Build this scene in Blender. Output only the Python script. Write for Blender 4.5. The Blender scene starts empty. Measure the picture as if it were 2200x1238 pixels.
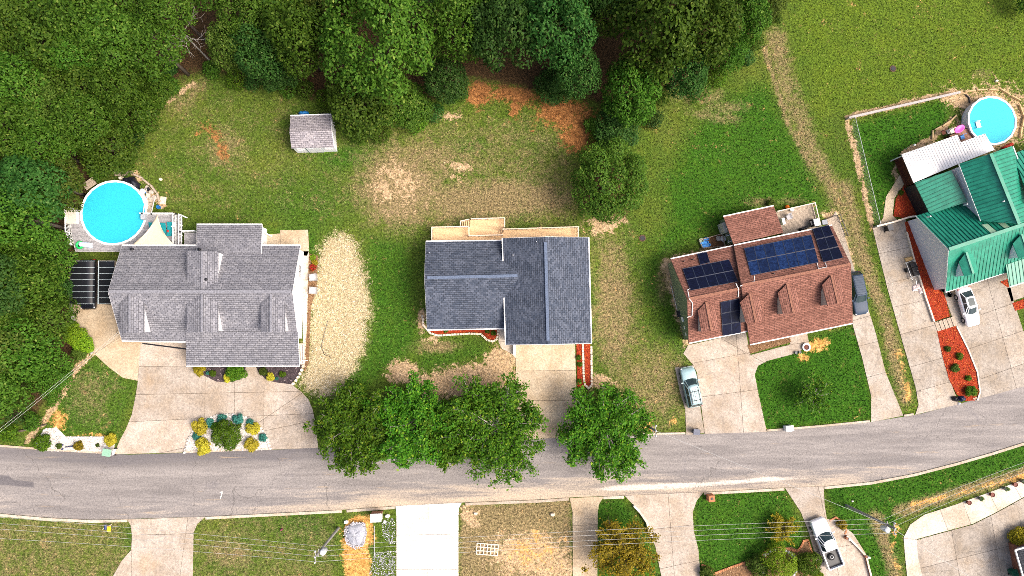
import bpy, bmesh, math, random
import numpy as np
from mathutils import Vector, Matrix, Quaternion
random.seed(7); rng = np.random.default_rng(7)
scene = bpy.context.scene
COL = scene.collection
R = math.radians

# ------------------------------------------------------------------ camera, sky, sun, exposure
IMG_W, IMG_H, FOC, CAM_H = 2200, 1238, 1467.0, 82.0
NADIR = (1058.0, 725.0)                       # where the plumb line under the drone meets the picture
_d = Vector((NADIR[0] - IMG_W / 2, IMG_H / 2 - NADIR[1], -FOC)).normalized()
CAM_Q = _d.rotation_difference(Vector((0, 0, -1)))
cam = bpy.data.cameras.new('camera'); cam.sensor_width = 36; cam.lens = 36 * FOC / IMG_W
cam.clip_start = 1; cam.clip_end = 2000
cam_o = bpy.data.objects.new('camera', cam); COL.objects.link(cam_o)
cam_o.location = (0, 0, CAM_H); cam_o.rotation_mode = 'QUATERNION'; cam_o.rotation_quaternion = CAM_Q
scene.camera = cam_o
SUN_EL, SUN_AZ = R(52), R(108)                # azimuth clockwise from north: light from the east-south-east
world = bpy.data.worlds.new('World'); scene.world = world; world.use_nodes = True
_nt = world.node_tree; _bg = _nt.nodes['Background']
_sky = _nt.nodes.new('ShaderNodeTexSky'); _sky.sky_type = 'NISHITA'; _sky.sun_disc = False
_sky.sun_elevation = SUN_EL; _sky.sun_rotation = SUN_AZ; _sky.air_density = .7; _sky.dust_density = 8.0; _sky.ozone_density = 1.0
_nt.links.new(_sky.outputs[0], _bg.inputs[0]); _bg.inputs[1].default_value = 0.15
sun = bpy.data.lights.new('sun', 'SUN'); sun.energy = 1.15; sun.angle = R(26); sun.color = (1, .95, .87)
sun_o = bpy.data.objects.new('sun', sun); COL.objects.link(sun_o)
_sd = Vector((math.sin(SUN_AZ) * math.cos(SUN_EL), math.cos(SUN_AZ) * math.cos(SUN_EL), math.sin(SUN_EL)))
sun_o.rotation_mode = 'QUATERNION'; sun_o.rotation_quaternion = _sd.to_track_quat('Z', 'Y'); sun_o.location = _sd * 90
scene.view_settings.view_transform = 'Standard'; scene.view_settings.look = 'None'
scene.view_settings.exposure = 0.98; scene.view_settings.gamma = 1
scene.render.engine = 'CYCLES'; scene.cycles.max_bounces = 6; scene.cycles.use_denoising = False; scene.cycles.pixel_filter_type = 'BLACKMAN_HARRIS'; scene.cycles.filter_width = 0.85

# ------------------------------------------------------------------ survey: picture pixel + height -> place
def P(px, py, z=0.0):
    r = CAM_Q @ Vector((px - IMG_W / 2, IMG_H / 2 - py, -FOC)); t = (z - CAM_H) / r.z
    return Vector((r.x * t, r.y * t, z))
def on_plane(px, py, pl):
    r = CAM_Q @ Vector((px - IMG_W / 2, IMG_H / 2 - py, -FOC)); o = Vector((0, 0, CAM_H))
    t = (pl[0] - o).dot(pl[1]) / r.dot(pl[1]); return o + r * t
def plane(a, b, c):
    n = (b - a).cross(c - a).normalized()
    return (a, n if n.z > 0 else -n)
_Rm = np.array(CAM_Q.to_matrix())
def to_px(x, y, z=0.0):
    d = np.stack([x, y, np.full_like(x, 0) + z - CAM_H], -1) @ _Rm
    return IMG_W / 2 - FOC * d[..., 0] / d[..., 2], IMG_H / 2 + FOC * d[..., 1] / d[..., 2]
def pp(pts, z=0.0): return [P(a, b, z) for a, b in pts]

# ------------------------------------------------------------------ materials
MATS = {}
def nodes_of(name):
    m = bpy.data.materials.new(name); m.use_nodes = True; nt = m.node_tree
    return m, nt, nt.nodes['Principled BSDF'], (lambda t, **k: _mk(nt, t, **k))
def _mk(nt, t, **k):
    n = nt.nodes.new(t)
    for a, b in k.items(): setattr(n, a, b)
    return n
def mixc(nt, fac, a, b, mode='MIX'):
    n = nt.nodes.new('ShaderNodeMix'); n.data_type = 'RGBA'; n.blend_type = mode; n.clamp_factor = True
    for sock, v in ((n.inputs[0], fac), (n.inputs[6], a), (n.inputs[7], b)):
        if hasattr(v, 'is_output'): nt.links.new(v, sock)
        elif isinstance(v, (int, float)): sock.default_value = v if sock.type == 'VALUE' else (v, v, v, 1)
        else: sock.default_value = (*v, 1)
    return n.outputs[2]
def math_(nt, op, a, b=None, c=None, clamp=False):
    n = nt.nodes.new('ShaderNodeMath'); n.operation = op; n.use_clamp = clamp
    for i, v in enumerate((a, b, c)):
        if v is None: continue
        if hasattr(v, 'is_output'): nt.links.new(v, n.inputs[i])
        else: n.inputs[i].default_value = v
    return n.outputs[0]
def noise(nt, scale, detail=4, rough=.55, vec=None, dist=0):
    n = nt.nodes.new('ShaderNodeTexNoise'); n.inputs['Scale'].default_value = scale
    n.inputs['Detail'].default_value = detail; n.inputs['Roughness'].default_value = rough; n.inputs['Distortion'].default_value = dist
    if vec is not None: nt.links.new(vec, n.inputs['Vector'])
    return n.outputs['Fac']
def ramp(nt, v, lo, hi, a=0.0, b=1.0):
    n = nt.nodes.new('ShaderNodeMapRange'); n.interpolation_type = 'SMOOTHSTEP'
    nt.links.new(v, n.inputs[0]); n.inputs[1].default_value = lo; n.inputs[2].default_value = hi
    n.inputs[3].default_value = a; n.inputs[4].default_value = b
    return n.outputs[0]
def bump(nt, bs, h, strength, dist=.02):
    n = nt.nodes.new('ShaderNodeBump'); n.inputs['Strength'].default_value = strength; n.inputs['Distance'].default_value = dist
    nt.links.new(h, n.inputs['Height']); nt.links.new(n.outputs[0], bs.inputs['Normal'])
def geo_pos(nt): return nt.nodes.new('ShaderNodeNewGeometry').outputs['Position']
def obj_rand(nt): return nt.nodes.new('ShaderNodeObjectInfo').outputs['Random']
def M(name, col=None, rough=.6, var=.12, scale=6.0, bmp=.15, metal=0.0, grime=0.0, spec=.35, per_obj=0.0, coat=0.0):
    """painted / plain surface with uneven tone, grime blotches and fine relief"""
    if name in MATS: return MATS[name]
    m, nt, bs, mk = nodes_of(name); pos = geo_pos(nt)
    n1 = noise(nt, scale, 5, .6, pos); c = mixc(nt, ramp(nt, n1, .3, .7), tuple(max(0, x * (1 - var)) for x in col), tuple(min(1, x * (1 + var)) for x in col))
    if grime:
        n2 = noise(nt, .45, 6, .65, pos); c = mixc(nt, math_(nt, 'MULTIPLY', ramp(nt, n2, .48, .72), grime), c, tuple(x * .45 for x in col))
    if per_obj:
        r = math_(nt, 'MULTIPLY_ADD', obj_rand(nt), 2 * per_obj, 1 - per_obj); c = mixc(nt, 1.0, c, r, 'MULTIPLY')
    nt.links.new(c, bs.inputs['Base Color']); bs.inputs['Roughness'].default_value = rough; bs.inputs['Metallic'].default_value = metal
    bs.inputs['Specular IOR Level'].default_value = spec; bs.inputs['Coat Weight'].default_value = coat
    if bmp: bump(nt, bs, noise(nt, scale * 5, 3, .6, pos), bmp)
    MATS[name] = m; return m
def mat_concrete(name, col, dark=.5, per_obj=.11, crack=.0, tan=0.35):
    if name in MATS: return MATS[name]
    m, nt, bs, mk = nodes_of(name); pos = geo_pos(nt)
    c = mixc(nt, ramp(nt, noise(nt, .35, 6, .62, pos), .35, .7), col, tuple(x * k for x, k in zip(col, (.80, .74, .66))))
    c = mixc(nt, math_(nt, 'MULTIPLY', ramp(nt, noise(nt, 1.1, 7, .75, pos, 1.8), .46, .72), dark), c, tuple(x * .50 for x in col))
    c = mixc(nt, math_(nt, 'MULTIPLY', ramp(nt, noise(nt, .22, 4, .6, pos, .5), .55, .75), tan), c, (.42, .27, .13))
    c = mixc(nt, ramp(nt, noise(nt, 5, 6, .82, pos), .3, .72), mixc(nt, 1.0, c, .66, 'MULTIPLY'), mixc(nt, 1.0, c, 1.2, 'MULTIPLY'))
    v = mk('ShaderNodeTexVoronoi', feature='DISTANCE_TO_EDGE'); v.inputs['Scale'].default_value = .28
    wv = mk('ShaderNodeVectorMath', operation='MULTIPLY_ADD'); ns = mk('ShaderNodeTexNoise'); ns.inputs['Scale'].default_value = .9; ns.inputs['Detail'].default_value = 6
    nt.links.new(pos, ns.inputs['Vector']); nt.links.new(ns.outputs['Color'], wv.inputs[0]); wv.inputs[1].default_value = (1.6, 1.6, 0); nt.links.new(pos, wv.inputs[2])
    nt.links.new(wv.outputs[0], v.inputs['Vector'])
    if crack:
        k = math_(nt, 'MULTIPLY', math_(nt, 'LESS_THAN', v.outputs['Distance'], .006), crack); c = mixc(nt, k, c, tuple(x * .3 for x in col))
    sm = mk('ShaderNodeMapping'); sm.inputs['Scale'].default_value = (2.2, .22, 1); sm.inputs['Rotation'].default_value = (0, 0, .12); nt.links.new(pos, sm.inputs[0]); c = mixc(nt, math_(nt, 'MULTIPLY', ramp(nt, noise(nt, .8, 6, .7, sm.outputs[0], .6), .5, .72), dark * .55), c, tuple(x * .42 for x in col))
    r = math_(nt, 'MULTIPLY_ADD', obj_rand(nt), 2 * per_obj, 1 - per_obj); c = mixc(nt, 1.0, c, r, 'MULTIPLY')
    nt.links.new(c, bs.inputs['Base Color']); bs.inputs['Roughness'].default_value = .9; bs.inputs['Specular IOR Level'].default_value = .2
    bump(nt, bs, noise(nt, 26, 4, .7, pos), .35)
    MATS[name] = m; return m
def mat_shingle(name, col, col2, row=.24, tab=.5, blend=.75):
    if name in MATS: return MATS[name]
    m, nt, bs, mk = nodes_of(name); uv = mk('ShaderNodeUVMap'); uv.uv_map = 'uv'
    b = mk('ShaderNodeTexBrick'); nt.links.new(uv.outputs[0], b.inputs['Vector']); b.offset = .5; b.inputs['Scale'].default_value = 1
    b.inputs['Brick Width'].default_value = tab; b.inputs['Row Height'].default_value = row; b.inputs['Mortar Size'].default_value = .022; b.inputs['Mortar Smooth'].default_value = .4; b.inputs['Bias'].default_value = 0
    b.inputs['Color1'].default_value = (*col, 1); b.inputs['Color2'].default_value = (*col2, 1); b.inputs['Mortar'].default_value = tuple(x * .30 for x in col) + (1,)
    pos = geo_pos(nt); c = b.outputs['Color']
    c = mixc(nt, ramp(nt, noise(nt, 4.2, 5, .8, pos), .32, .68), mixc(nt, 1.0, c, .68, 'MULTIPLY'), mixc(nt, 1.0, c, 1.28, 'MULTIPLY'))
    c = mixc(nt, ramp(nt, noise(nt, .4, 4, .6, pos), .4, .75, 0, .25), c, tuple(x * .6 for x in col))
    nt.links.new(c, bs.inputs['Base Color']); bs.inputs['Roughness'].default_value = .9; bs.inputs['Specular IOR Level'].default_value = .2
    h = math_(nt, 'ADD', math_(nt, 'MULTIPLY', b.outputs['Fac'], -1.0), math_(nt, 'MULTIPLY', noise(nt, 30, 3, .7, pos), .5)); bump(nt, bs, h, .6, .03)
    MATS[name] = m; return m
def mat_leaf(name, a, b, c3):
    if name in MATS: return MATS[name]
    m, nt, bs, mk = nodes_of(name)
    at = mk('ShaderNodeAttribute', attribute_name='tint'); r = obj_rand(nt)
    c = mixc(nt, ramp(nt, at.outputs['Fac'], 0, .6), a, b); c = mixc(nt, ramp(nt, at.outputs['Fac'], .72, 1.0), c, c3)
    hs = mk('ShaderNodeHueSaturation'); nt.links.new(c, hs.inputs['Color'])
    nt.links.new(math_(nt, 'MULTIPLY_ADD', r, .03, .487), hs.inputs['Hue']); nt.links.new(math_(nt, 'MULTIPLY_ADD', r, .5, .72), hs.inputs['Value'])
    nt.links.new(hs.outputs[0], bs.inputs['Base Color']); bs.inputs['Roughness'].default_value = .6; bs.inputs['Specular IOR Level'].default_value = .12
    tr = mk('ShaderNodeBsdfTranslucent'); nt.links.new(hs.outputs[0], tr.inputs['Color'])
    mx = mk('ShaderNodeMixShader'); mx.inputs[0].default_value = .22
    out = nt.nodes['Material Output']; nt.links.new(bs.outputs[0], mx.inputs[1]); nt.links.new(tr.outputs[0], mx.inputs[2]); nt.links.new(mx.outputs[0], out.inputs[0])
    MATS[name] = m; return m
def mat_water():
    m, nt, bs, mk = nodes_of('pool_water'); pos = geo_pos(nt)
    c = mixc(nt, ramp(nt, noise(nt, 2.6, 5, .7, pos), .3, .75), (.25, .60, .70), (.42, .76, .82))
    nt.links.new(c, bs.inputs['Base Color']); bs.inputs['Roughness'].default_value = .12; bs.inputs['Specular IOR Level'].default_value = .5
    bs.inputs['Transmission Weight'].default_value = .35; bs.inputs['IOR'].default_value = 1.33
    bump(nt, bs, noise(nt, 4, 3, .6, pos), .12, .05); MATS['water'] = m; return m
def mat_glass(name, col=(.015, .02, .025), rough=.15, spec=.3):
    if name in MATS: return MATS[name]
    m, nt, bs, mk = nodes_of(name); bs.inputs['Base Color'].default_value = (*col, 1); bs.inputs['Roughness'].default_value = rough
    bs.inputs['Specular IOR Level'].default_value = spec; MATS[name] = m; return m

# ------------------------------------------------------------------ mesh builder and objects
class MB:
    def __init__(s): s.v = []; s.f = []; s.uv = {}
    def add(s, vs, fs, T=None):
        k = len(s.v); s.v += [tuple(T @ Vector(p)) if T is not None else tuple(p) for p in vs]; s.f += [tuple(i + k for i in q) for q in fs]; return s
    def box(s, c, d, rz=0, T=None):
        x, y, z = (q / 2 for q in d); m = Matrix.Translation(c) @ Matrix.Rotation(rz, 4, 'Z')
        if T is not None: m = m @ T
        return s.add([(-x, -y, -z), (x, -y, -z), (x, y, -z), (-x, y, -z), (-x, -y, z), (x, -y, z), (x, y, z), (-x, y, z)],
                     [(3, 2, 1, 0), (4, 5, 6, 7), (0, 1, 5, 4), (1, 2, 6, 5), (2, 3, 7, 6), (3, 0, 4, 7)], m)
    def prism(s, pts, z0, z1):
        p = [Vector(q) for q in pts]; n = len(p)
        if sum(p[i].x * p[(i + 1) % n].y - p[(i + 1) % n].x * p[i].y for i in range(n)) < 0: p.reverse()
        return s.add([(q.x, q.y, z0) for q in p] + [(q.x, q.y, z1) for q in p],
                     [tuple(range(n - 1, -1, -1)), tuple(range(n, 2 * n))] + [(i, (i + 1) % n, n + (i + 1) % n, n + i) for i in range(n)])
    def slab(s, pts, t=.12, eave=(0, 1)):
        """thick sloping sheet; uv in metres along the eave edge and up the slope"""
        p = [Vector(q) for q in pts]; n = len(p); nor = Vector()
        for i in range(n): nor += (p[i] - p[0]).cross(p[(i + 1) % n] - p[0])
        e = (p[eave[1]] - p[eave[0]]).normalized(); nor.normalize()
        if nor.z < 0: p.reverse(); nor = -nor
        up = nor.cross(e); k = len(s.v)
        s.v += [tuple(q) for q in p] + [tuple(q - Vector((0, 0, t))) for q in p]
        s.f += [tuple(range(k, k + n)), tuple(range(k + 2 * n - 1, k + n - 1, -1))] + [(k + i, k + n + i, k + n + (i + 1) % n, k + (i + 1) % n) for i in range(n)]
        for i, q in enumerate(s.v[k:]): s.uv[k + i] = ((Vector(q) - p[0]).dot(e) + 40, (Vector(q) - p[0]).dot(up) + 40)
        return s
    def beam(s, a, b, w, h):
        a, b = Vector(a), Vector(b); d = (b - a); L = d.length
        if L < 1e-6: return s
        x = d / L; y = Vector((0, 0, 1)).cross(x)
        y = y.normalized() if y.length > 1e-4 else Vector((0, 1, 0)); z = x.cross(y)
        m = Matrix((x, y, z)).transposed().to_4x4(); m.translation = (a + b) / 2
        return s.box((0, 0, 0), (L, w, h)) if False else s._tb(m, (L, w, h))
    def _tb(s, m, d):
        x, y, z = (q / 2 for q in d)
        return s.add([(-x, -y, -z), (x, -y, -z), (x, y, -z), (-x, y, -z), (-x, -y, z), (x, -y, z), (x, y, z), (-x, y, z)],
                     [(3, 2, 1, 0), (4, 5, 6, 7), (0, 1, 5, 4), (1, 2, 6, 5), (2, 3, 7, 6), (3, 0, 4, 7)], m)
    def tube(s, path, r, n=6, r1=None):
        p = [Vector(q) for q in path]; k = len(s.v); m = len(p)
        for i, q in enumerate(p):
            t = (p[min(i + 1, m - 1)] - p[max(i - 1, 0)]).normalized(); a = t.cross(Vector((.13, .31, .94))); a.normalize(); b = t.cross(a)
            rr = r if r1 is None else r + (r1 - r) * i / max(1, m - 1)
            for j in range(n):
                g = 2 * math.pi * j / n; s.v.append(tuple(q + (a * math.cos(g) + b * math.sin(g)) * rr))
        for i in range(m - 1):
            for j in range(n): s.f.append((k + i * n + j, k + i * n + (j + 1) % n, k + (i + 1) * n + (j + 1) % n, k + (i + 1) * n + j))
        s.f.append(tuple(range(k + n - 1, k - 1, -1))); s.f.append(tuple(range(k + (m - 1) * n, k + m * n))); return s
    def lathe(s, c, prof, n=20, sx=1, sy=1, rz=0):
        """profile of (radius, z)"""
        k = len(s.v); c = Vector(c)
        for r, z in prof:
            for j in range(n):
                g = 2 * math.pi * j / n + rz; s.v.append((c.x + r * sx * math.cos(g), c.y + r * sy * math.sin(g), c.z + z))
        for i in range(len(prof) - 1):
            for j in range(n): s.f.append((k + i * n + j, k + i * n + (j + 1) % n, k + (i + 1) * n + (j + 1) % n, k + (i + 1) * n + j))
        if prof[0][0] > 1e-4: s.f.append(tuple(range(k + n - 1, k - 1, -1)))
        if prof[-1][0] > 1e-4: s.f.append(tuple(range(k + (len(prof) - 1) * n, k + len(prof) * n)))
        return s
    def mesh(s, name, mat, smooth=False):
        me = bpy.data.meshes.new(name); me.from_pydata(s.v, [], s.f)
        if s.uv:
            l = me.uv_layers.new(name='uv'); vi = np.empty(len(me.loops), np.int32); me.loops.foreach_get('vertex_index', vi)
            a = np.array([s.uv.get(i, (0, 0)) for i in range(len(s.v))], np.float32); l.data.foreach_set('uv', a[vi].ravel())
        if smooth: me.polygons.foreach_set('use_smooth', [True] * len(me.polygons))
        if mat is not None: me.materials.append(mat)
        me.update(); return me
    def build(s, name, mat, parent=None, local=False, smooth=False, **tags):
        return put(name, s.mesh(name, mat, smooth), parent, local, **tags)
def put(name, me, parent=None, local=False, **tags):
    o = bpy.data.objects.new(name, me); COL.objects.link(o)
    if parent is not None:
        o.parent = parent
        if not local: o.matrix_parent_inverse = WORLD_INV[parent.name] if parent.name in WORLD_INV else Matrix.Identity(4)
    for k, v in tags.items(): o[k] = v
    return o
WORLD_INV = {}
def thing(name, label, cat, loc=(0, 0, 0), rz=0, group=None):
    o = bpy.data.objects.new(name, None); COL.objects.link(o); o.location = loc; o.rotation_euler = (0, 0, rz); o.empty_display_size = .3
    o['label'] = label; o['category'] = cat
    if group: o['group'] = group
    WORLD_INV[o.name] = (Matrix.Translation(loc) @ Matrix.Rotation(rz, 4, 'Z')).inverted()
    return o
def copy_thing(root, loc, rz=0, label=None, scale=None):
    c = root.copy(); COL.objects.link(c); c.location = loc; c.rotation_euler = (0, 0, rz)
    if scale: c.scale = scale if hasattr(scale, '__len__') else (scale,) * 3
    if label: c['label'] = label
    for ch in root.children:
        d = ch.copy(); COL.objects.link(d); d.parent = c
        for g in ch.children:
            e = g.copy(); COL.objects.link(e); e.parent = d
    return c
def poly_sheet(pts, z, t=.05):
    bm = bmesh.new(); vs = [bm.verts.new((p.x, p.y, z)) for p in pts]; f = bm.faces.new(vs); f.normal_update()
    if f.normal.z < 0: f.normal_flip()
    bmesh.ops.triangulate(bm, faces=bm.faces[:]); return bm
def finish_sheet(bm, name, mat, t=.05):
    if t:
        r = bmesh.ops.extrude_face_region(bm, geom=bm.faces[:]); bmesh.ops.translate(bm, verts=[v for v in r['geom'] if isinstance(v, bmesh.types.BMVert)], vec=(0, 0, t))
        bmesh.ops.recalc_face_normals(bm, faces=bm.faces[:])
    me = bpy.data.meshes.new(name); bm.to_mesh(me); bm.free(); me.materials.append(mat); return me
def cut_pieces(pts, lines, gap=.02, z=0.0):
    """cut a plan polygon along lines into separate pieces with a joint between them; returns bmeshes"""
    out = [poly_sheet(pts, z)]
    for a, b in lines:
        a = Vector((a.x, a.y, z)); b = Vector((b.x, b.y, z)); n = Vector((-(b - a).y, (b - a).x, 0)).normalized(); nxt = []
        for bm in out:
            s = [(v.co - a).dot(n) for v in bm.verts]
            if not s: bm.free(); continue
            if min(s) > -gap or max(s) < gap: nxt.append(bm); continue
            b2 = bm.copy()
            for q, sg in ((bm, 1), (b2, -1)):
                bmesh.ops.bisect_plane(q, geom=q.verts[:] + q.edges[:] + q.faces[:], plane_co=a + n * sg * gap, plane_no=n, clear_inner=sg > 0, clear_outer=sg < 0)
                if q.faces: nxt.append(q)
                else: q.free()
        out = nxt
    return out
EXCL = []                                     # plan outlines on which no grass grows
# ================================================================== THE SETTING
# ---- where the turf is dry, bare, sandy, lush ... : outlines surveyed on the ground plane
def seg_dist(X, Y, pts, closed=True):
    d = np.full(X.shape, 1e9); inside = np.zeros(X.shape, bool); n = len(pts)
    for i in range(n if closed else n - 1):
        (x0, y0), (x1, y1) = pts[i], pts[(i + 1) % n]; dx, dy = x1 - x0, y1 - y0
        t = np.clip(((X - x0) * dx + (Y - y0) * dy) / (dx * dx + dy * dy + 1e-9), 0, 1)
        d = np.minimum(d, np.hypot(X - x0 - t * dx, Y - y0 - t * dy))
        if closed and y0 != y1:
            c = ((y0 > Y) != (y1 > Y)) & (X < (x1 - x0) * (Y - y0) / (y1 - y0) + x0); inside ^= c
    return (np.where(inside, d, -d) if closed else d)
def soft_poly(X, Y, pts, feather): return np.clip(seg_dist(X, Y, pts) / feather * .5 + .5, 0, 1)
def soft_line(X, Y, pts, w): return np.clip(1.25 - seg_dist(X, Y, pts, False) / w, 0, 1)
def blob(X, Y, cx, cy, rx, ry=None, ang=0):
    ry = ry or rx; c, s = math.cos(R(ang)), math.sin(R(ang)); dx, dy = X - cx, Y - cy
    return np.clip(1.35 - np.hypot((dx * c + dy * s) / rx, (-dx * s + dy * c) / ry) * .85, 0, 1)
STRAW = [(690, 545), (705, 520), (730, 505), (757, 515), (768, 545), (780, 600), (795, 650), (786, 700), (778, 760), (755, 800), (722, 838), (690, 846), (645, 822), (662, 800), (665, 740), (668, 660), (678, 600)]
def weights(X, Y):
    dry = np.zeros(X.shape); bare = dry.copy(); clay = dry.copy(); lush = dry.copy(); yel = dry.copy(); straw = dry.copy(); litter = dry.copy(); sand = dry.copy()
    mx = lambda a, b: np.maximum(a, b)
    # left back yard, the middle lot, the worn strip right of the middle house
    dry = mx(dry, .20 * soft_poly(X, Y, [(280, 380), (380, 170), (640, 190), (800, 320), (790, 480), (420, 480)], 40))
    dry = mx(dry, .40 * soft_poly(X, Y, [(780, 300), (960, 240), (1240, 240), (1260, 500), (900, 520), (800, 470)], 50))
    dry = mx(dry, 1.0 * blob(X, Y, 865, 400, 95, 85)); dry = mx(dry, .9 * blob(X, Y, 1060, 430, 210, 48, -3))
    dry = mx(dry, .68 * blob(X, Y, 900, 350, 130, 60)); dry = mx(dry, .74 * blob(X, Y, 1320, 660, 45, 170, -3)); dry = mx(dry, .6 * blob(X, Y, 1400, 830, 90, 90))
    dry = mx(dry, .5 * blob(X, Y, 400, 210, 70, 25, -35)); dry = mx(dry, .5 * blob(X, Y, 480, 320, 60, 60))
    dry = mx(dry, .62 * soft_line(X, Y, [(1665, 80), (1690, 190), (1745, 330), (1800, 420), (1840, 560)], 30))
    dry = mx(dry, .75 * soft_line(X, Y, [(1815, 400), (1850, 540), (1905, 690), (1945, 860)], 20))
    dry = mx(dry, .9 * soft_line(X, Y, [(1640, 100), (1690, 260), (1740, 355), (1765, 350)], 6)); dry = mx(dry, .42 * soft_poly(X, Y, [(-60, 1110), (275, 1118), (280, 1180), (250, 1260), (-60, 1260)], 15))
    dry = mx(dry, .34 * soft_poly(X, Y, [(430, 1115), (720, 1100), (720, 1260), (410, 1260)], 15)); dry = mx(dry, .62 * blob(X, Y, 490, 1190, 70, 40))
    dry = mx(dry, .95 * soft_poly(X, Y, [(990, 1085), (1225, 1075), (1232, 1260), (985, 1260)], 10)); dry = mx(dry, .7 * blob(X, Y, 940, 745, 50, 14)); dry = mx(dry, .45 * blob(X, Y, 200, 850, 60, 60))
    dry = mx(dry, .8 * soft_line(X, Y, [(1880, 1110), (1900, 1160), (1925, 1238)], 20)); dry = mx(dry, .85 * soft_line(X, Y, [(1930, 1100), (2060, 1058), (2210, 1015)], 17))
    for a in ((1500, 205, 55, 18, 0), (1560, 230, 40, 14, 0), (1530, 250, 60, 12, 10), (1640, 435, 35, 10, 0), (1700, 432, 25, 8, 0), (1430, 600, 18, 50, 10), (2110, 160, 18, 10, 0)): dry = mx(dry, .58 * blob(X, Y, *a))
    # bare soil
    bare = mx(bare, .95 * blob(X, Y, 1010, 815, 115, 34, -9)); bare = mx(bare, .98 * blob(X, Y, 1078, 790, 38, 45)); bare = mx(bare, .9 * blob(X, Y, 866, 800, 36, 26))
    bare = mx(bare, .75 * blob(X, Y, 985, 357, 34, 9, 8)); bare = mx(bare, .5 * blob(X, Y, 860, 400, 70, 62)); bare = mx(bare, .62 * blob(X, Y, 985, 380, 22, 9))
    bare = mx(bare, .74 * blob(X, Y, 966, 252, 22, 9)); bare = mx(bare, .7 * blob(X, Y, 396, 195, 34, 7, -38)); bare = mx(bare, .62 * blob(X, Y, 360, 222, 30, 8, -38))
    bare = mx(bare, .8 * blob(X, Y, 905, 690, 10, 30)); bare = mx(bare, .7 * blob(X, Y, 930, 730, 22, 8)); bare = mx(bare, .8 * blob(X, Y, 1300, 480, 40, 25)); bare = mx(bare, .7 * blob(X, Y, 1290, 820, 30, 18))
    bare = mx(bare, .92 * soft_line(X, Y, [(1820, 252), (2052, 197)], 8)); bare = mx(bare, .9 * soft_line(X, Y, [(1820, 262), (1838, 330), (1872, 480)], 8)); bare = mx(bare, .9 * blob(X, Y, 2065, 215, 42, 22, 20))
    bare = mx(bare, .95 * soft_line(X, Y, [(1930, 345), (1920, 370), (1935, 400)], 7)); bare = mx(bare, .9 * soft_line(X, Y, [(1940, 330), (2005, 295), (2040, 262)], 8)); bare = mx(bare, .95 * blob(X, Y, 2133, 258, 74, 72))
    bare = mx(bare, .85 * soft_line(X, Y, [(290, 372), (330, 420), (350, 440)], 9)); bare = mx(bare, .8 * soft_poly(X, Y, [(1418, 556), (1580, 520), (1584, 540), (1450, 570), (1462, 640), (1490, 742), (1470, 745), (1440, 640)], 8))
    bare = mx(bare, .8 * soft_poly(X, Y, [(1760, 455), (1800, 450), (1835, 560), (1840, 610), (1815, 560)], 6)); bare = mx(bare, .85 * blob(X, Y, 1140, 1190, 90, 50)); bare = mx(bare, .8 * blob(X, Y, 1195, 1225, 50, 40)); bare = mx(bare, .7 * blob(X, Y, 1010, 1110, 22, 30))
    bare = mx(bare, .7 * soft_line(X, Y, [(60, 945), (120, 870), (165, 790), (195, 765)], 11))
    # red-orange clay and sand
    for a in ((1215, 245, 70, 40, 25), (1110, 205, 60, 22, 10), (1030, 200, 30, 30, 0), (1105, 235, 14, 22, 0), (1245, 290, 40, 40, 0)): clay = mx(clay, .86 * blob(X, Y, *a))
    for a in ((1148, 270, 9, 24, 20), (460, 290, 16, 42, -35), (430, 285, 22, 7, -40), (480, 330, 12, 30, -40), (1010, 205, 22, 9, -40)): clay = mx(clay, .47 * blob(X, Y, *a))
    sand = mx(sand, .97 * soft_poly(X, Y, [(735, 1128), (760, 1112), (800, 1112), (808, 1160), (790, 1180), (800, 1260), (742, 1260), (735, 1180)], 9)); sand = mx(sand, .66 * blob(X, Y, 126, 905, 17, 24)); sand = mx(sand, .55 * soft_line(X, Y, [(138, 938), (248, 936)], 5))
    sand = mx(sand, .9 * blob(X, Y, 1752, 742, 27, 15, -12)); sand = mx(sand, .74 * blob(X, Y, 1725, 768, 20, 8)); sand = mx(sand, .72 * blob(X, Y, 1392, 918, 14, 22)); sand = mx(sand, .62 * blob(X, Y, 1448, 905, 6, 9))
    sand = mx(sand, .56 * soft_line(X, Y, [(1962, 1085), (2060, 1060), (2210, 1020)], 9)); sand = mx(sand, .5 * soft_line(X, Y, [(1930, 1105), (1915, 1180), (1935, 1240)], 10)); sand = mx(sand, .5 * soft_line(X, Y, [(1930, 760), (1955, 860)], 12))
    sand = mx(sand, .45 * blob(X, Y, 1150, 1180, 70, 50))
    # lush and yellowish turf
    lush = mx(lush, .8 * soft_poly(X, Y, [(1430, 470), (1420, 380), (1520, 230), (1650, 170), (1740, 340), (1790, 460), (1660, 450), (1540, 500), (1420, 560), (1490, 780), (1440, 760), (1380, 600)], 30))
    lush = mx(lush, soft_poly(X, Y, [(1605, 765), (1840, 700), (1880, 900), (1640, 925)], 8)); lush = mx(lush, soft_poly(X, Y, [(1835, 265), (2040, 210), (2030, 280), (1920, 350), (1925, 400), (1890, 480)], 10))
    lush = mx(lush, .8 * soft_poly(X, Y, [(1490, 1060), (1690, 1050), (1770, 1260), (1490, 1260)], 8)); lush = mx(lush, .9 * soft_poly(X, Y, [(1770, 1046), (2210, 945), (2210, 1010), (1940, 1090), (1930, 1260), (1860, 1260)], 8))
    lush = mx(lush, .7 * soft_poly(X, Y, [(780, 500), (880, 520), (905, 720), (860, 780), (780, 850), (690, 850), (780, 760), (795, 640)], 20)); lush = mx(lush, .55 * soft_poly(X, Y, [(900, 740), (1050, 730), (1060, 770), (900, 800)], 15))
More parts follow.
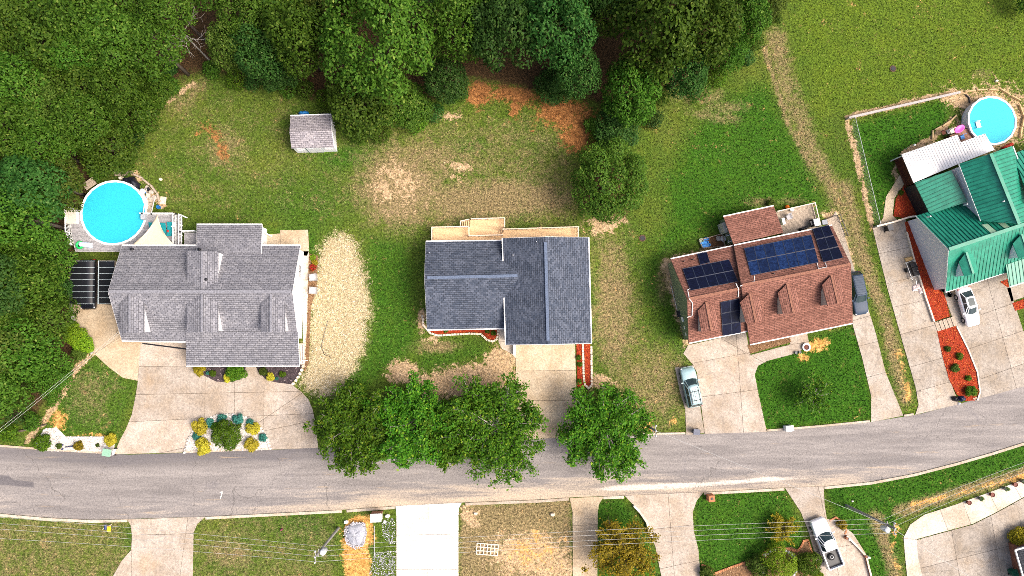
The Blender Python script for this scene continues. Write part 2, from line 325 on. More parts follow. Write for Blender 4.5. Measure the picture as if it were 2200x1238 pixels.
    lush = mx(lush, .6 * soft_poly(X, Y, [(110, 860), (200, 760), (297, 820), (250, 935), (130, 940)], 12)); lush = mx(lush, .8 * blob(X, Y, 1010, 310, 45, 20)); lush = mx(lush, .75 * blob(X, Y, 740, 340, 70, 30)); lush = mx(lush, .55 * blob(X, Y, 640, 440, 130, 70))
    lush = mx(lush, .75 * soft_poly(X, Y, [(1270, 1080), (1340, 1070), (1400, 1180), (1420, 1260), (1280, 1260)], 8)); lush = mx(lush, .6 * blob(X, Y, 660, 1130, 60, 40)); lush = mx(lush, .6 * soft_poly(X, Y, [(570, 480), (680, 500), (690, 540), (660, 580), (560, 500)], 10))
    yel = mx(yel, soft_poly(X, Y, [(1700, -80), (2290, -80), (2290, 200), (2080, 190), (1840, 240), (1760, 250), (1700, 80)], 40)); yel = mx(yel, .6 * soft_line(X, Y, [(1870, 560), (1930, 760), (1955, 880)], 22)); yel = mx(yel, .5 * blob(X, Y, 970, 260, 160, 60))
    straw = mx(straw, soft_poly(X, Y, STRAW, 34))
    # leaf litter under the wood
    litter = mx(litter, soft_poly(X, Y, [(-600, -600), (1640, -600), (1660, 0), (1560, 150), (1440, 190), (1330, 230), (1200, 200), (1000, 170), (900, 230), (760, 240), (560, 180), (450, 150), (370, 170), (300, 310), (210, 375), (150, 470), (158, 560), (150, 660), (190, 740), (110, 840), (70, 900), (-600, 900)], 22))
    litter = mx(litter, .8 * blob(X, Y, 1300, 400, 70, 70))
    return np.stack([dry, bare, clay, lush], -1), np.stack([yel, straw, litter, sand], -1)
def soil_nodes(nt, tuft=False):
    pos = geo_pos(nt); A = nt.nodes.new('ShaderNodeAttribute'); A.attribute_name = 'wa'; B = nt.nodes.new('ShaderNodeAttribute'); B.attribute_name = 'wb'
    sa = nt.nodes.new('ShaderNodeSeparateColor'); nt.links.new(A.outputs['Color'], sa.inputs[0]); sb = nt.nodes.new('ShaderNodeSeparateColor'); nt.links.new(B.outputs['Color'], sb.inputs[0])
    dry, bare, clay = sa.outputs; lush = A.outputs['Alpha']; yel, straw, litter = sb.outputs; sand = B.outputs['Alpha']
    fine = noise(nt, 5.5, 6, .75, pos); mid = noise(nt, 1.3, 6, .68, pos, .6); big = noise(nt, .16, 5, .6, pos)
    j = math_(nt, 'ADD', math_(nt, 'MULTIPLY', math_(nt, 'SUBTRACT', fine, .5), 1.5), math_(nt, 'ADD', math_(nt, 'MULTIPLY', math_(nt, 'SUBTRACT', mid, .5), 1.7), math_(nt, 'MULTIPLY', math_(nt, 'SUBTRACT', noise(nt, .45, 5, .6, pos, 1.0), .5), 1.1)))
    def on(w, soft=.16, k=1.0): return ramp(nt, math_(nt, 'ADD', w, math_(nt, 'MULTIPLY', j, k)), .5 - soft, .5 + soft)
    c = mixc(nt, ramp(nt, big, .35, .68), (.056, .104, .012), (.088, .122, .019))
    c = mixc(nt, on(lush, .5, .7), c, (.030, .098, .007)); c = mixc(nt, on(yel, .5, .7), c, (.078, .128, .012))
    c = mixc(nt, ramp(nt, noise(nt, .5, 5, .6, pos), .35, .7, 0, .5), c, mixc(nt, 1.0, c, (1.35, 1.15, .9), 'MULTIPLY'))
    c = mixc(nt, on(dry, .42, .8), c, mixc(nt, ramp(nt, fine, .3, .7), (.12, .095, .038), (.30, .225, .115)))
    c = mixc(nt, on(bare, .12), c, mixc(nt, ramp(nt, mid, .3, .7), (.36, .245, .13), (.47, .335, .20)))
    c = mixc(nt, on(clay, .2), c, mixc(nt, ramp(nt, mid, .3, .7), (.17, .068, .022), (.34, .15, .05)))
    c = mixc(nt, on(sand, .14), c, mixc(nt, ramp(nt, mid, .3, .7), (.40, .19, .045), (.58, .34, .11)))
    c = mixc(nt, on(straw, .2, .6), c, mixc(nt, ramp(nt, fine, .3, .7), (.30, .23, .11), (.56, .46, .28)))
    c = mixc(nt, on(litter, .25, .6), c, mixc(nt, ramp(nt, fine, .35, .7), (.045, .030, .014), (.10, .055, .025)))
    c = mixc(nt, ramp(nt, noise(nt, 3.6, 6, .8, pos), .34, .66), mixc(nt, 1.0, c, .42, 'MULTIPLY'), mixc(nt, 1.0, c, 1.55, 'MULTIPLY'))
    return c, fine, mid
def mat_ground():
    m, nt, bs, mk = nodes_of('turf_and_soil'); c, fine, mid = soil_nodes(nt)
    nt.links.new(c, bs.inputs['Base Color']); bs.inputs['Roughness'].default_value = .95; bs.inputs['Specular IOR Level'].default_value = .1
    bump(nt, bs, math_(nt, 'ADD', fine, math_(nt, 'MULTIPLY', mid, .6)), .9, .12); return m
def mat_tuft():
    m, nt, bs, mk = nodes_of('grass_blades'); c, fine, mid = soil_nodes(nt); at = mk('ShaderNodeAttribute', attribute_name='tint')
    c = mixc(nt, 1.0, c, ramp(nt, at.outputs['Fac'], 0, 1, .6, 1.5), 'MULTIPLY'); nt.links.new(c, bs.inputs['Base Color'])
    bs.inputs['Roughness'].default_value = .8; bs.inputs['Specular IOR Level'].default_value = .15; return m
def fast_mesh(name, V, F, mat, **attrs):
    """V (n,3), F (m,4 or 3) -> mesh with point attributes"""
    me = bpy.data.meshes.new(name); n, (m, k) = len(V), F.shape
    me.vertices.add(n); me.vertices.foreach_set('co', V.astype(np.float32).ravel()); me.loops.add(m * k); me.loops.foreach_set('vertex_index', F.astype(np.int32).ravel())
    me.polygons.add(m); me.polygons.foreach_set('loop_start', np.arange(0, m * k, k, dtype=np.int32))
    for a, d in attrs.items():
        if d.ndim == 1: me.attributes.new(a, 'FLOAT', 'POINT').data.foreach_set('value', d.astype(np.float32))
        else: me.attributes.new(a, 'FLOAT_COLOR', 'POINT').data.foreach_set('color', d.astype(np.float32).ravel())
    me.update(calc_edges=True); me.validate(); me.materials.append(mat); return me
def build_ground():
    xs = np.concatenate([[-900, -300, -120], np.arange(-76, 80.1, .42), [120, 300, 900]]); ys = np.concatenate([[-900, -300, -90], np.arange(-44, 58.1, .42), [100, 300, 900]])
    X, Y = np.meshgrid(xs, ys); nx, ny = len(xs), len(ys)
    px, py = to_px(np.clip(X, -75, 79).ravel(), np.clip(Y, -43, 57).ravel()); wa, wb = weights(px, py)
    far = ((np.abs(X) > 82) | (np.abs(Y) > 60)).ravel(); wb[far & (X.ravel() < 10), 2] = 1
    i = np.arange((nx - 1) * (ny - 1)); r, c = i // (nx - 1), i % (nx - 1); k = r * nx + c
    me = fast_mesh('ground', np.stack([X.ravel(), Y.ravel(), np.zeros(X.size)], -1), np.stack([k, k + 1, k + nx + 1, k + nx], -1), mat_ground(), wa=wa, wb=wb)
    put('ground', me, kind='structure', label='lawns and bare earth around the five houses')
build_ground()

# ---- road
UP = [(-160, 945), (-60, 955), (0, 960), (100, 968), (200, 974), (280, 977), (400, 973), (600, 966), (682, 962), (900, 955), (1100, 946), (1200, 940), (1330, 936), (1480, 933), (1640, 928), (1760, 918), (1870, 907), (1975, 890), (2060, 868), (2140, 846), (2200, 830), (2300, 797), (2420, 750)]
LO = [(-160, 1085), (-60, 1098), (0, 1103), (100, 1112), (200, 1117), (280, 1115), (440, 1110), (600, 1102), (740, 1095), (850, 1087), (990, 1080), (1150, 1074), (1240, 1068), (1340, 1065), (1500, 1058), (1680, 1048), (1770, 1045), (1870, 1035), (1960, 1018), (2050, 995), (2130, 972), (2200, 950), (2300, 910), (2420, 855)]
def interp(line, x): xs, ys = zip(*line); return np.interp(x, xs, ys)
def mat_road():
    m, nt, bs, mk = nodes_of('worn_asphalt'); pos = geo_pos(nt); A = mk('ShaderNodeAttribute', attribute_name='wa'); s = mk('ShaderNodeSeparateColor'); nt.links.new(A.outputs['Color'], s.inputs[0])
    st = mk('ShaderNodeMapping'); st.inputs['Scale'].default_value = (.12, 1.3, 1); nt.links.new(pos, st.inputs[0])
    n1 = noise(nt, .5, 6, .65, pos, .8); sk = noise(nt, .8, 6, .65, st.outputs[0], .4); fine = noise(nt, 5, 6, .85, pos)
    c = mixc(nt, ramp(nt, sk, .3, .72), (.185, .168, .160), (.295, .268, .250)); c = mixc(nt, ramp(nt, n1, .55, .75, 0, .4), c, (.15, .14, .15))
    jit = math_(nt, 'MULTIPLY', math_(nt, 'SUBTRACT', sk, .5), 1.3); jj = math_(nt, 'MULTIPLY', math_(nt, 'SUBTRACT', fine, .5), .5)
    dust = ramp(nt, math_(nt, 'ADD', math_(nt, 'ADD', s.outputs[0], jit), jj), .25, .85); c = mixc(nt, dust, c, (.46, .37, .27))
    pale = ramp(nt, math_(nt, 'ADD', math_(nt, 'ADD', s.outputs[2], jit), jj), .35, .7); c = mixc(nt, pale, c, (.56, .50, .43))
    dark = ramp(nt, math_(nt, 'ADD', math_(nt, 'ADD', s.outputs[1], jit), jj), .25, .8); c = mixc(nt, math_(nt, 'MULTIPLY', dark, .7), c, (.085, .08, .09))
    yl = ramp(nt, noise(nt, .9, 6, .7, st.outputs[0], .2), .60, .70, 0, .45); c = mixc(nt, yl, c, (.48, .35, .21))
    v = mk('ShaderNodeTexVoronoi', feature='DISTANCE_TO_EDGE'); v.inputs['Scale'].default_value = .12; ns = mk('ShaderNodeTexNoise'); ns.inputs['Scale'].default_value = .7; ns.inputs['Detail'].default_value = 8
    wv = mk('ShaderNodeVectorMath', operation='MULTIPLY_ADD'); nt.links.new(pos, ns.inputs['Vector']); nt.links.new(ns.outputs['Color'], wv.inputs[0]); wv.inputs[1].default_value = (2.4, 2.4, 0); nt.links.new(pos, wv.inputs[2]); nt.links.new(wv.outputs[0], v.inputs['Vector'])
    c = mixc(nt, math_(nt, 'MULTIPLY', math_(nt, 'LESS_THAN', v.outputs['Distance'], .0022), .5), c, (.07, .065, .06))
    c = mixc(nt, ramp(nt, fine, .25, .78), mixc(nt, 1.0, c, .60, 'MULTIPLY'), mixc(nt, 1.0, c, 1.34, 'MULTIPLY'))
    nt.links.new(c, bs.inputs['Base Color']); bs.inputs['Roughness'].default_value = .9; bs.inputs['Specular IOR Level'].default_value = .2; bump(nt, bs, noise(nt, 35, 4, .7, pos), .5); return m
def build_road():
    cols, rows = 260, 20; V = []; wa = []
    for x in np.linspace(-160, 2420, cols):
        a, b = interp(UP, x), interp(LO, x)
        for j in range(rows + 1):
            t = j / rows; p = P(x, a + (b - a) * t, .012); V.append(tuple(p)); y = a + (b - a) * t
            dust = np.interp(t, [.45, .75, 1], [0, .45, .72]) * np.interp(x, [500, 820, 1300, 1800, 2000], [.45, 1, 1, .8, .3])
            pale = max(0, 1 - abs(y - np.interp(x, [1230, 1500, 1760], [1052, 1042, 1022])) / 12) * np.interp(x, [1200, 1320, 1650, 1850], [0, 1, .9, 0]) * .9
            dark = max(np.interp(t, [0, .15, .32], [.75, .65, 0]) * np.interp(x, [0, 200, 680, 800], [.7, 1, .8, .1]), .45 * max(0, 1 - math.hypot((x - 400) / 120, (y - 1035) / 22)), .9 * (-20 < x < 72 and abs(y - 1035 - .12 * (x - 20)) < 9), .5 * max(0, 1 - math.hypot((x - 1830) / 110, (y - 945) / 18)))
            wa.append((dust, float(dark), pale, 1))
    k = np.arange((cols - 1) * rows); c, r = k // rows, k % rows; i = c * (rows + 1) + r
    me = fast_mesh('road', np.array(V), np.stack([i, i + 1, i + rows + 2, i + rows + 1], -1), mat_road(), wa=np.array(wa)); put('road', me, kind='structure', label='grey worn asphalt street curving past the houses')
    EXCL.append([(x, interp(UP, x) - 3) for x, _ in UP] + [(x, interp(LO, x) + 4) for x, _ in reversed(LO)])
build_road()
kerb_mat = mat_concrete('kerb_concrete', (.55, .47, .38), .5)
def kerb(line, x0, x1, side, w=.32):
    xs = [x0] + [x for x, _ in line if x0 < x < x1] + [x1]; pts = [P(x, interp(line, x)) for x in xs]; b = MB(); n = len(pts); L = []
    for i, p in enumerate(pts):
        t = (pts[min(i + 1, n - 1)] - pts[max(i - 1, 0)]).normalized(); nn = Vector((-t.y, t.x, 0)) * side; L.append((p + nn * .02, p + nn * w))
    for i in range(n - 1): b.prism([L[i][0], L[i + 1][0], L[i + 1][1], L[i][1]], 0, .12)
    b.build('kerb', kerb_mat, kind='structure', label='pale concrete kerb along the street')
for a, b in ((-160, 274), (442, 735), (745, 848), (1000, 1222), (1296, 1340), (1512, 1684), (1770, 2400)): kerb(LO, a, b, -1)
for a, b in ((-160, 244), (398, 582), (1335, 1472), (1648, 1868), (1942, 1962), (2090, 2100)): kerb(UP, a, b, 1, .24)

# ---- driveways and paths: a base sheet and the single slabs on it
joint = M('joint_dirt', (.13, .10, .07), .95, .3)
def paving(name, label, pts, cuts, mat, z=.012, gap=.018, kind='structure', slab='slab', t=.045):
    w = pp(pts); bm = poly_sheet(w, z); base = put(name, finish_sheet(bm, name, joint, 0), kind=kind, label=label)
    for bm in cut_pieces(w, [(P(*a), P(*b)) for a, b in cuts], gap, z + .004): put(slab, finish_sheet(bm, slab, mat, t), base)
    EXCL.append(pts); return base
c_warm = mat_concrete('concrete_warm', (.46, .395, .33), .6); c_tan = mat_concrete('concrete_tan', (.50, .40, .28), .4, tan=.5); c_new = mat_concrete('concrete_new', (.74, .72, .68), .12, .03, tan=.1)
c_grey = mat_concrete('concrete_grey', (.41, .36, .305), .7, crack=.5); c_cream = mat_concrete('concrete_cream', (.54, .445, .32), .4, tan=.3); c_pale = mat_concrete('concrete_pale', (.60, .53, .445), .3, tan=.15)
ISLAND = [(397, 972), (405, 945), (420, 920), (445, 900), (470, 891), (500, 890), (530, 897), (555, 912), (572, 935), (582, 966)]
BED1 = [(418, 782), (528, 782), (527, 800), (518, 814), (500, 821), (465, 820), (437, 806)]
BED2 = [(549, 782), (652, 782), (642, 805), (626, 826), (590, 821), (570, 814), (556, 800)]
paving('driveway', 'sandy concrete pad curving round the left end of the grey house', [(148, 560), (250, 560), (262, 735), (303, 735), (300, 770), (296, 818), (265, 812), (235, 790), (205, 762), (178, 735), (162, 700), (150, 655)], [((140, 655), (300, 652)), ((190, 770), (310, 690))], c_tan)
paving('driveway', 'wide brownish concrete drive looping round the white gravel island', [(303, 735), (400, 735), (400, 787), (418, 787), (437, 806), (465, 820), (500, 821), (518, 814), (527, 800), (528, 787), (549, 787), (556, 800), (570, 814), (590, 821), (626, 826), (648, 842), (663, 858), (672, 880), (677, 905), (684, 962)] + ISLAND[::-1] + [(246, 976), (257, 948), (271, 922), (284, 890), (292, 850), (297, 818), (300, 770)],
       [((442, 800), (438, 990)), ((505, 780), (503, 990)), ((240, 908), (440, 899)), ((290, 788), (440, 786)), ((290, 848), (440, 845)), ((568, 800), (566, 990)), ((560, 905), (662, 836)), ((572, 925), (690, 900))], c_warm)
paving('driveway', 'cream concrete drive in front of the dark roofed house', [(1108, 735), (1235, 735), (1237, 800), (1239, 860), (1241, 938), (1175, 942), (1110, 946), (1109, 860)], [((1100, 797), (1250, 796)), ((1100, 861), (1250, 860)), ((1174, 860), (1175, 950))][:2], c_cream)
paving('path', 'short concrete walk to the front door of the dark roofed house', [(1072, 700), (1108, 700), (1108, 770), (1096, 758), (1079, 750), (1071, 735)], [((1060, 735), (1110, 733))], c_pale)
paving('driveway', 'bright new white concrete drive at the bottom centre', [(850, 1087), (992, 1080), (986, 1092), (985, 1110), (985, 1275), (852, 1275), (852, 1110)], [((920, 1070), (919, 1270)), ((840, 1150), (1000, 1147)), ((840, 1223), (1000, 1223))], c_new)
paving('driveway', 'narrow sandy concrete drive left of the golden tree', [(1224, 1070), (1297, 1067), (1287, 1083), (1284, 1100), (1283, 1275), (1231, 1275), (1230, 1100)], [((1210, 1130), (1300, 1126)), ((1210, 1200), (1300, 1197))], c_tan)
paving('driveway', 'cracked concrete drive between the golden tree and the mown lawn', [(1342, 1065), (1512, 1057), (1497, 1075), (1488, 1100), (1490, 1140), (1500, 1180), (1508, 1275), (1428, 1275), (1408, 1175), (1390, 1130), (1370, 1095)], [((1434, 1050), (1452, 1280)), ((1380, 1140), (1510, 1125)), ((1400, 1226), (1520, 1200))], c_warm)
paving('driveway', 'pale concrete drive at the lower left', [(274, 1116), (442, 1110), (424, 1126), (416, 1145), (414, 1275), (222, 1275), (262, 1205), (282, 1182), (284, 1150), (281, 1128)], [((284, 1110), (282, 1290)), ((392, 1200), (380, 1290)), ((270, 1150), (430, 1146))], c_warm)
paving('driveway', 'concrete drive with the white pickup on it', [(1686, 1048), (1769, 1045), (1771, 1085), (1776, 1115), (1792, 1116), (1832, 1146), (1860, 1190), (1876, 1275), (1768, 1275), (1750, 1190), (1736, 1140), (1720, 1100)], [((1730, 1118), (1840, 1100)), ((1770, 1100), (1812, 1280)), ((1740, 1188), (1880, 1160))], c_warm)
paving('driveway', 'pale concrete apron with a curved edge at the lower right', [(1952, 1275), (1943, 1185), (1941, 1155), (1955, 1127), (1985, 1106), (2050, 1085), (2130, 1056), (2210, 1026), (2310, 992), (2310, 1045), (2200, 1067), (2140, 1100), (2090, 1125), (1969, 1158), (1971, 1195), (1990, 1275)], [((2015, 1085), (2040, 1150)), ((2065, 1070), (2090, 1140)), ((2120, 1050), (2150, 1110)), ((2170, 1030), (2205, 1090)), ((1920, 1155), (1985, 1160))], c_pale)
paving('driveway', 'weathered concrete court beside the house at the lower right', [(1990, 1275), (1971, 1195), (1969, 1160), (2090, 1127), (2140, 1102), (2200, 1069), (2310, 1047), (2310, 1275)], [((2040, 1120), (2070, 1290)), ((2125, 1090), (2160, 1290)), ((1960, 1225), (2320, 1135))], c_grey)
paving('driveway', 'stained concrete drive in front of the brown roofed house', [(1478, 742), (1602, 714), (1612, 763), (1698, 740), (1690, 715), (1732, 710), (1738, 738), (1722, 752), (1700, 762), (1650, 775), (1628, 786), (1621, 805), (1630, 850), (1647, 928), (1514, 932), (1497, 800), (1488, 783), (1468, 760)], [((1480, 782), (1640, 752)), ((1490, 855), (1650, 834)), ((1580, 700), (1598, 940)), ((1612, 763), (1660, 790))], c_warm)
paving('driveway', 'narrow dark concrete strip under the teal estate car', [(1450, 790), (1490, 785), (1513, 930), (1474, 935), (1472, 880), (1460, 840)], [((1440, 862), (1520, 855))], c_grey)
paving('driveway', 'concrete strip drive right of the brown roofed house', [(1795, 455), (1812, 500), (1838, 590), (1862, 655), (1882, 720), (1902, 800), (1940, 893), (1871, 907), (1871, 850), (1852, 770), (1832, 700), (1815, 600), (1778, 480)], [((1810, 600), (1880, 585)), ((1830, 690), (1890, 672)), ((1840, 745), (1900, 730)), ((1850, 815), (1920, 795)), ((1770, 530), (1830, 515))], c_grey)
paving('driveway', 'old concrete drive left of the red mulch strip', [(1874, 490), (1945, 471), (1951, 520), (1967, 580), (2002, 672), (2016, 722), (2032, 790), (2048, 838), (2060, 868), (1966, 891), (1973, 870), (1966, 830), (1940, 740), (1906, 620)], [((1890, 545), (1960, 530)), ((1905, 610), (1985, 590)), ((1920, 660), (2010, 640)), ((1930, 720), (2020, 695)), ((1950, 790), (2040, 765)), ((1955, 845), (2060, 815))], c_grey)
paving('driveway', 'broad old concrete drive with the white car on it', [(2020, 560), (2160, 560), (2166, 600), (2178, 650), (2198, 712), (2310, 690), (2310, 795), (2200, 830), (2101, 857), (2104, 842), (2098, 800), (2076, 745), (2053, 702), (2040, 668), (2030, 640)], [((2040, 700), (2210, 640)), ((2050, 760), (2230, 700)), ((2090, 820), (2260, 760)), ((2120, 600), (2190, 860)), ((2200, 700), (2240, 840))], c_grey)
paving('path', 'cream concrete walk beside the red mulch by the brown fence', [(1933, 376), (1942, 396), (1921, 426), (1917, 463), (1927, 473), (1888, 483), (1897, 468), (1903, 423)], [((1895, 430), (1930, 425))], c_cream)
paving('path', 'concrete walk across the red mulch to the green roofed porch', [(2163, 620), (2200, 606), (2310, 570), (2310, 600), (2172, 648)], [((2230, 580), (2240, 640))], c_grey)
paving('patio', 'pale concrete pad behind the grey house', [(568, 505), (602, 502), (602, 495), (662, 494), (664, 540), (660, 550), (568, 545)], [((602, 480), (603, 560)), ((640, 480), (642, 560))], c_cream)
paving('path', 'narrow pebbled strip along the right end of the grey house', [(650, 540), (664, 540), (664, 640), (660, 790), (652, 790), (650, 640)], [((640, 600), (670, 600)), ((640, 660), (670, 660)), ((640, 720), (670, 720))], c_pale)
paving('patio', 'dark grey slabs by the green roofed house', [(1948, 402), (1968, 394), (1992, 450), (1970, 462)], [((1940, 425), (1990, 412)), ((1950, 440), (2000, 430))], mat_concrete('concrete_dark', (.06, .055, .05), .3))

# ---- planting beds: soil sheet with loose mulch or gravel lying on it
def in_poly(X, Y, pts): return seg_dist(X, Y, pts) > 0
def scatter(pts, n_per_m2):
    w = pp(pts); x0, x1 = min(p.x for p in w), max(p.x for p in w); y0, y1 = min(p.y for p in w), max(p.y for p in w); n = int((x1 - x0) * (y1 - y0) * n_per_m2) + 1
    x = rng.uniform(x0, x1, n); y = rng.uniform(y0, y1, n); k = in_poly(x, y, [(p.x, p.y) for p in w]); return x[k], y[k]
def chips(x, y, z, size, flat=.35, asp=.45):
    n = len(x); a = rng.uniform(0, 2 * np.pi, n); s = size * rng.uniform(.6, 1.4, n); tilt = rng.normal(0, flat, n); tl2 = rng.normal(0, flat, n)
    ux = np.stack([np.cos(a) * s, np.sin(a) * s, np.sin(tilt) * s], -1); vy = np.stack([-np.sin(a) * s * asp, np.cos(a) * s * asp, np.sin(tl2) * s * asp], -1)
    c = np.stack([x, y, z + rng.uniform(.0, .04, n)], -1); V = np.stack([c - ux, c - vy, c + ux, c + vy], 1).reshape(-1, 3); return V, np.arange(4 * n).reshape(-1, 4), np.repeat(rng.random(n), 4)
def mat_chips(name, a, b, c3=None):
    m, nt, bs, mk = nodes_of(name); at = mk('ShaderNodeAttribute', attribute_name='tint'); c = mixc(nt, at.outputs['Fac'], a, b)
    if c3: c = mixc(nt, ramp(nt, at.outputs['Fac'], .85, .95), c, c3)
    nt.links.new(c, bs.inputs['Base Color']); bs.inputs['Roughness'].default_value = .85; bs.inputs['Specular IOR Level'].default_value = .2; return m
red_m = mat_chips('red_mulch', (.17, .012, .004), (.56, .075, .014), (.66, .19, .05)); blk_m = mat_chips('dark_mulch', (.03, .022, .026), (.13, .09, .10), (.28, .22, .22)); wht_m = mat_chips('white_gravel', (.34, .30, .26), (.84, .81, .77)); grv_m = mat_chips('grey_gravel', (.18, .18, .21), (.62, .61, .64)); brn_m = mat_chips('brown_mulch', (.10, .05, .02), (.38, .22, .11), (.5, .36, .2))
red_b = M('red_soil', (.26, .028, .008), .95, .3); blk_b = M('dark_soil', (.05, .038, .04), .95, .3); wht_b = M('gravel_bed', (.54, .50, .45), .95, .15); brn_b = M('brown_soil', (.18, .10, .05), .95, .3)
def bed(name, label, pts, base, chip, n=60, size=.09, z=.03, asp=.45):
    o = put(name, finish_sheet(poly_sheet(pp(pts), z), name, base, .05), kind='structure', label=label); x, y = scatter(pts, n); V, F, t = chips(x, y, z + .06, size, asp=asp)
    put('mulch' if 'mulch' in name else 'gravel', fast_mesh('chips', V, F, chip, tint=t), o, kind='stuff'); EXCL.append(pts); return o
bed('gravel_bed', 'half round white gravel island between the drive and the street', ISLAND, wht_b, wht_m, 70, .08, asp=.8)
bed('gravel_bed', 'white gravel strip by the street at the left', [(95, 922), (122, 918), (142, 938), (250, 938), (246, 962), (236, 974), (90, 968), (78, 952)], wht_b, wht_m, 60, .08, asp=.8)
bed('mulch_bed', 'dark mulch bed left of the grey house walk', BED1, blk_b, blk_m); bed('mulch_bed', 'dark mulch bed right of the grey house walk', BED2, blk_b, blk_m)
bed('mulch_bed', 'red mulch bed under the front eave of the dark roofed house', [(918, 700), (1072, 697), (1070, 722), (1060, 731), (1048, 728), (1035, 715), (1010, 714), (940, 718), (925, 714)], red_b, red_m)
bed('mulch_bed', 'red mulch strip against the cream drive', [(1238, 736), (1251, 736), (1253, 800), (1256, 832), (1241, 833)], red_b, red_m); bed('mulch_bed', 'red mulch strip inside the long stone border', [(1255, 740), (1268, 740), (1270, 826), (1264, 832), (1257, 826)], red_b, red_m); bed('mulch_bed', 'small red mulch patch at the kerb under the roadside tree', [(1242, 880), (1262, 876), (1268, 912), (1243, 914)], red_b, red_m)
bed('mulch_bed', 'long red mulch strip along the left wall of the green roofed house', [(1943, 478), (1968, 470), (1985, 530), (2000, 575), (2030, 640), (2040, 680), (2003, 692), (1985, 640), (1967, 575), (1950, 510)], red_b, red_m)
bed('mulch_bed', 'red mulch bed between the two drives by the street', [(2012, 710), (2052, 700), (2076, 750), (2096, 800), (2102, 843), (2095, 860), (2075, 862), (2055, 848), (2038, 815), (2025, 770)], red_b, red_m)
bed('mulch_bed', 'red mulch corner by the brown fence', [(1919, 465), (1924, 428), (1942, 398), (1962, 432), (1974, 458), (1950, 470)], red_b, red_m); bed('mulch_bed', 'red mulch under the porch of the green roofed house', [(2148, 606), (2200, 586), (2310, 548), (2310, 568), (2164, 618)], red_b, red_m); bed('mulch_bed', 'red mulch beyond the porch walk', [(2174, 652), (2310, 604), (2310, 630), (2180, 668)], red_b, red_m)
bed('mulch_bed', 'brown leafy bed under the front eave of the brown roofed house', [(1605, 742), (1695, 722), (1700, 735), (1612, 760)], brn_b, brn_m); bed('mulch_bed', 'brown mulch strip with the two air conditioners', [(664, 545), (684, 550), (680, 620), (668, 660), (664, 780), (654, 800), (660, 700)], brn_b, brn_m)
bed('mulch_bed', 'brown planting bed inside the orange brick edging', [(1530, 1236), (1640, 1190), (1665, 1178), (1700, 1175), (1718, 1183), (1725, 1165), (1732, 1160), (1742, 1180), (1758, 1260), (1530, 1260)], brn_b, brn_m, 30)
def loose(name, label, pts, mat, n, size, z=.015, asp=.12, flat=.25, cat=None, spread=0.0):
    x, y = scatter(pts, n); x = x + rng.normal(0, spread, len(x)); y = y + rng.normal(0, spread, len(y)); V, F, t = chips(x, y, z, size, flat, asp); put(name, fast_mesh(name, V, F, mat, tint=t), kind='stuff', label=label, category=cat or name)
straw_m = mat_chips('straw_stalks', (.34, .27, .14), (.66, .56, .37), (.80, .72, .54))
loose('straw', 'pale straw spread over bare soil right of the grey house', [(x + (7 if x > 720 else -4) * random.uniform(-1, 1), y) for x, y in STRAW], straw_m, 80, .2, .02, .11, spread=.42)

# ---- grass blades standing on the lawns (one uncountable mass)
def build_grass():
    n = 300000; x = rng.uniform(-66, 70, n); y = rng.uniform(-34, 47, n); px, py = to_px(x, y); keep = (px > -40) & (px < 2240) & (py > -20) & (py < 1260)
    for e in EXCL: keep &= ~in_poly(px, py, e)
    x, y, px, py = x[keep], y[keep], px[keep], py[keep]; wa, wb = weights(px, py)
    p = np.clip(1.15 - .5 * wa[:, 0] - 1.1 * wa[:, 1] - .9 * wa[:, 2] - 1.1 * wb[:, 1] - 1.1 * wb[:, 2] - 1.1 * wb[:, 3], .04, 1); k = rng.random(len(x)) < p; x, y, wa, wb = x[k], y[k], wa[k], wb[k]
    n = len(x); a = rng.uniform(0, 2 * np.pi, n); h = rng.uniform(.05, .12, n) * (1 + .35 * wa[:, 3]); ln = rng.uniform(.06, .15, n); w = rng.uniform(.035, .075, n)
    d = np.stack([np.cos(a), np.sin(a)], -1); q = np.stack([-np.sin(a), np.cos(a)], -1); c = np.stack([x, y], -1); z0 = np.zeros((n, 1))
    V = np.stack([np.hstack([c - q * w[:, None], z0]), np.hstack([c + q * w[:, None], z0]), np.hstack([c + d * ln[:, None] + q * w[:, None] * .4, h[:, None]]), np.hstack([c + d * ln[:, None] - q * w[:, None] * .4, h[:, None]])], 1).reshape(-1, 3)
    me = fast_mesh('lawn_grass', V, np.arange(4 * n).reshape(-1, 4), mat_tuft(), wa=np.repeat(wa, 4, 0), wb=np.repeat(wb, 4, 0), tint=np.repeat(rng.random(n), 4))
    put('lawn_grass', me, kind='stuff', label='short mown grass growing over all the lawns', category='grass')
# ================================================================== HOUSES
sh_grey = mat_shingle('grey_shingles', (.165, .165, .185), (.245, .242, .26)); sh_navy = mat_shingle('slate_shingles', (.052, .065, .092), (.105, .12, .155)); sh_brown = mat_shingle('brown_shingles', (.165, .072, .052), (.265, .122, .090), .22, .6); sh_shed = mat_shingle('shed_shingles', (.26, .24, .26), (.38, .35, .36))
white = M('white_trim', (.80, .79, .77), .5, .05, 3, .05, grime=.1); vinyl = M('white_siding', (.78, .78, .78), .55, .03, 2, .05, grime=.06); sage = M('sage_siding', (.16, .20, .11), .6, .1); black = M('black_plastic', (.015, .015, .018), .4, .2); dark_metal = M('dark_metal', (.05, .05, .055), .4, .2, metal=.5)
pane = mat_glass('window_pane', (.012, .018, .03), .5, .04); galv = M('galvanised', (.45, .46, .47), .4, .1, metal=.7); greywood = M('grey_deck', (.30, .29, .30), .8, .3, 4, .3); pine = M('new_pine', (.68, .46, .25), .75, .16, 5, .25); pine_l = M('pale_pine', (.76, .60, .43), .75, .12, 5, .2); oldwood = M('weathered_wood', (.36, .29, .22), .85, .3, 6, .4)
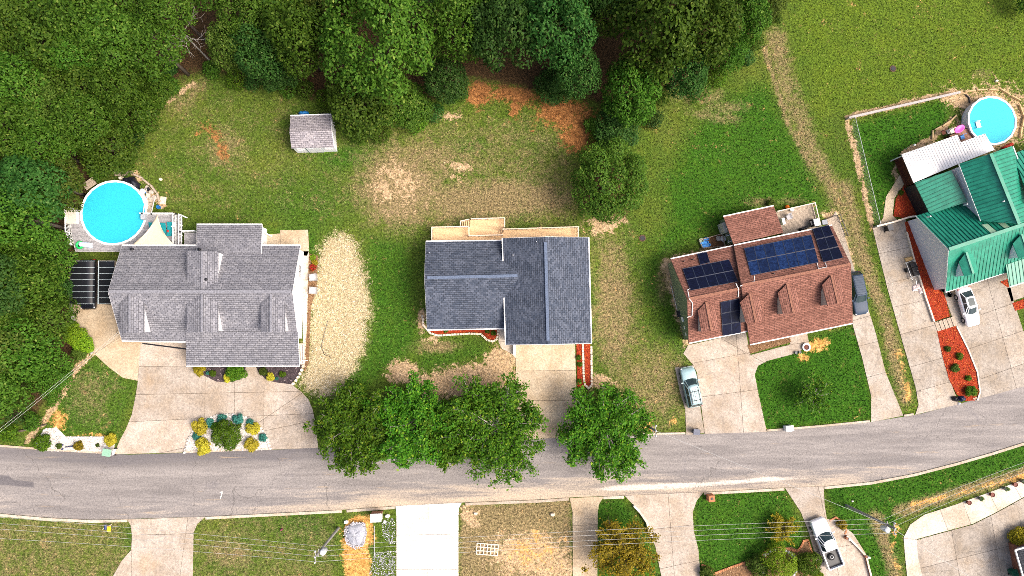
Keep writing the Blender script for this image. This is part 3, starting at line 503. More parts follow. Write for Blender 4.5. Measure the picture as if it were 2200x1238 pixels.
cap_grey = M('grey_ridge', (.19, .19, .21), .9, .3, 6); cap_brown = M('brown_ridge', (.23, .105, .068), .9, .3, 6)
CAPS = {}
def V3(t): return P(*t)
def roof(root, name, pts, mat, t=.14, eave=(0, 1)): return MB().slab([V3(p) for p in pts], t, eave).build(name, mat, root)
def strip(root, name, a, b, mat, w=.14, h=.16, dz=0): 
    a, b = V3(a), V3(b); a.z += dz; b.z += dz; return MB().beam(a, b, w, h).build(name, mat, root)
def walls(root, sw, se, ne, nw, rw, re, mat, inset=.4, z0=0.0, drop=.2, name='wall'):
    """walls under a gable roof given by its eave corners and ridge ends (picture x, y, height)"""
    c = [V3(p) for p in (sw, se, ne, nw)]; m = sum(c, Vector()) / 4; q = []
    ex = (c[1] - c[0]).normalized(); ey = (c[3] - c[0]).normalized(); sg = ((1, 1), (-1, 1), (-1, -1), (1, -1))
    for p, (a, b) in zip(c, sg): q.append(p + ex * a * inset + ey * b * inset)
    g0, g1 = V3(rw) + ex * inset, V3(re) - ex * inset; b = MB(); dz = Vector((0, 0, drop)); fl = lambda p: Vector((p.x, p.y, z0))
    t = [p - dz for p in q]; g0, g1 = g0 - dz * .8, g1 - dz * .8; vs = [fl(p) for p in q] + t + [g0, g1]
    b.add(vs, [(0, 1, 5, 4), (2, 3, 7, 6), (1, 2, 6, 9, 5), (3, 0, 4, 8, 7)]); b.build(name, mat, root); return q
def flat_walls(root, pts, mat, inset=.3, z0=0, drop=.18, name='wall'):
    c = [V3(p) for p in pts]; m = sum(c, Vector()) / len(c); q = []
    for p in c:
        d = Vector((m.x - p.x, m.y - p.y, 0)); q.append(p + d.normalized() * inset * 1.4)
    n = len(q); b = MB(); b.add([(p.x, p.y, z0) for p in q] + [(p.x, p.y, p.z - drop) for p in q], [(i, (i + 1) % n, n + (i + 1) % n, n + i) for i in range(n)]); b.build(name, mat, root)
def dormer(root, le0, le1, rd0, rd1, re0, re1, zf, mat, wmat, t=.08, name='dormer'):
    """gable dormer: left eave, ridge, right eave each from the roof (0) to the front (1), all (x, y, z); zf = height of roof at the front"""
    a0, a1, r0, r1, b0, b1 = (V3(p) for p in (le0, le1, rd0, rd1, re0, re1)); w = MB(); ins = (b1 - a1).normalized() * .14; bk = (a0 - a1).normalized() * .12
    A1, B1, A0, B0, G = a1 + ins + bk, b1 - ins + bk, a0 + ins, b0 - ins, r1 + bk
    f = lambda p, z: Vector((p.x, p.y, z)); dn = Vector((0, 0, .1)); d = w.add([f(A1, zf - .25), f(B1, zf - .25), B1 - dn, G - dn, A1 - dn], [(0, 1, 2, 3, 4)])
    w.add([f(A1, zf - .25), A1 - dn, A0 - dn], [(0, 1, 2)]); w.add([f(B1, zf - .25), B1 - dn, B0 - dn], [(0, 1, 2)]); body = w.build(name, wmat, root)
    rf = MB().slab([a1, a0, r0, r1], t, (0, 1)).slab([b1, b0, r0, r1], t, (0, 1)).build('dormer_roof', mat, body)
    c = (A1 + B1) / 2; fr = (a1 - a0).normalized(); c2 = Vector((c.x, c.y, (zf + c.z) / 2)) + fr * .03; e = (B1 - A1).normalized()
    MB().beam(c2 - e * .38, c2 + e * .38, .05, .7).build('window', pane, body); rc = MB().beam(r0 + Vector((0, 0, .03)), r1 + Vector((0, 0, .03)), .24, .04); rc.build('ridge_cap', CAPS.get(mat.name, mat), body); return body
def win(root, p, out, w, h, name='window'):
    """window on a wall: centre p, outward direction"""
    p = Vector(p); o = Vector((out[0], out[1], 0)).normalized(); s = Vector((-o.y, o.x, 0)); f = MB(); c = p + o * .03; up = Vector((0, 0, 1))
    for k in (-1, 1): f.beam(c + s * k * w / 2 - up * h / 2, c + s * k * w / 2 + up * h / 2, .08, .08); f.beam(c - s * w / 2 + up * k * h / 2, c + s * w / 2 + up * k * h / 2, .08, .08)
    f.beam(c - s * w / 2, c + s * w / 2, .05, .05); fr = f.build(name, white, root); MB().beam(p + o * .012 - s * w / 2, p + o * .012 + s * w / 2, .02, h).build('pane', pane, fr); return fr
def pipe_vent(root, px, py, z, h=.45, r=.07, mat=None): b = P(px, py, z); MB().lathe(b - Vector((0, 0, .3)), [(r, 0), (r, h + .3), (r * .6, h + .3)], 8).build('vent_pipe', mat or black, root)
def boards(root, pts, z, mat, ang_px, w=.14, name='deck_boards', t=.035, world_pts=None):
    """deck surface of single boards running along the direction a->b"""
    wp = world_pts or pp(pts, z); a, b = ang_px; d = (P(*b, z) - P(*a, z)).normalized(); n = Vector((-d.y, d.x, 0)); s = [p.dot(n) for p in wp]; bmA = bmesh.new(); k = min(s)
    src = poly_sheet(wp, z)
    while k < max(s):
        q = src.copy()
        bmesh.ops.bisect_plane(q, geom=q.verts[:] + q.edges[:] + q.faces[:], plane_co=n * (k + .006), plane_no=n, clear_inner=True)
        bmesh.ops.bisect_plane(q, geom=q.verts[:] + q.edges[:] + q.faces[:], plane_co=n * (k + w - .006), plane_no=n, clear_outer=True)
        if q.faces:
            me = bpy.data.meshes.new('tmp'); dz = random.uniform(-.004, .004); bmesh.ops.translate(q, verts=q.verts[:], vec=(0, 0, dz)); q.to_mesh(me); bmA.from_mesh(me); bpy.data.meshes.remove(me)
        q.free(); k += w
    src.free(); o = put(name, finish_sheet(bmA, name, mat, t), root); o['kind'] = 'stuff'; return o
def frame_under(root, pts, z, mat, name='deck_frame'):
    b = MB(); w = pp(pts, z)
    for i in range(len(w)):
        p, q = w[i].copy(), w[(i + 1) % len(w)].copy(); p.z = q.z = z - .14; b.beam(p, q, .05, .22)
    for p in w: b.box((p.x, p.y, z / 2 - .1), (.12, .12, max(.1, z - .2)))
    b.build(name, mat, root)
def railing(root, pts, z, mat, h=.95, step=1.7, bal=.16, cap=.11, post=.1, pmat=None):
    """rail along picture points (surveyed at deck height)"""
    w = pp(pts, z); rail = MB(); bb = MB(); U = Vector((0, 0, 1))
    for i in range(len(w) - 1):
        a, b = w[i], w[i + 1]; L = (b - a).length; rail.beam(a + U * h, b + U * h, cap, .045); rail.beam(a + U * .12, b + U * .12, .05, .07); n = max(1, round(L / step))
        for k in range(n + (i == len(w) - 2)):
            p = a.lerp(b, k / n); MB().box((p.x, p.y, z + h / 2), (post, post, h + .1)).build('post', pmat or mat, root)
        for k in range(1, int(L / bal)): p = a.lerp(b, k * bal / L); bb.box((p.x, p.y, z + h / 2 + .04), (.035, .035, h - .2))
    rail.build('rail', mat, root)
    if bb.v: bb.build('balusters', mat, root, kind='stuff')
def steps(root, a, b, width_dir, n, z0, z1, w, mat):
    """flight from a (bottom, px) to b (top, px)"""
    A, B = P(*a, 0), P(*b, 0); d = (B - A); L = d.length; rz = math.atan2(d.y, d.x)
    for k in range(n):
        p = A + d * ((k + .5) / n); z = z0 + (z1 - z0) * (k + 1) / (n + 1); MB().box((p.x, p.y, z), (L / n * 1.02, w, .05), rz).build('tread', mat, root)
    s = MB(); nn = Vector((-d.y, d.x, 0)).normalized()
    for k in (-1, 1): s.beam(A + nn * k * w / 2 + Vector((0, 0, z0)), B + nn * k * w / 2 + Vector((0, 0, z1 - .05)), .05, .25)
    s.build('stringer', mat, root)
def excl(pts): EXCL.append(pts)

CAPS.update({sh_grey.name: cap_grey, sh_brown.name: cap_brown})
# ---------------- grey house on the left
hA = thing('house', 'large grey shingled house with white walls and four dormers', 'house', P(440, 640))
zE, zR = 3.0, 5.8
SW, SE, NE, NW, RW, RE = (262, 733, zE), (641, 735, zE), (645, 527, zE), (262, 527, zE), (232, 627, zR), (628, 627, zR)
walls(hA, SW, SE, NE, NW, RW, RE, vinyl)
rf = roof(hA, 'roof', [NW, NE, RE, RW], sh_grey); roof(hA, 'roof', [SW, SE, RE, RW], sh_grey)
roof(hA, 'porch_roof', [(400, 787, 2.5), (643, 787, 2.5), (640, 713, 3.64), (400, 713, 3.64)], sh_grey, .12)
roof(hA, 'rear_roof', [(423, 482, 2.75), (563, 482, 2.75), (561, 545, 3.62), (423, 545, 3.62)], sh_grey, .12)
flat_walls(hA, [(423, 482, 2.75), (563, 482, 2.75), (561, 540, 2.9), (423, 540, 2.9)], vinyl, .25)
MB().beam(V3(RW) + Vector((.1, 0, .03)), V3(RE) + Vector((-.1, 0, .03)), .36, .05).build('ridge_cap', cap_grey, hA)
for a, b in ((NW, (423, 527, zE)), ((563, 527, zE), NE), (SW, (400, 735, zE)), ((400, 787, 2.5), (643, 787, 2.5)), ((423, 482, 2.75), (563, 482, 2.75))): strip(hA, 'gutter', a, b, white, .13, .13, -.03)
for a, b in ((NE, RE), (RE, SE), (NW, RW), (RW, SW)): strip(hA, 'rake_trim', a, b, white, .05, .16, -.1)
for a, b in (((643, 787, 2.5), (640, 713, 3.64)), ((563, 482, 2.75), (561, 545, 3.62)), ((423, 482, 2.75), (423, 545, 3.62))): strip(hA, 'rake_trim', a, b, white, .05, .14, -.08)
def dA(x0, x1, xr, yf, yb, yr, zf, rear=False): return dormer(hA, (x0, yb, 5.2), (x0, yf, 5.2), (xr, yr, 5.66), (xr, yf, 5.66), (x1, yb, 5.2), (x1, yf, 5.2), zf, sh_grey, vinyl)
dA(257, 310, 279, 715, 645, 632, 3.45); dA(401, 469, 434, 714, 645, 632, 3.45); dA(560, 613, 582, 714, 645, 632, 3.45); dA(401, 469, 434, 540, 607, 621, 3.4)
eE = V3(NE); xw = eE.x - .4
for y in (577, 591): win(hA, (xw, P(640, y, 1.6).y, 1.7), (1, 0), .75, .9)
for y in (617, 640): q = P(631, y, 4.4); MB().box((xw + .12, q.y, 4.4), (.2, .28, .22)).build('wall_light', black, hA)
q = P(631, 628, 4.8); MB().box((xw + .02, q.y, 4.9), (.05, .6, .8)).build('gable_vent', M('beige_vent', (.55, .5, .42)), hA)
MB().prism(pp([(405, 738), (655, 738), (655, 783), (405, 783)]), 0, .35).build('porch_floor', c_pale, hA)
for x in (412, 485, 560, 633): q = P(x, 780, 2.3); MB().lathe((q.x, q.y, .35), [(.13, 0), (.13, .2), (.09, .25), (.08, 1.85), (.13, 1.95), (.13, 2.08)], 10).build('porch_column', white, hA)
b = MB(); a0, a1 = P(652, 742, .35), P(652, 781, .35)
for h in (.15, .85): b.beam(a0 + Vector((0, 0, h)), a1 + Vector((0, 0, h)), .06, .06)
b.build('porch_rail', white, hA); MB().beam(P(648, 775, 1.2), P(661, 775, .2), .1, .1).build('downspout', white, hA); MB().beam(P(652, 700, 1.2), P(659, 702, .2), .1, .1).build('downspout', white, hA)
for x, y, z in ((286, 536, 3.3), (430, 536, 3.55), (445, 601, 5.3)): q = P(x, y, z); MB().lathe(q - Vector((0, 0, .2)), [(.12, 0), (.12, .45), (.17, .45), (.17, .55), (0, .6)], 8).build('roof_vent', black, hA)
excl([(250, 535), (640, 535), (650, 560), (655, 780), (400, 780), (400, 740), (270, 740)]); excl([(428, 495), (565, 495), (565, 545), (428, 545)])
MB().beam(P(306, 738, .075), P(400, 750, .075), .16, .03).build('drain_channel', black, kind='structure', label='dark drain channel across the drive by the garage')
d = thing('porch_steps', 'white railed back steps beside the pale concrete pad', 'steps', P(570, 520)); MB().prism(pp([(560, 503), (572, 506), (572, 540), (560, 540)]), 0, .9).build('landing', white, d); MB().beam(P(563, 497, 1.6), P(584, 508, .7), .12, .1).build('handrail', white, d); MB().beam(P(584, 508, .7), P(584, 508, 0), .09, .09).build('post', white, d); MB().beam(P(563, 497, 1.6), P(563, 540, 1.6), .12, .1).build('handrail', white, d)

# ---------------- shed
hS = thing('garden_shed', 'small white shed with grey shingled roof near the wood', 'shed', P(672, 290)); zs, zr = 2.2, 3.2
walls(hS, (626, 320, zs), (718, 317, zs), (712, 246, zs), (624, 249, zs), (622, 285, zr), (712, 280, zr), vinyl, .12)
roof(hS, 'roof', [(626, 319, zs), (718, 316, zs), (713, 281, zr), (622, 284, zr)], sh_shed, .1); roof(hS, 'roof', [(624, 249, zs), (711, 246, zs), (713, 281, zr), (622, 284, zr)], sh_shed, .1)
strip(hS, 'trim', (624, 248.5, zs), (711, 245.5, zs), white, .1, .12); strip(hS, 'trim', (711, 246, zs), (713, 281, zr), white, .06, .12, -.05); strip(hS, 'trim', (713, 281, zr), (718, 316, zs), white, .06, .12, -.05)
a, b2 = P(628, 320, zs), P(717, 317, zs); fz = Vector((0, .1, 0)); dgl = M('shed_trim', (.10, .15, .17), .6)
for i, t in enumerate((.30, .48, .66)): 
    p = a.lerp(b2, t) + fz; MB().box((p.x, p.y, 1.0), (.09, .06, 1.9)).build('door_trim', dgl, hS)
for t in (.16, .84): p = a.lerp(b2, t) + fz; win(hS, (p.x, p.y, 1.45), (0, -1), .8, .6)
for t in (.39, .57):
    p = a.lerp(b2, t) + fz + Vector((0, -.02, 0)); dd = MB().box((p.x, p.y, 1.0), (.9, .04, 1.85)).build('door', vinyl, hS); MB().beam((p.x - .4, p.y - .03, .2), (p.x + .4, p.y - .03, 1.8), .02, .05).build('brace', white, dd)
excl([(634, 258), (712, 255), (722, 322), (630, 328)])
def heap(name, label, cat, pts, mat, h, group=None):
    """lumpy covered pile"""
    b = MB(); w = pp(pts); c = sum(w, Vector()) / len(w); n = 18; rings = []
    for rr, zz in ((1, 0), (.96, .5), (.75, .85), (.45, 1.0), (.15, .95)):
        for i in range(n):
            f = i / n * len(w); p = w[int(f) % len(w)].lerp(w[(int(f) + 1) % len(w)], f % 1); j = random.uniform(.85, 1.12); b.v.append((c.x + (p.x - c.x) * rr * j, c.y + (p.y - c.y) * rr * j, h * zz * random.uniform(.75, 1.2)))
    for r in range(4):
        for i in range(n): b.f.append((r * n + i, r * n + (i + 1) % n, (r + 1) * n + (i + 1) % n, (r + 1) * n + i))
    b.f.append(tuple(range(4 * n, 5 * n))); o = b.build(name, mat, smooth=True, label=label, category=cat)
    if group: o['group'] = group
    return o
blue_t = M('blue_tarp', (.02, .18, .48), .45, .35, 3, .5); heap('tarp_heap', 'crumpled bright blue tarp behind the white shed', 'tarp', [(643, 243), (662, 240), (668, 252), (642, 254)], blue_t, .7)

# ---------------- dark roofed house in the middle
hB = thing('house', 'house with dark slate blue shingle roof and pine deck', 'house', P(1090, 620)); z1, z2, z3, z4 = 3.0, 5.0, 4.15, 6.2
walls(hB, (918, 709, z1), (1100, 706, z1), (1100, 517, z1), (915, 519, z1), (912, 597, z2), (1110, 592, z2), vinyl, .35)
roof(hB, 'roof', [(915, 519, z1), (1085, 517, z1), (1135, 592, z2), (912, 597, z2)], sh_navy); roof(hB, 'roof', [(918, 709, z1), (1088, 706, z1), (1135, 592, z2), (912, 597, z2)], sh_navy)
walls(hB, (1271, 738, z3), (1265, 510, z3), (1079, 512, z3), (1086, 741, z3), (1178, 739, z4), (1171, 509, z4), vinyl, .35)
roof(hB, 'roof', [(1079, 512, z3), (1086, 741, z3), (1178, 739.5, z4), (1171, 509.5, z4)], sh_navy); roof(hB, 'roof', [(1265, 510, z3), (1271, 738, z3), (1178, 739.5, z4), (1171, 509.5, z4)], sh_navy)
nv = M('ridge_vent', (.10, .13, .19), .8, .25, 8)
MB().beam(P(918, 597, z2 + .05), P(1112, 592.5, z2 + .05), .34, .07).build('ridge_vent', nv, hB); MB().beam(P(1172, 520, z4 + .05), P(1177.5, 732, z4 + .05), .34, .07).build('ridge_vent', nv, hB)
for a, b in (((915, 518.5, z1), (1079, 516.5, z1)), ((918, 709.5, z1), (1085, 706.5, z1)), ((1079, 512, z3), (1086, 741, z3)), ((1265, 510, z3), (1271, 738, z3))): strip(hB, 'gutter', a, b, white, .12, .12, -.03)
for a, b in (((1086, 741, z3), (1178, 740, z4)), ((1178, 740, z4), (1271, 738.5, z3)), ((1079, 512, z3), (1171, 509, z4)), ((1171, 509, z4), (1265, 510, z3)), ((918, 709, z1), (912, 597, z2)), ((912, 597, z2), (915, 519, z1))): strip(hB, 'rake_trim', a, b, white, .05, .15, -.1)
for x, y, z in ((923, 544, 3.75), (1102, 549, 4.75), (1152, 520, 5.9)): pipe_vent(hB, x, y, z, .4, .06, galv)
MB().beam(P(1077, 705, .5), P(1086, 700, .5), .4, .9).build('doorstep', M('brick_red', (.24, .07, .04), .85, .3, 8, .4), hB)
MB().box(P(1105, 750, .35), (.25, 1.3, .7)).build('porch_pier', white, hB)
excl([(918, 525), (1265, 515), (1268, 735), (1085, 735), (1084, 705), (920, 705)])
dB = thing('deck', 'new blond pine deck behind the dark roofed house', 'deck', P(1080, 500)); zd = 1.0
D1 = [(931, 490), (1010, 488), (1010, 530), (931, 530)]; D2 = [(1010, 473), (1084, 471), (1084, 503), (1010, 508)]; D3 = [(1084, 495), (1240, 490), (1240, 530), (1010, 532), (1010, 508), (1075, 506)]
for D, z in ((D1, zd), (D2, .55), (D3, zd)):
    boards(dB, D, z, pine, ((900, 500), (1000, 497))); frame_under(dB, D, z, pine)
railing(dB, [(929, 528), (929, 491), (1008, 489), (1008, 509), (1080, 507)], zd, pine_l, .9); railing(dB, [(1080, 495), (1241, 490), (1241, 528)], zd, pine_l, .9); railing(dB, [(1013, 473), (1084, 471), (1084, 490)], .55, pine_l, .9); railing(dB, [(1008, 474), (990, 478), (990, 488)], .3, pine_l, .9)
for k in range(4): p = P(994 + 4.3 * k, 481, .1 + .12 * k); MB().box(p, (.2, .85, .04), R(1)).build('tread', pine, dB)
for k in range(4): p = P(1074 + 4 * k, 500, .64 + .1 * k); MB().box(p, (.2, .7, .04), R(1)).build('tread', pine, dB)
excl(D1); excl(D2); excl(D3)

# ---------------- brown roofed house with solar panels
hC = thing('house', 'brown shingled house with blue solar panels and four front dormers', 'house', P(1640, 620), 0); e1, r1, e2 = 3.0, 6.0, 3.3; r2 = 6.6
cSW, cSE, cNE, cNW, cRW, cRE = (1480, 738, e1), (1625, 708, e1), (1590, 524, e1), (1441, 556, e1), (1477, 643, r1), (1606, 617, r1)
walls(hC, cSW, cSE, cNE, cNW, cRW, cRE, sage, .35); roof(hC, 'roof', [cNW, cNE, cRE, cRW], sh_brown); roof(hC, 'roof', [cSW, cSE, cRE, cRW], sh_brown)
mSW, mSE, mNE, mNW, mRW, mRE = (1612, 741, 2.6), (1832, 695, 2.6), (1787, 484, e2), (1577, 527, e2), (1593, 613, r2), (1828, 568, r2)
walls(hC, (1608, 712, 3.1), (1826, 668, 3.1), mNE, mNW, mRW, mRE, sage, .35, drop=.3); roof(hC, 'roof', [mNW, mNE, mRE, mRW], sh_brown); roof(hC, 'roof', [mSW, mSE, mRE, mRW], sh_brown)
MB().beam(V3(cRW) + Vector((.1, 0, .04)), P(1592, 620, r1 + .04), .30, .05).build('ridge_cap', cap_brown, hC); MB().beam(V3(mRW) + Vector((.1, 0, .04)), V3(mRE) + Vector((-.1, 0, .04)), .30, .05).build('ridge_cap', cap_brown, hC)
roof(hC, 'sunroom_roof', [(1554, 465, 2.7), (1662, 442, 2.7), (1683, 500, 3.25), (1576, 525, 3.25)], sh_brown, .12); flat_walls(hC, [(1554, 465, 2.7), (1662, 442, 2.7), (1680, 500, 3), (1576, 525, 3)], sage, .3)
for a, b in ((cNW, (1575, 528, e1)), (cSW, (1606, 712, e1)), (mNW, mNE), (mSW, mSE), ((1554, 465, 2.7), (1662, 442, 2.7))): strip(hC, 'gutter', a, b, white, .13, .13, -.02)
for a, b in ((cNW, cRW), (cRW, cSW), (mNW, mRW), (mRW, mSW), (mNE, mRE), (mRE, mSE)): strip(hC, 'rake_trim', a, b, M('brown_trim', (.20, .10, .07), .7), .05, .14, -.1)
for le0, le1, g0, g1, f0, f1 in (((1499, 668), (1507, 715), (1517, 649), (1529, 711), (1536, 660), (1548, 708)), ((1590, 650), (1603, 695), (1611, 630), (1624, 692), (1632, 640), (1643, 688)), ((1671, 630), (1683, 677), (1691, 609.5), (1705, 673), (1711, 620), (1723.5, 669)), ((1766, 613), (1778, 658), (1786, 591.6), (1801, 653), (1807, 602), (1817.4, 648))):
    ze_, zr_, zf_ = (5.4, 5.72, 3.5) if le0[0] < 1550 else (6.1, 6.36, 3.9); dormer(hC, (*le0, ze_), (*le1, ze_), (*g0, zr_), (*g1, zr_), (*f0, ze_), (*f1, ze_), zf_, sh_brown, M('dormer_tan', (.45, .40, .33), .7))
def pv_mat(name, a, b):
    m, nt, bs, mk = nodes_of(name); pos = geo_pos(nt); c = mixc(nt, ramp(nt, noise(nt, 3.2, 5, .8, pos), .35, .7), a, b); r = obj_rand(nt)
    c = mixc(nt, math_(nt, 'MULTIPLY', r, .6), c, (.006, .008, .02)); nt.links.new(c, bs.inputs['Base Color']); bs.inputs['Roughness'].default_value = .3; bs.inputs['Specular IOR Level'].default_value = .12; return m
pv = pv_mat('solar_cells_sky_sheen', (.006, .014, .05), (.022, .055, .17)); pvk = pv_mat('solar_cells_no_sheen', (.003, .004, .012), (.007, .010, .035)); alu = M('panel_frame', (.03, .04, .07), .4, .1)  # same kind of panel twice: differing sky reflection put into the cell colour
def solar(pl, q, nu, nv_, pv=pvk):
    c = [on_plane(x, y, pl) + pl[1] * .14 for x, y in q]
    for i in range(nu):
        for j in range(nv_):
            f = lambda u, v: c[0].lerp(c[1], u).lerp(c[3].lerp(c[2], u), v); g = .004 * 5 / nu; h = .008
            pts = [f(i / nu + g, j / nv_ + h), f((i + 1) / nu - g, j / nv_ + h), f((i + 1) / nu - g, (j + 1) / nv_ - h), f(i / nu + g, (j + 1) / nv_ - h)]
            p = MB().slab(pts, .05).build('solar_panel', pv, hC); fr = MB()
            for k in range(4): fr.beam(pts[k] + pl[1] * .004, pts[(k + 1) % 4] + pl[1] * .004, .03, .03)
            fr.build('panel_frame', alu, p)
pN = plane(V3(mNW), V3(mNE), V3(mRE)); pL = plane(V3(cNW), V3(cRE), V3(cRW)); pF = plane(V3(cSW), V3(cSE), V3(cRW))
solar(pN, [(1598, 535), (1742, 506), (1758, 566), (1613, 594)], 7, 2, pv); solar(pN, [(1745, 493), (1780, 485), (1811, 556), (1768, 565.5)], 2, 3); solar(pL, [(1466, 579), (1566, 559), (1585, 606.7), (1483, 626)], 5, 2); solar(pL, [(1497.5, 547), (1518, 543), (1525, 565.5), (1504, 570.5)], 1, 1); solar(pF, [(1547, 648), (1587.5, 640), (1591, 714), (1552, 721)], 2, 3)
def conduit(pl, pts): MB().tube([on_plane(x, y, pl) + pl[1] * .1 for x, y in pts], .045, 6).build('conduit', white, hC)
conduit(pN, [(1620, 594), (1621, 606), (1600, 612), (1590, 616)]); conduit(pN, [(1755, 567), (1758, 579), (1776, 575), (1772, 566)]); conduit(pL, [(1483, 621), (1477, 624), (1480, 640)]); conduit(pF, [(1480, 641), (1487, 650), (1486, 678), (1476, 681)]); conduit(pF, [(1580, 608), (1586, 620), (1585, 638)])
for x, y, z in ((1468, 562, 3.4), (1487, 558, 3.4), (1660, 588, 6.1), (1703, 580, 6.1)): pipe_vent(hC, x, y, z)
# sunroom bay windows and left wall things
q0, q1 = P(1563, 480, 1.5), P(1577, 522, 1.5); dd = (q1 - q0).normalized(); out = Vector((-abs(dd.y), dd.x if dd.y < 0 else -dd.x, 0))
for t in (.18, .5, .82): c = q0.lerp(q1, t); win(hC, c + out * .25, out, .85, 1.1)
MB().box(q0.lerp(q1, .3) + out * .6 + Vector((0, 0, -.6)), (.5, 1.3, 1.6), math.atan2(dd.y, dd.x) + R(90)).build('bay_box', M('bay_box', (.45, .43, .36), .7), hC)
wl0, wl1 = P(1455, 600, 1.2), P(1478, 700, 1.2); dl = (wl1 - wl0).normalized(); ol = Vector((dl.y, -dl.x, 0)); ol = ol if ol.x < 0 else -ol
excl([(1432, 562), (1575, 530), (1552, 475), (1655, 452), (1690, 500), (1775, 490), (1808, 580), (1815, 680), (1605, 730), (1480, 735)])
dC = thing('deck', 'weathered wooden deck behind the brown roofed house', 'deck', P(1710, 470)); DC = [(1664, 457), (1744, 439), (1757, 490), (1684, 510)]
boards(dC, DC, .7, oldwood, ((1664, 457), (1744, 439))); frame_under(dC, DC, .7, oldwood); railing(dC, [(1664, 457), (1744, 439), (1756, 488)], .7, M('pale_rail', (.6, .52, .43), .8, .15), .9); excl(DC)

# ---------------- green metal roofed house on the right
def rib_roof(root, name, pts, mat, eave=(0, 1), step=.46, t=.1, rib=.075, across=None):
    """metal roof sheet with standing ribs running up the slope"""
    w = [V3(p) for p in pts]; o = MB().slab(w, t, eave).build(name, mat, root); e = (w[eave[1]] - w[eave[0]]).normalized(); nor = plane(w[0], w[1], w[2])[1]; up = nor.cross(e)
    xs = [(p - w[0]).dot(e) for p in w]; ys = [(p - w[0]).dot(up) for p in w]; b = MB(); x = min(xs) + step / 2; n = len(w)
    while x < max(xs):
        hit = []
        for i in range(n):
            x0, x1 = xs[i], xs[(i + 1) % n]
            if (x0 - x) * (x1 - x) < 0: tt = (x - x0) / (x1 - x0); hit.append(ys[i] + (ys[(i + 1) % n] - ys[i]) * tt)
        if len(hit) >= 2: b.beam(w[0] + e * x + up * (min(hit) + .02) + nor * .02, w[0] + e * x + up * (max(hit) - .02) + nor * .02, rib, .07)
        x += step
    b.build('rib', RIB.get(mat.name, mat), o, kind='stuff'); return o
def mat_metal(name, a, b):
    m, nt, bs, mk = nodes_of(name); pos = geo_pos(nt); c = mixc(nt, ramp(nt, noise(nt, 1.2, 5, .6, pos), .3, .7), a, b); nt.links.new(c, bs.inputs['Base Color']); bs.inputs['Roughness'].default_value = .38; bs.inputs['Specular IOR Level'].default_value = .5
    bump(nt, bs, noise(nt, 1.5, 3, .5, pos), .25, .05); MATS[name] = m; return m
grn = mat_metal('green_metal', (.006, .17, .105), (.015, .24, .15)); wmt = mat_metal('white_metal', (.74, .71, .68), (.82, .80, .78))
RIB = {'green_metal': mat_metal('green_rib_shaded', (.004, .12, .072), (.009, .17, .105)), 'white_metal': mat_metal('white_rib_shaded', (.55, .52, .49), (.66, .63, .60))}  # ribs coloured darker than their sheets: seam shade put into the colour
grey_w = M('grey_siding', (.70, .70, .71), .6, .04, 2, .05, grime=.05); brown_p = M('brown_paint', (.085, .022, .010), .75, .3, 5, .3)
hD = thing('house', 'house with green ribbed metal roofs at the right', 'house', P(2140, 480))
dS0, dS1, dR0, dR1, dN0, dN1 = (2032, 628, 2.5), (2300, 541, 2.5), (2038.5, 536, 6.0), (2300, 449, 6.0), (1968, 464, 2.5), (2236, 377, 2.5)
walls(hD, dS0, dS1, dN1, dN0, dR0, dR1, grey_w, .35, drop=.15)
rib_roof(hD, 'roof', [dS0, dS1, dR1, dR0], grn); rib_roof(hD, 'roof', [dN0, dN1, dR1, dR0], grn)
MB().beam(V3(dR0) + Vector((0, 0, .06)), V3(dR1) + Vector((0, 0, .06)), .4, .06).build('ridge_cap', grn, hD)
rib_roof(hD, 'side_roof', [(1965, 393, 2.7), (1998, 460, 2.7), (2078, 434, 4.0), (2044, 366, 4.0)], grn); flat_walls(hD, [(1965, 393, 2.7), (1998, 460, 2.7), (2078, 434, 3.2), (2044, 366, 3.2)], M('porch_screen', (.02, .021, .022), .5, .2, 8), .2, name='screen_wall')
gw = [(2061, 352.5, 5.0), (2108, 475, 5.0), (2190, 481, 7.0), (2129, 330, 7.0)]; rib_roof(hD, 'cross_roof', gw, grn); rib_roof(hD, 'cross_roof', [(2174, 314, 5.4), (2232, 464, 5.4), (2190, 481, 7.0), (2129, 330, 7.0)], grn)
walls(hD, (2108, 470, 5.0), (2061, 352.5, 5.0), (2174, 314, 5.0), (2222, 440, 5.0), (2186, 470, 7.0), (2129, 330, 7.0), grey_w, .3)
MB().beam(P(2129, 330, 7.06), P(2190, 481, 7.06), .4, .06).build('ridge_cap', grn, hD); strip(hD, 'gutter', (2061, 352.5, 5.0), (2108, 475, 5.0), white, .1, .12, -.08); strip(hD, 'gutter', (2176, 315, 5.35), (2234, 465, 5.35), white, .12, .12)
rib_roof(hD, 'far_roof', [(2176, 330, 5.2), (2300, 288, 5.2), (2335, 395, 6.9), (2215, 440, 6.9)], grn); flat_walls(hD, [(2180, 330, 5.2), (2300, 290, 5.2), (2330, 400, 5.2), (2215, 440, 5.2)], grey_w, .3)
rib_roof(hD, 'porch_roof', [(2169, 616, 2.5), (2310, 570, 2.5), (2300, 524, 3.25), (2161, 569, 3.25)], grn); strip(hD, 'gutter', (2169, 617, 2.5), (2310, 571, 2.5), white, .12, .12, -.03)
strip(hD, 'gutter', dS0, (2166, 584, 2.5), white, .12, .12, -.03); strip(hD, 'rake_trim', dN0, dR0, white, .05, .14, -.1); strip(hD, 'rake_trim', dR0, dS0, white, .05, .14, -.1)
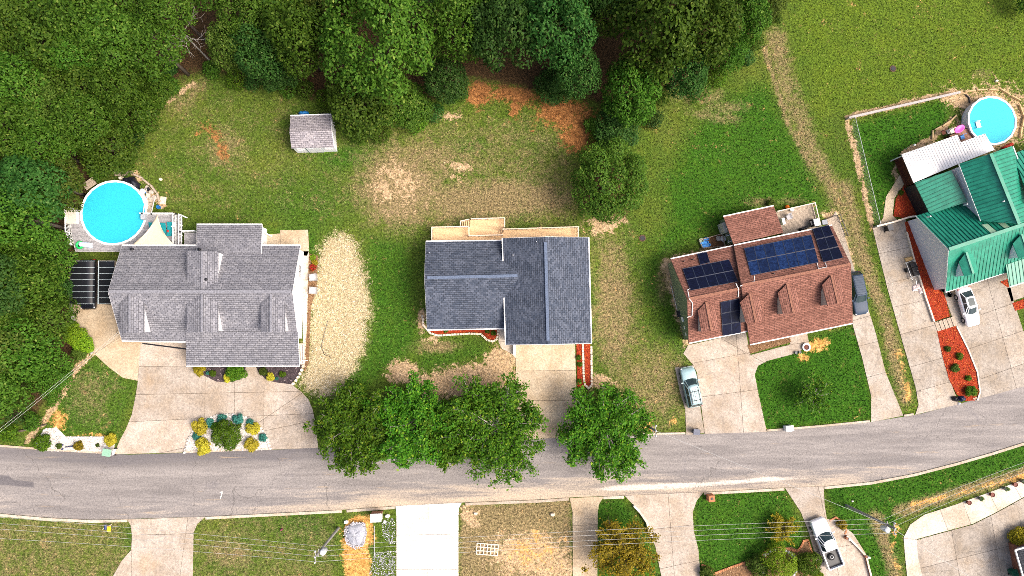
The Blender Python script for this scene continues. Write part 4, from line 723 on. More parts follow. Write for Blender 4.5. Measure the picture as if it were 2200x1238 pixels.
dormer(hD, (2060, 563, 5.2), (2072, 595, 5.2), (2076, 542, 5.68), (2091, 588, 5.68), (2091, 548, 5.2), (2102, 584, 5.2), 3.5, grn, vinyl, .06); dormer(hD, (2176, 524, 5.2), (2189, 556, 5.2), (2195, 503, 5.68), (2210, 549, 5.68), (2212, 510, 5.2), (2224, 545, 5.2), 3.5, grn, vinyl, .06)
pDN = plane(V3(dN0), V3(dN1), V3(dR0)); skl = mat_metal('pale_green_metal', (.22, .36, .24), (.30, .44, .30))
for q4 in ([(2108, 484), (2121, 482), (2142, 500), (2131, 504)], [(2144, 481), (2156, 478), (2171, 491), (2161, 494)]): MB().slab([on_plane(x, y, pDN) + pDN[1] * .09 for x, y in q4], .03).build('light_panel', skl, hD)
for x, y, z in ((1995, 466, 3.4), (2074, 440, 4.0), (2152, 434, 6.4)): pipe_vent(hD, x, y, z, .4, .08, white)
wc = (V3(dN0) + V3(dS0)) / 2; de = (V3(dS1) - V3(dS0)).normalized(); wq = Vector((wc.x, wc.y, 0)) + de * .35; win(hD, wq + Vector((0, 0, 3.0)), -de, .8, .9)
excl([(1945, 465), (1990, 455), (1955, 400), (2030, 372), (2055, 350), (2290, 280), (2290, 540), (2150, 590), (2025, 625), (2000, 600)])
pr = thing('patio_roof', 'long white ribbed metal patio roof beside the pool', 'patio roof', P(2030, 340)); zt = 2.7
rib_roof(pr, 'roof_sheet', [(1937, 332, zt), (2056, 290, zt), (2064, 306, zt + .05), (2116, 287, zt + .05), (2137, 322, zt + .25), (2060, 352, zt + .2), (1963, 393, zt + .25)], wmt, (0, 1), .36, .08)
for x, y in ((1941, 334), (2000, 314), (2054, 294), (2112, 292)): q = P(x, y, zt); MB().box((q.x, q.y, zt / 2 - .05), (.1, .1, zt - .1)).build('post', white, pr)
fD = thing('privacy_fence', 'reddish brown board fence by the patio roof', 'fence', P(1935, 370)); fa, fb = P(1921, 343), P(1946, 401); n = 14
for k in range(n):
    p = fa.lerp(fb, (k + .5) / n); MB().box((p.x, p.y, .85 + random.uniform(-.02, .02)), (.03, (fb - fa).length / n - .015, 1.7), math.atan2((fb - fa).y, (fb - fa).x) - R(90)).build('board', brown_p, fD)
b = MB()
for z in (.4, 1.4): b.beam(fa + Vector((.06, 0, z)), fb + Vector((.06, 0, z)), .05, .09)
b.build('rail', brown_p, fD)
dd_ = thing('deck', 'reddish brown deck floor under the white patio roof', 'deck', P(1990, 350)); DD = [(1924, 343), (2040, 302), (2075, 330), (2060, 352), (1962, 393), (1948, 400)]; boards(dd_, DD, .5, brown_p, ((1924, 343), (2040, 302))); frame_under(dd_, DD, .5, brown_p); excl(DD)

# ---------------- house corner at the lower right edge
hE = thing('house', 'corner of a brick house with black roof at the lower right edge', 'house', P(2200, 1220)); bk = M('red_brick', (.27, .11, .06), .85, .35, 9, .4)
MB().prism(pp([(2165, 1166), (2310, 1125), (2340, 1300), (2190, 1300)]), 0, .9).build('brick_wall', bk, hE); MB().prism(pp([(2172, 1172), (2310, 1135), (2330, 1300), (2196, 1300)]), .9, 2.5).build('wall', grey_w, hE)
roof(hE, 'roof', [(2181, 1182, 2.7), (2310, 1146, 2.7), (2340, 1300, 4.0), (2215, 1300, 3.6)], mat_shingle('black_shingles', (.02, .023, .03), (.05, .052, .06)), .12); strip(hE, 'rake_trim', (2181, 1182, 2.7), (2216, 1302, 3.6), white, .14, .18); strip(hE, 'gutter', (2181, 1182, 2.7), (2310, 1146, 2.7), white, .14, .16)
excl([(2165, 1166), (2310, 1120), (2340, 1300), (2190, 1300)])
# ================================================================== TREES AND SHRUBS
bark = M('bark', (.11, .085, .065), .95, .35, 8, .6); bark_pale = M('pale_bark', (.26, .235, .21), .9, .25, 8, .4)
LEAF = {'oak': mat_leaf('leaf_oak', (.018, .055, .003), (.060, .125, .010), (.165, .225, .036)), 'bright': mat_leaf('leaf_bright', (.018, .058, .003), (.068, .138, .012), (.19, .245, .042)), 'dark': mat_leaf('leaf_dark', (.012, .046, .006), (.040, .100, .016), (.115, .175, .042)),
        'maple': mat_leaf('leaf_maple', (.018, .076, .003), (.072, .168, .009), (.26, .33, .024)), 'olive': mat_leaf('leaf_olive', (.024, .052, .004), (.074, .112, .014), (.17, .20, .042)), 'gold': mat_leaf('leaf_gold', (.13, .12, .010), (.30, .24, .014), (.44, .30, .024)),
        'yellow': mat_leaf('leaf_yellow', (.26, .23, .012), (.52, .47, .04), (.66, .60, .10)), 'blue': mat_leaf('leaf_blue', (.014, .10, .070), (.05, .20, .15), (.12, .30, .23)), 'hedge': mat_leaf('leaf_hedge', (.030, .085, .005), (.078, .150, .008), (.15, .22, .016)), 'flower': mat_leaf('petals', (.08, .10, .01), (.5, .05, .02), (.75, .30, .03)), 'lime': mat_leaf('leaf_lime', (.07, .15, .006), (.17, .27, .012), (.29, .36, .03))}
def unit(v): return v / (np.linalg.norm(v, axis=-1, keepdims=True) + 1e-9)
def leaf_faces(c, nrm, size, g):
    n = len(c); t = unit(np.cross(nrm, unit(g.normal(size=(n, 3))))); b = np.cross(nrm, t); s = size[:, None]
    V = np.stack([c + t * s, c + b * s * .58 + nrm * s * .12, c - t * s, c - b * s * .58 + nrm * s * .12], 1).reshape(-1, 3); return V, np.arange(4 * n).reshape(-1, 4)
def lobes_crown(seed, Rr, Hh, n_lobe, n_leaf, leaf, low=-.35, tight=.62, lr=(.26, .46)):
    """billowing crown: leaves over the shells of many uneven lobes, with gaps between them"""
    g = np.random.default_rng(seed); d = unit(g.normal(size=(n_lobe * 3, 3))); d = d[d[:, 2] > low][:n_lobe]; k = len(d); rad = Rr * g.uniform(*lr, k)
    c = d * np.array([Rr, Rr, Hh]) * (g.uniform(tight * .75, tight * 1.12, k))[:, None]; c = np.vstack([c, [[0, 0, 0]]]); rad = np.append(rad, Rr * .55); w = rad ** 2; w[-1] *= .5; w /= w.sum()
    li = g.choice(len(rad), n_leaf, p=w); dd = unit(g.normal(size=(n_leaf, 3)) + np.array([0, 0, .35])); p = c[li] + dd * (rad[li] * g.uniform(.72, 1.06, n_leaf))[:, None] * np.array([1, 1, .9])
    p += g.normal(0, leaf * .35, p.shape); inner = np.zeros(n_leaf, bool)
    for i in range(len(rad)): inner |= (np.linalg.norm((p - c[i]) / np.array([1, 1, .9]), axis=1) < rad[i] * .66) & (li != i)
    p, dd = p[~inner], dd[~inner]; nr = unit(dd * .9 + np.array([0, 0, .55]) + g.normal(0, .55, p.shape)); return p, nr, leaf * g.uniform(.65, 1.35, len(p)), g, c, rad
def crown_mesh(name, seed, Rr, Hh, n_lobe, n_leaf, leaf, mat, **k):
    p, nr, s, g, c, rad = lobes_crown(seed, Rr, Hh, n_lobe, n_leaf, leaf, **k); V, F = leaf_faces(p, nr, s, g); t = np.clip(g.beta(2, 2.4, len(p)), 0, 1); return fast_mesh(name, V, F, mat, tint=np.repeat(t, 4)), c, rad
def trunk_mesh(name, zc, r, c, rad, mat, seed, n=6):
    g = random.Random(seed); b = MB(); b.tube([(0, 0, 0), (g.uniform(-.15, .15), g.uniform(-.15, .15), zc * .5), (0, 0, zc)], r, 7, r * .55)
    for i in g.sample(range(len(c) - 1), min(n, len(c) - 1)):
        e = Vector(c[i]) + Vector((0, 0, zc)); b.tube([(0, 0, zc * .6), (e.x * .45, e.y * .45, zc * .72 + e.z * .12), e], r * .4, 5, r * .08)
    return b.mesh(name, mat, True)
PROTO = {}
def proto(kind, i):
    """shared crown and trunk meshes of a kind of tree"""
    if (kind, i) in PROTO: return PROTO[kind, i]
    s = hash_(kind) + i * 17
    if kind in ('oak', 'bright', 'dark', 'olive'): me, c, rad = crown_mesh('crown', s, 4.2, 4.0, 52, 12500, .165, LEAF[kind], lr=(.20, .36), tight=.70); tr = trunk_mesh('trunk', 9.0, .26, c, rad, bark, s)
    else: me, c, rad = crown_mesh('crown', s, 4.2, 4.0, 80, 22000, .115, LEAF['bright'], lr=(.16, .28), tight=.74); tr = trunk_mesh('trunk', 9.0, .26, c, rad, bark, s)
    PROTO[kind, i] = (me, tr); return PROTO[kind, i]
def hash_(s): return sum(ord(ch) * (k + 3) for k, ch in enumerate(s))
def tree(name, label, kind, px, py, rpx, zc, i=0, group=None, sq=1.0):
    """tree whose crown centre stands over picture point (px, py) at height zc; rpx = crown radius in picture pixels"""
    while zc > 2.2:
        q = P(px, py, zc); bx, by = to_px(np.array([q.x]), np.array([q.y]))
        if weights(bx, by)[1][0, 2] > .45: break
        zc -= .4
    sq = max(.6, min(sq, zc / (rpx / 19.5) * .95)); me, tr = proto(kind, i); q = P(px, py, zc); f = rpx * (CAM_H - zc) / FOC / 4.2 * 1.02; t = thing(name, label, 'tree', (q.x, q.y, 0), random.uniform(0, 6.28), group)
    c = put('crown', me, t, True); c.location = (0, 0, zc); c.scale = (f, f * random.uniform(.92, 1.08), f * sq); k = put('trunk', tr, t, True); k.scale = (max(.8, f), max(.8, f), zc / 9.0); return t
# --- the wood: edge trees read one by one, the rest behind them
KEY = [  # crown x, y, radius, height of crown centre, kind, label
 (812, 95, 128, 12.5, 'giant', 'tallest bright green tree beside the garden shed'), (775, 215, 85, 6.5, 'bright', 'lower bright tree leaning over the garden shed corner'), (860, 225, 66, 6, 'bright', 'bright tree at the lawn edge right of the shed'),
 (955, 175, 55, 7, 'dark', 'dark slim tree left of the clay patch'), (985, 60, 75, 11, 'oak', 'oak at the top edge right of the tallest bright tree'), (1075, 85, 84, 11, 'dark', 'broad blue green tree above the clay patch'),
 (1200, 75, 92, 12, 'dark', 'largest blue green tree right of the broad one'), (1235, 160, 58, 8, 'dark', 'smaller blue green tree hanging over the clay patch'), (1190, 185, 48, 5, 'dark', 'low dark tree at the edge of the clay patch'),
 (1400, 70, 105, 12, 'oak', 'wide oak at the top above the bright green lawn'), (1505, 65, 88, 11, 'oak', 'oak at the top right end of the wood'), (1465, 155, 62, 6.5, 'dark', 'shaded low tree under the oaks by the bright green lawn'), (1590, 50, 60, 8, 'oak', 'last oak of the wood beside the dry track'), (1555, 115, 48, 5, 'oak', 'small oak at the corner of the bright green lawn'), (1640, 15, 45, 6, 'olive', 'olive green tree at the top end of the dry track'),
 (1355, 195, 72, 8.5, 'oak', 'oak on the line between clay patch and bright lawn'), (1330, 268, 58, 5, 'dark', 'dark tree just above the round bright tree'), (1305, 392, 94, 5, 'giant', 'round bright tree standing between the two back lawns'),
 (650, 90, 78, 10, 'oak', 'oak above the garden shed'), (560, 120, 66, 8, 'dark', 'dark tree at the top of the left back lawn'), (600, 150, 48, 4, 'dark', 'low dark tree on the edge above the left back lawn'), (505, 105, 58, 8, 'olive', 'olive green tree left of the dark one above the lawn'),
 (335, 195, 44, 4, 'bright', 'small bright tree at the top left corner of the lawn'), (285, 240, 60, 6, 'oak', 'oak bulging over the left edge of the lawn'), (232, 318, 66, 6, 'bright', 'bright tree just above the left pool'), (255, 190, 58, 9, 'oak', 'oak behind the bulging lawn edge oak'),
 (60, 470, 78, 9, 'bright', 'bright tree left of the round pool'), (105, 545, 58, 7, 'bright', 'bright tree leaning over the left end of the pool deck'), (70, 600, 70, 8, 'bright', 'bright tree left of the dark carport'), (95, 690, 62, 6, 'maple_', 'bright tree below the dark carport'), (40, 740, 72, 8, 'bright', 'bright tree at the left edge above the small lawn'), (100, 790, 52, 4.5, 'oak', 'low oak at the upper left of the small round lawn'), (40, 830, 50, 4, 'oak', 'low oak at the left edge near the street'), (130, 625, 36, 4, 'dark', 'dark little tree touching the carport')]
for i, (x, y, r, z, k, lb) in enumerate(KEY): tree('oak_tree' if k == 'oak' else 'broadleaf_tree', lb, 'bright' if k == 'maple_' else k, x, y, r, z * .8, i % 4, 'trees along the edge of the wood', max(1.0, min(1.5, z * .8 / (r / 19.5) * .88)))
FILL = [[(-60, -60), (470, -60), (430, 60), (330, 120), (250, 150), (210, 250), (170, 330), (130, 420), (20, 430), (-60, 440)], [(470, -60), (760, -60), (720, 40), (560, 60), (470, 60)], [(900, -60), (1640, -60), (1600, 0), (1300, 30), (900, 20)], [(-70, 430), (20, 430), (10, 860), (-70, 860)]]
pts = [(x, y) for x, y, *_ in KEY]; nfill = 0
PLACED = []; ZONE = ['in the upper left wood', 'in the wood above the garden shed', 'in the wood along the top middle', 'at the left edge beside the pool']; ORD = ['first', 'second', 'third', 'fourth', 'fifth', 'sixth', 'seventh', 'eighth', 'ninth', 'tenth', 'eleventh', 'twelfth', 'thirteenth', 'fourteenth', 'fifteenth', 'sixteenth', 'seventeenth', 'eighteenth', 'nineteenth', 'twentieth']; ORD += ['twenty ' + o for o in ORD[:9]] + ['thirtieth'] + ['thirty ' + o for o in ORD[:9]]
for zone, poly in enumerate(FILL):
    for _ in range(900):
        x, y = random.uniform(-70, 1650), random.uniform(-60, 870)
        if not in_poly(np.array([x]), np.array([y]), poly)[0] or min(math.hypot(x - a, y - b) for a, b in pts) < 56: continue
        if math.hypot(x - 410, y - 90) < 66 or math.hypot(x - 285, y - 140) < 50: continue
        pts.append((x, y)); k = random.choice(['oak', 'oak', 'oak', 'olive', 'bright', 'oak', 'bright', 'dark']); PLACED.append((zone, x, y, k, random.uniform(58, 84), random.uniform(6.5, 10), random.randrange(4)))
HUE = {'oak': 'mid green', 'olive': 'olive', 'bright': 'bright green', 'dark': 'dark bluish'}
for zone in range(4):
    for n_, (zn, x, y, k, r, z, i) in enumerate(sorted(a for a in PLACED if a[0] == zone) if zone < 3 else sorted((a for a in PLACED if a[0] == 3), key=lambda a: a[2])):
        tree('forest_tree', f'{HUE[k]} tree {ZONE[zone]}, {ORD[n_]} from the {"left" if zone < 3 else "top"}', k, x, y, r, z, i, 'trees inside the wood')
# --- dead tree
dt = thing('dead_tree', 'bare grey dead tree in the gap of the wood', 'tree', P(455, 135, 0)); b = MB(); g = random.Random(4)
def twig(p, d, L, r, depth):
    q = [p]; dd = d.copy()
    for k in range(4): dd = (dd + Vector((g.uniform(-.3, .3), g.uniform(-.3, .3), g.uniform(-.15, .15)))).normalized(); q.append(q[-1] + dd * L / 4)
    b.tube(q, r, 5, r * .45)
    if depth:
        for k in (2, 3, 4, 4): twig(q[k], (dd + Vector((g.uniform(-1, 1), g.uniform(-1, 1), g.uniform(-.2, .5)))).normalized(), L * .62, r * .5, depth - 1)
p0 = P(455, 135, 0); b.tube([p0, p0 + Vector((.1, 0, 4)), p0 + Vector((0, .1, 8.4))], .12, 6, .06)
for k in range(6): a = k * 1.05; twig(p0 + Vector((0, 0, 7.6)), Vector((math.cos(a), math.sin(a), .3)).normalized(), 2.0, .05, 2)
b.build('trunk', bark_pale, dt)
# --- roadside trees: limbs radiating, sprays of leaves at their ends
def spray_tree(name, label, px, py, rpx, zc, seed, mat, n_limb=34, n_leaf=8500, leaf=.15, group=None, limb=bark_pale, flat=.55, cat='tree'):
    g = np.random.default_rng(seed); q = P(px, py, zc); Rr = rpx * (CAM_H - zc) / FOC; t = thing(name, label, cat, (q.x, q.y, 0), 0, group); b = MB(); C = []; N = []
    b.tube([(0, 0, 0), (.05, .03, zc * .45), (0, 0, zc * .75)], .04 * Rr + .05, 7, .03 * Rr + .03)
    for i in range(n_limb):
        a = i * 2.39996 + g.uniform(-.3, .3); el = g.uniform(-.05, 1.15) if i % 3 else g.uniform(.0, .35); L = Rr * g.uniform(.72, 1.08) * (1 - .32 * (el > .8)); d = Vector((math.cos(a) * math.cos(el), math.sin(a) * math.cos(el), math.sin(el) * flat)); p = Vector((0, 0, zc * .62 + .1 * zc * g.random())); path = [p]
        for k in range(5): d = (d + Vector((g.normal(0, .13), g.normal(0, .13), g.normal(0, .08) - .02))).normalized(); p = p + d * L / 5; path.append(p.copy())
        b.tube(path, .012 * Rr + .02, 5, .008)
        for k in range(13):
            f = g.uniform(.28, 1.0); j = min(4, int(f * 5)); m = path[j].lerp(path[j + 1], f * 5 - j); sd = Vector((g.normal(0, 1), g.normal(0, 1), g.normal(.1, .5))).normalized(); e = m + sd * Rr * .24 * (1.15 - .55 * f); b.tube([m, e], .008 * Rr ** .5, 4, .004)
            nn = n_leaf // (n_limb * 13); u = g.uniform(.2, 1.1, nn)[:, None]; pt = np.array(m) + (np.array(e) - np.array(m)) * u + g.normal(0, Rr * .035 + .03, (nn, 3)); C.append(pt); N.append(unit(np.array([0, 0, .9]) + g.normal(0, .55, (nn, 3)) + np.array(sd) * .3))
    C, N = np.vstack(C), np.vstack(N); V, F = leaf_faces(C, N, leaf * g.uniform(.6, 1.4, len(C)), g); tt = np.clip(g.beta(2, 2.3, len(C)), 0, 1)
    b.build('trunk', limb, t, True); put('crown', fast_mesh('crown', V, F, mat, tint=np.repeat(tt, 4)), t, True); return t
RT = 'trees in a row along the street'
for n_, (x, y, r, z, sd, lb) in enumerate([(758, 928, 98, 4.6, 11, 'leftmost roadside tree with pale bare twigs showing'), (878, 915, 98, 4.8, 12, 'second roadside tree from the left, in the joined row'), (1062, 922, 116, 5.0, 13, 'third roadside tree, left of the cream drive'), (968, 930, 78, 4.2, 17, 'smaller roadside tree squeezed between the second and third'), (1305, 930, 104, 4.8, 14, 'roadside tree standing alone right of the cream drive')]):
    spray_tree('maple_tree', lb, x, y, r, z, sd, LEAF['maple'], 46, 21000, .15, RT)
spray_tree('young_tree', 'small thin tree on the front lawn of the brown roofed house', 1757, 852, 46, 3.0, 21, LEAF['maple'], 16, 2200, .12); spray_tree('golden_tree', 'golden green leafy tree at the bottom beside the drive', 1342, 1192, 78, 4.0, 22, LEAF['gold'], 34, 9000, .12, limb=bark); spray_tree('golden_bush', 'round golden bush on the bottom lawn left of the pickup', 1686, 1140, 34, 1.7, 23, LEAF['gold'], 18, 3200, .09, limb=bark, cat='shrub')
# --- clipped and loose shrubs
def shrub(name, label, px, py, rpx, kind, h=None, seed=0, leaf=None, n=None, group=None, cat='shrub'):
    Rr = rpx / 17.9 * 1.2; h = h or Rr * .9; z = h * .62; q = P(px, py, z); lf = leaf or max(.045, min(.085, Rr * .13)); n = n or int(min(9000, 800 + 2600 * Rr * Rr)); me, c, rad = crown_mesh('foliage', 300 + seed + int(px), Rr, h * .75, 22, n, lf, LEAF[kind], low=-.2, tight=.66, lr=(.28, .42))
    t = thing(name, label, cat, (q.x, q.y, 0), 0, group); f = put('foliage', me, t, True); f.location = (0, 0, z); b = MB()
    for k in range(4): a = k * 1.6; b.tube([(.03 * math.cos(a), .03 * math.sin(a), 0), (Rr * .4 * math.cos(a), Rr * .4 * math.sin(a), z)], .02, 4, .008)
    b.build('stem', bark, t, True); return t
for x, y, r, k, lb in [(431, 916, 15, 'yellow', 'yellow ball shrub at the upper left of the gravel island'), (436, 960, 15, 'yellow', 'yellow ball shrub at the lower left of the gravel island'), (543, 919, 12.5, 'yellow', 'yellow ball shrub at the upper right of the gravel island'), (540, 955, 13.5, 'yellow', 'yellow ball shrub at the lower right of the gravel island'), (485, 937, 27, 'hedge', 'largest clipped green shrub in the middle of the gravel island'), (465, 917, 9, 'hedge', 'small green shrub touching the largest one on the gravel island'),
        (477, 899, 9, 'blue', 'blue green juniper at the top of the gravel island'), (511, 900, 10, 'blue', 'blue green juniper right of the island top'), (450, 909, 8.5, 'blue', 'blue green juniper beside the upper left yellow ball'), (424, 935, 8, 'blue', 'blue green juniper between the two left yellow balls'), (538, 907, 7, 'blue', 'blue green juniper just above the upper right yellow ball'), (565, 941, 8, 'blue', 'blue green juniper at the right tip of the gravel island'), (514, 914, 5, 'olive', 'tiny olive plant inside the gravel island'),
        (429, 795, 12, 'gold', 'golden shrub at the left end of the dark mulch bed'), (508, 800, 18, 'hedge', 'big green shrub by the grey house front walk'), (490, 812, 8.5, 'yellow', 'small yellow shrub in front of the big green one'), (457, 802, 6, 'hedge', 'small green plant in the left dark mulch bed'), (566, 798, 8, 'olive', 'loose olive shrub in the right dark mulch bed'), (581, 810, 8, 'yellow', 'yellow shrub in the right dark mulch bed'), (607, 804, 6, 'hedge', 'small green plant at the right end of the dark mulch'), (446, 802, 3.5, 'blue', 'tiny blue plant in the left dark mulch bed'), (594, 813, 3.5, 'blue', 'tiny blue plant beside the yellow shrub'),
        (92, 950, 16, 'hedge', 'spreading green shrub at the left end of the gravel strip'), (239, 945, 11, 'yellow', 'yellow shrub at the right end of the gravel strip'), (127, 958, 6, 'olive', 'dark little plant in the gravel strip'), (169, 958, 8.5, 'gold', 'golden shrub in the middle of the gravel strip'), (210, 957, 3.5, 'olive', 'tiny plant in the gravel strip near the drive'),
        (163, 718, 22, 'lime', 'lime green hedge clump by the curved drive edging'), (180, 738, 18, 'lime', 'lower lime green clump by the curved drive edging'), (170, 760, 14, 'olive', 'olive clump below the lime green ones'),
        (672, 554, 6, 'lime', 'lime plant at the top of the brown mulch strip'), (676, 565, 6, 'gold', 'golden plant above the red flowers'), (672, 575, 7, 'flower', 'red flowering plant above the air conditioners'),
        (1060, 716, 5, 'hedge', 'small shrub in the corner of the red bed by the door'), (958, 711, 4, 'hedge', 'left small shrub under the eave in the red bed'), (1047, 711, 4.5, 'hedge', 'right small shrub under the eave in the red bed'), (1243, 768, 5, 'hedge', 'upper small shrub in the strip beside the cream drive'), (1246, 783, 5, 'hedge', 'middle small shrub in the strip beside the cream drive'), (1245, 818, 4, 'hedge', 'lowest small shrub in the strip beside the cream drive'),
        (2086, 841, 11, 'hedge', 'largest shrub at the street end of the red mulch'), (2080, 813, 6, 'hedge', 'shrub above the largest one in the red mulch'), (2052, 791, 8, 'olive', 'olive shrub in the middle of the red mulch'), (2061, 766, 7, 'hedge', 'green shrub in the upper part of the red mulch'), (2036, 750, 6, 'olive', 'top left small shrub in the red mulch by the steps'), (1936, 414, 5, 'hedge', 'small shrub in the red mulch by the brown fence'),
        (1672, 1210, 34, 'lime', 'round bright green shrub ringed with white stones'), (1628, 1215, 20, 'olive', 'olive shrub left of the ringed bright one'), (1735, 1205, 26, 'hedge', 'spiky dark green shrub beside the pickup'), (1518, 1230, 14, 'olive', 'shrub at the corner of the brick edged bed'), (1808, 1128, 10, 'gold', 'golden flowers in the small brick ringed bed'), (2185, 1152, 16, 'gold', 'golden bush at the house corner on the lower right'), (2210, 1145, 16, 'gold', 'golden bush cut by the right picture edge'), (1655, 438, 9, 'olive', 'tall weeds behind the brown sunroom roof'), (1760, 1238, 9, 'lime', 'lime plant at the bottom beside the pickup drive')]:
    shrub('flower_clump' if k == 'flower' else 'shrub', lb, x, y, r, k, cat='flowers' if k == 'flower' else 'shrub')
UND = [(345, 165, 22), (365, 185, 18), (330, 225, 22), (310, 270, 22), (292, 300, 20), (265, 345, 20), (210, 372, 18), (455, 150, 18), (505, 170, 22), (545, 180, 18), (620, 188, 22), (655, 195, 20), (700, 215, 22), (735, 255, 26), (770, 285, 24), (815, 290, 22), (895, 262, 22), (930, 240, 22), (985, 205, 18), (1270, 270, 16), (1290, 300, 22), (1400, 255, 22), (1415, 210, 22), (1500, 195, 24), (1540, 165, 22), (1600, 125, 20), (1620, 90, 20), (1660, 35, 20), (150, 405, 16), (140, 450, 18), (30, 890, 24), (70, 905, 18), (110, 850, 20), (135, 800, 18), (20, 930, 16), (365, 150, 14)]
for i, (x, y, r) in enumerate(sorted(UND)): shrub('understorey_bush', f'low leafy bush at the foot of the wood, {ORD[i]} from the left', x, y, r, ('hedge', 'dark', 'oak', 'bright')[i % 4], 1.1, i, .11, 1500, 'bushes along the wood edge', 'bush')
shrub('corner_tree_tip', 'leafy tree tip at the top right corner', 2205, 5, 26, 'bright', 3, 5, .13, 2500, cat='tree')
# ================================================================== VEHICLES
def paint(name, col, metal=.0): return M(name, col, .28, .03, 2, 0, metal=metal, spec=.5, coat=.6)
car_glass = mat_glass('car_glass', (.03, .05, .055), .05); tyre = M('tyre_rubber', (.02, .02, .02), .85, .2, 8); rim_m = M('alloy', (.5, .5, .52), .3, .05, metal=.8); lamp_m = M('lamp_lens', (.75, .76, .78), .15, .05); tail_m = M('tail_lens', (.35, .02, .015), .25, .1)
def loft(rings, close=True):
    b = MB(); n = len(rings[0])
    for r in rings: b.v += [tuple(p) for p in r]
    for i in range(len(rings) - 1):
        for j in range(n): b.f.append((i * n + j, i * n + (j + 1) % n, (i + 1) * n + (j + 1) % n, (i + 1) * n + j))
    b.f.append(tuple(range(n - 1, -1, -1))); b.f.append(tuple(range((len(rings) - 1) * n, len(rings) * n))); return b
SPEC = {'sedan': dict(L=4.7, W=1.84, H=1.45, g=(-.43, .21, -.26, .04, .85, .66, .95), st=[(-.5, .72, .70), (-.485, .86, .86), (-.45, .95, .95), (-.38, .99, .98), (-.1, 1, .98), (.15, 1, .95), (.27, .99, .92), (.38, .97, .86), (.45, .90, .76), (.485, .78, .66), (.5, .62, .55)]),
        'suv': dict(L=4.75, W=1.86, H=1.72, g=(-.485, .22, -.42, .07, .90, .74, 1.08), st=[(-.5, .86, .80), (-.49, .93, 1.0), (-.46, .97, 1.08), (-.3, 1, 1.10), (.1, 1, 1.08), (.25, .99, 1.05), (.38, .97, .99), (.46, .90, .90), (.49, .80, .78), (.5, .70, .62)]),
        'pickup': dict(L=5.85, W=2.0, H=1.88, g=(-.115, .235, -.085, .11, .90, .75, 1.15), st=[(-.13, 1, 1.16), (0, 1, 1.16), (.2, 1, 1.14), (.27, .99, 1.11), (.38, .97, 1.06), (.455, .92, .98), (.488, .82, .85), (.5, .74, .68)])}
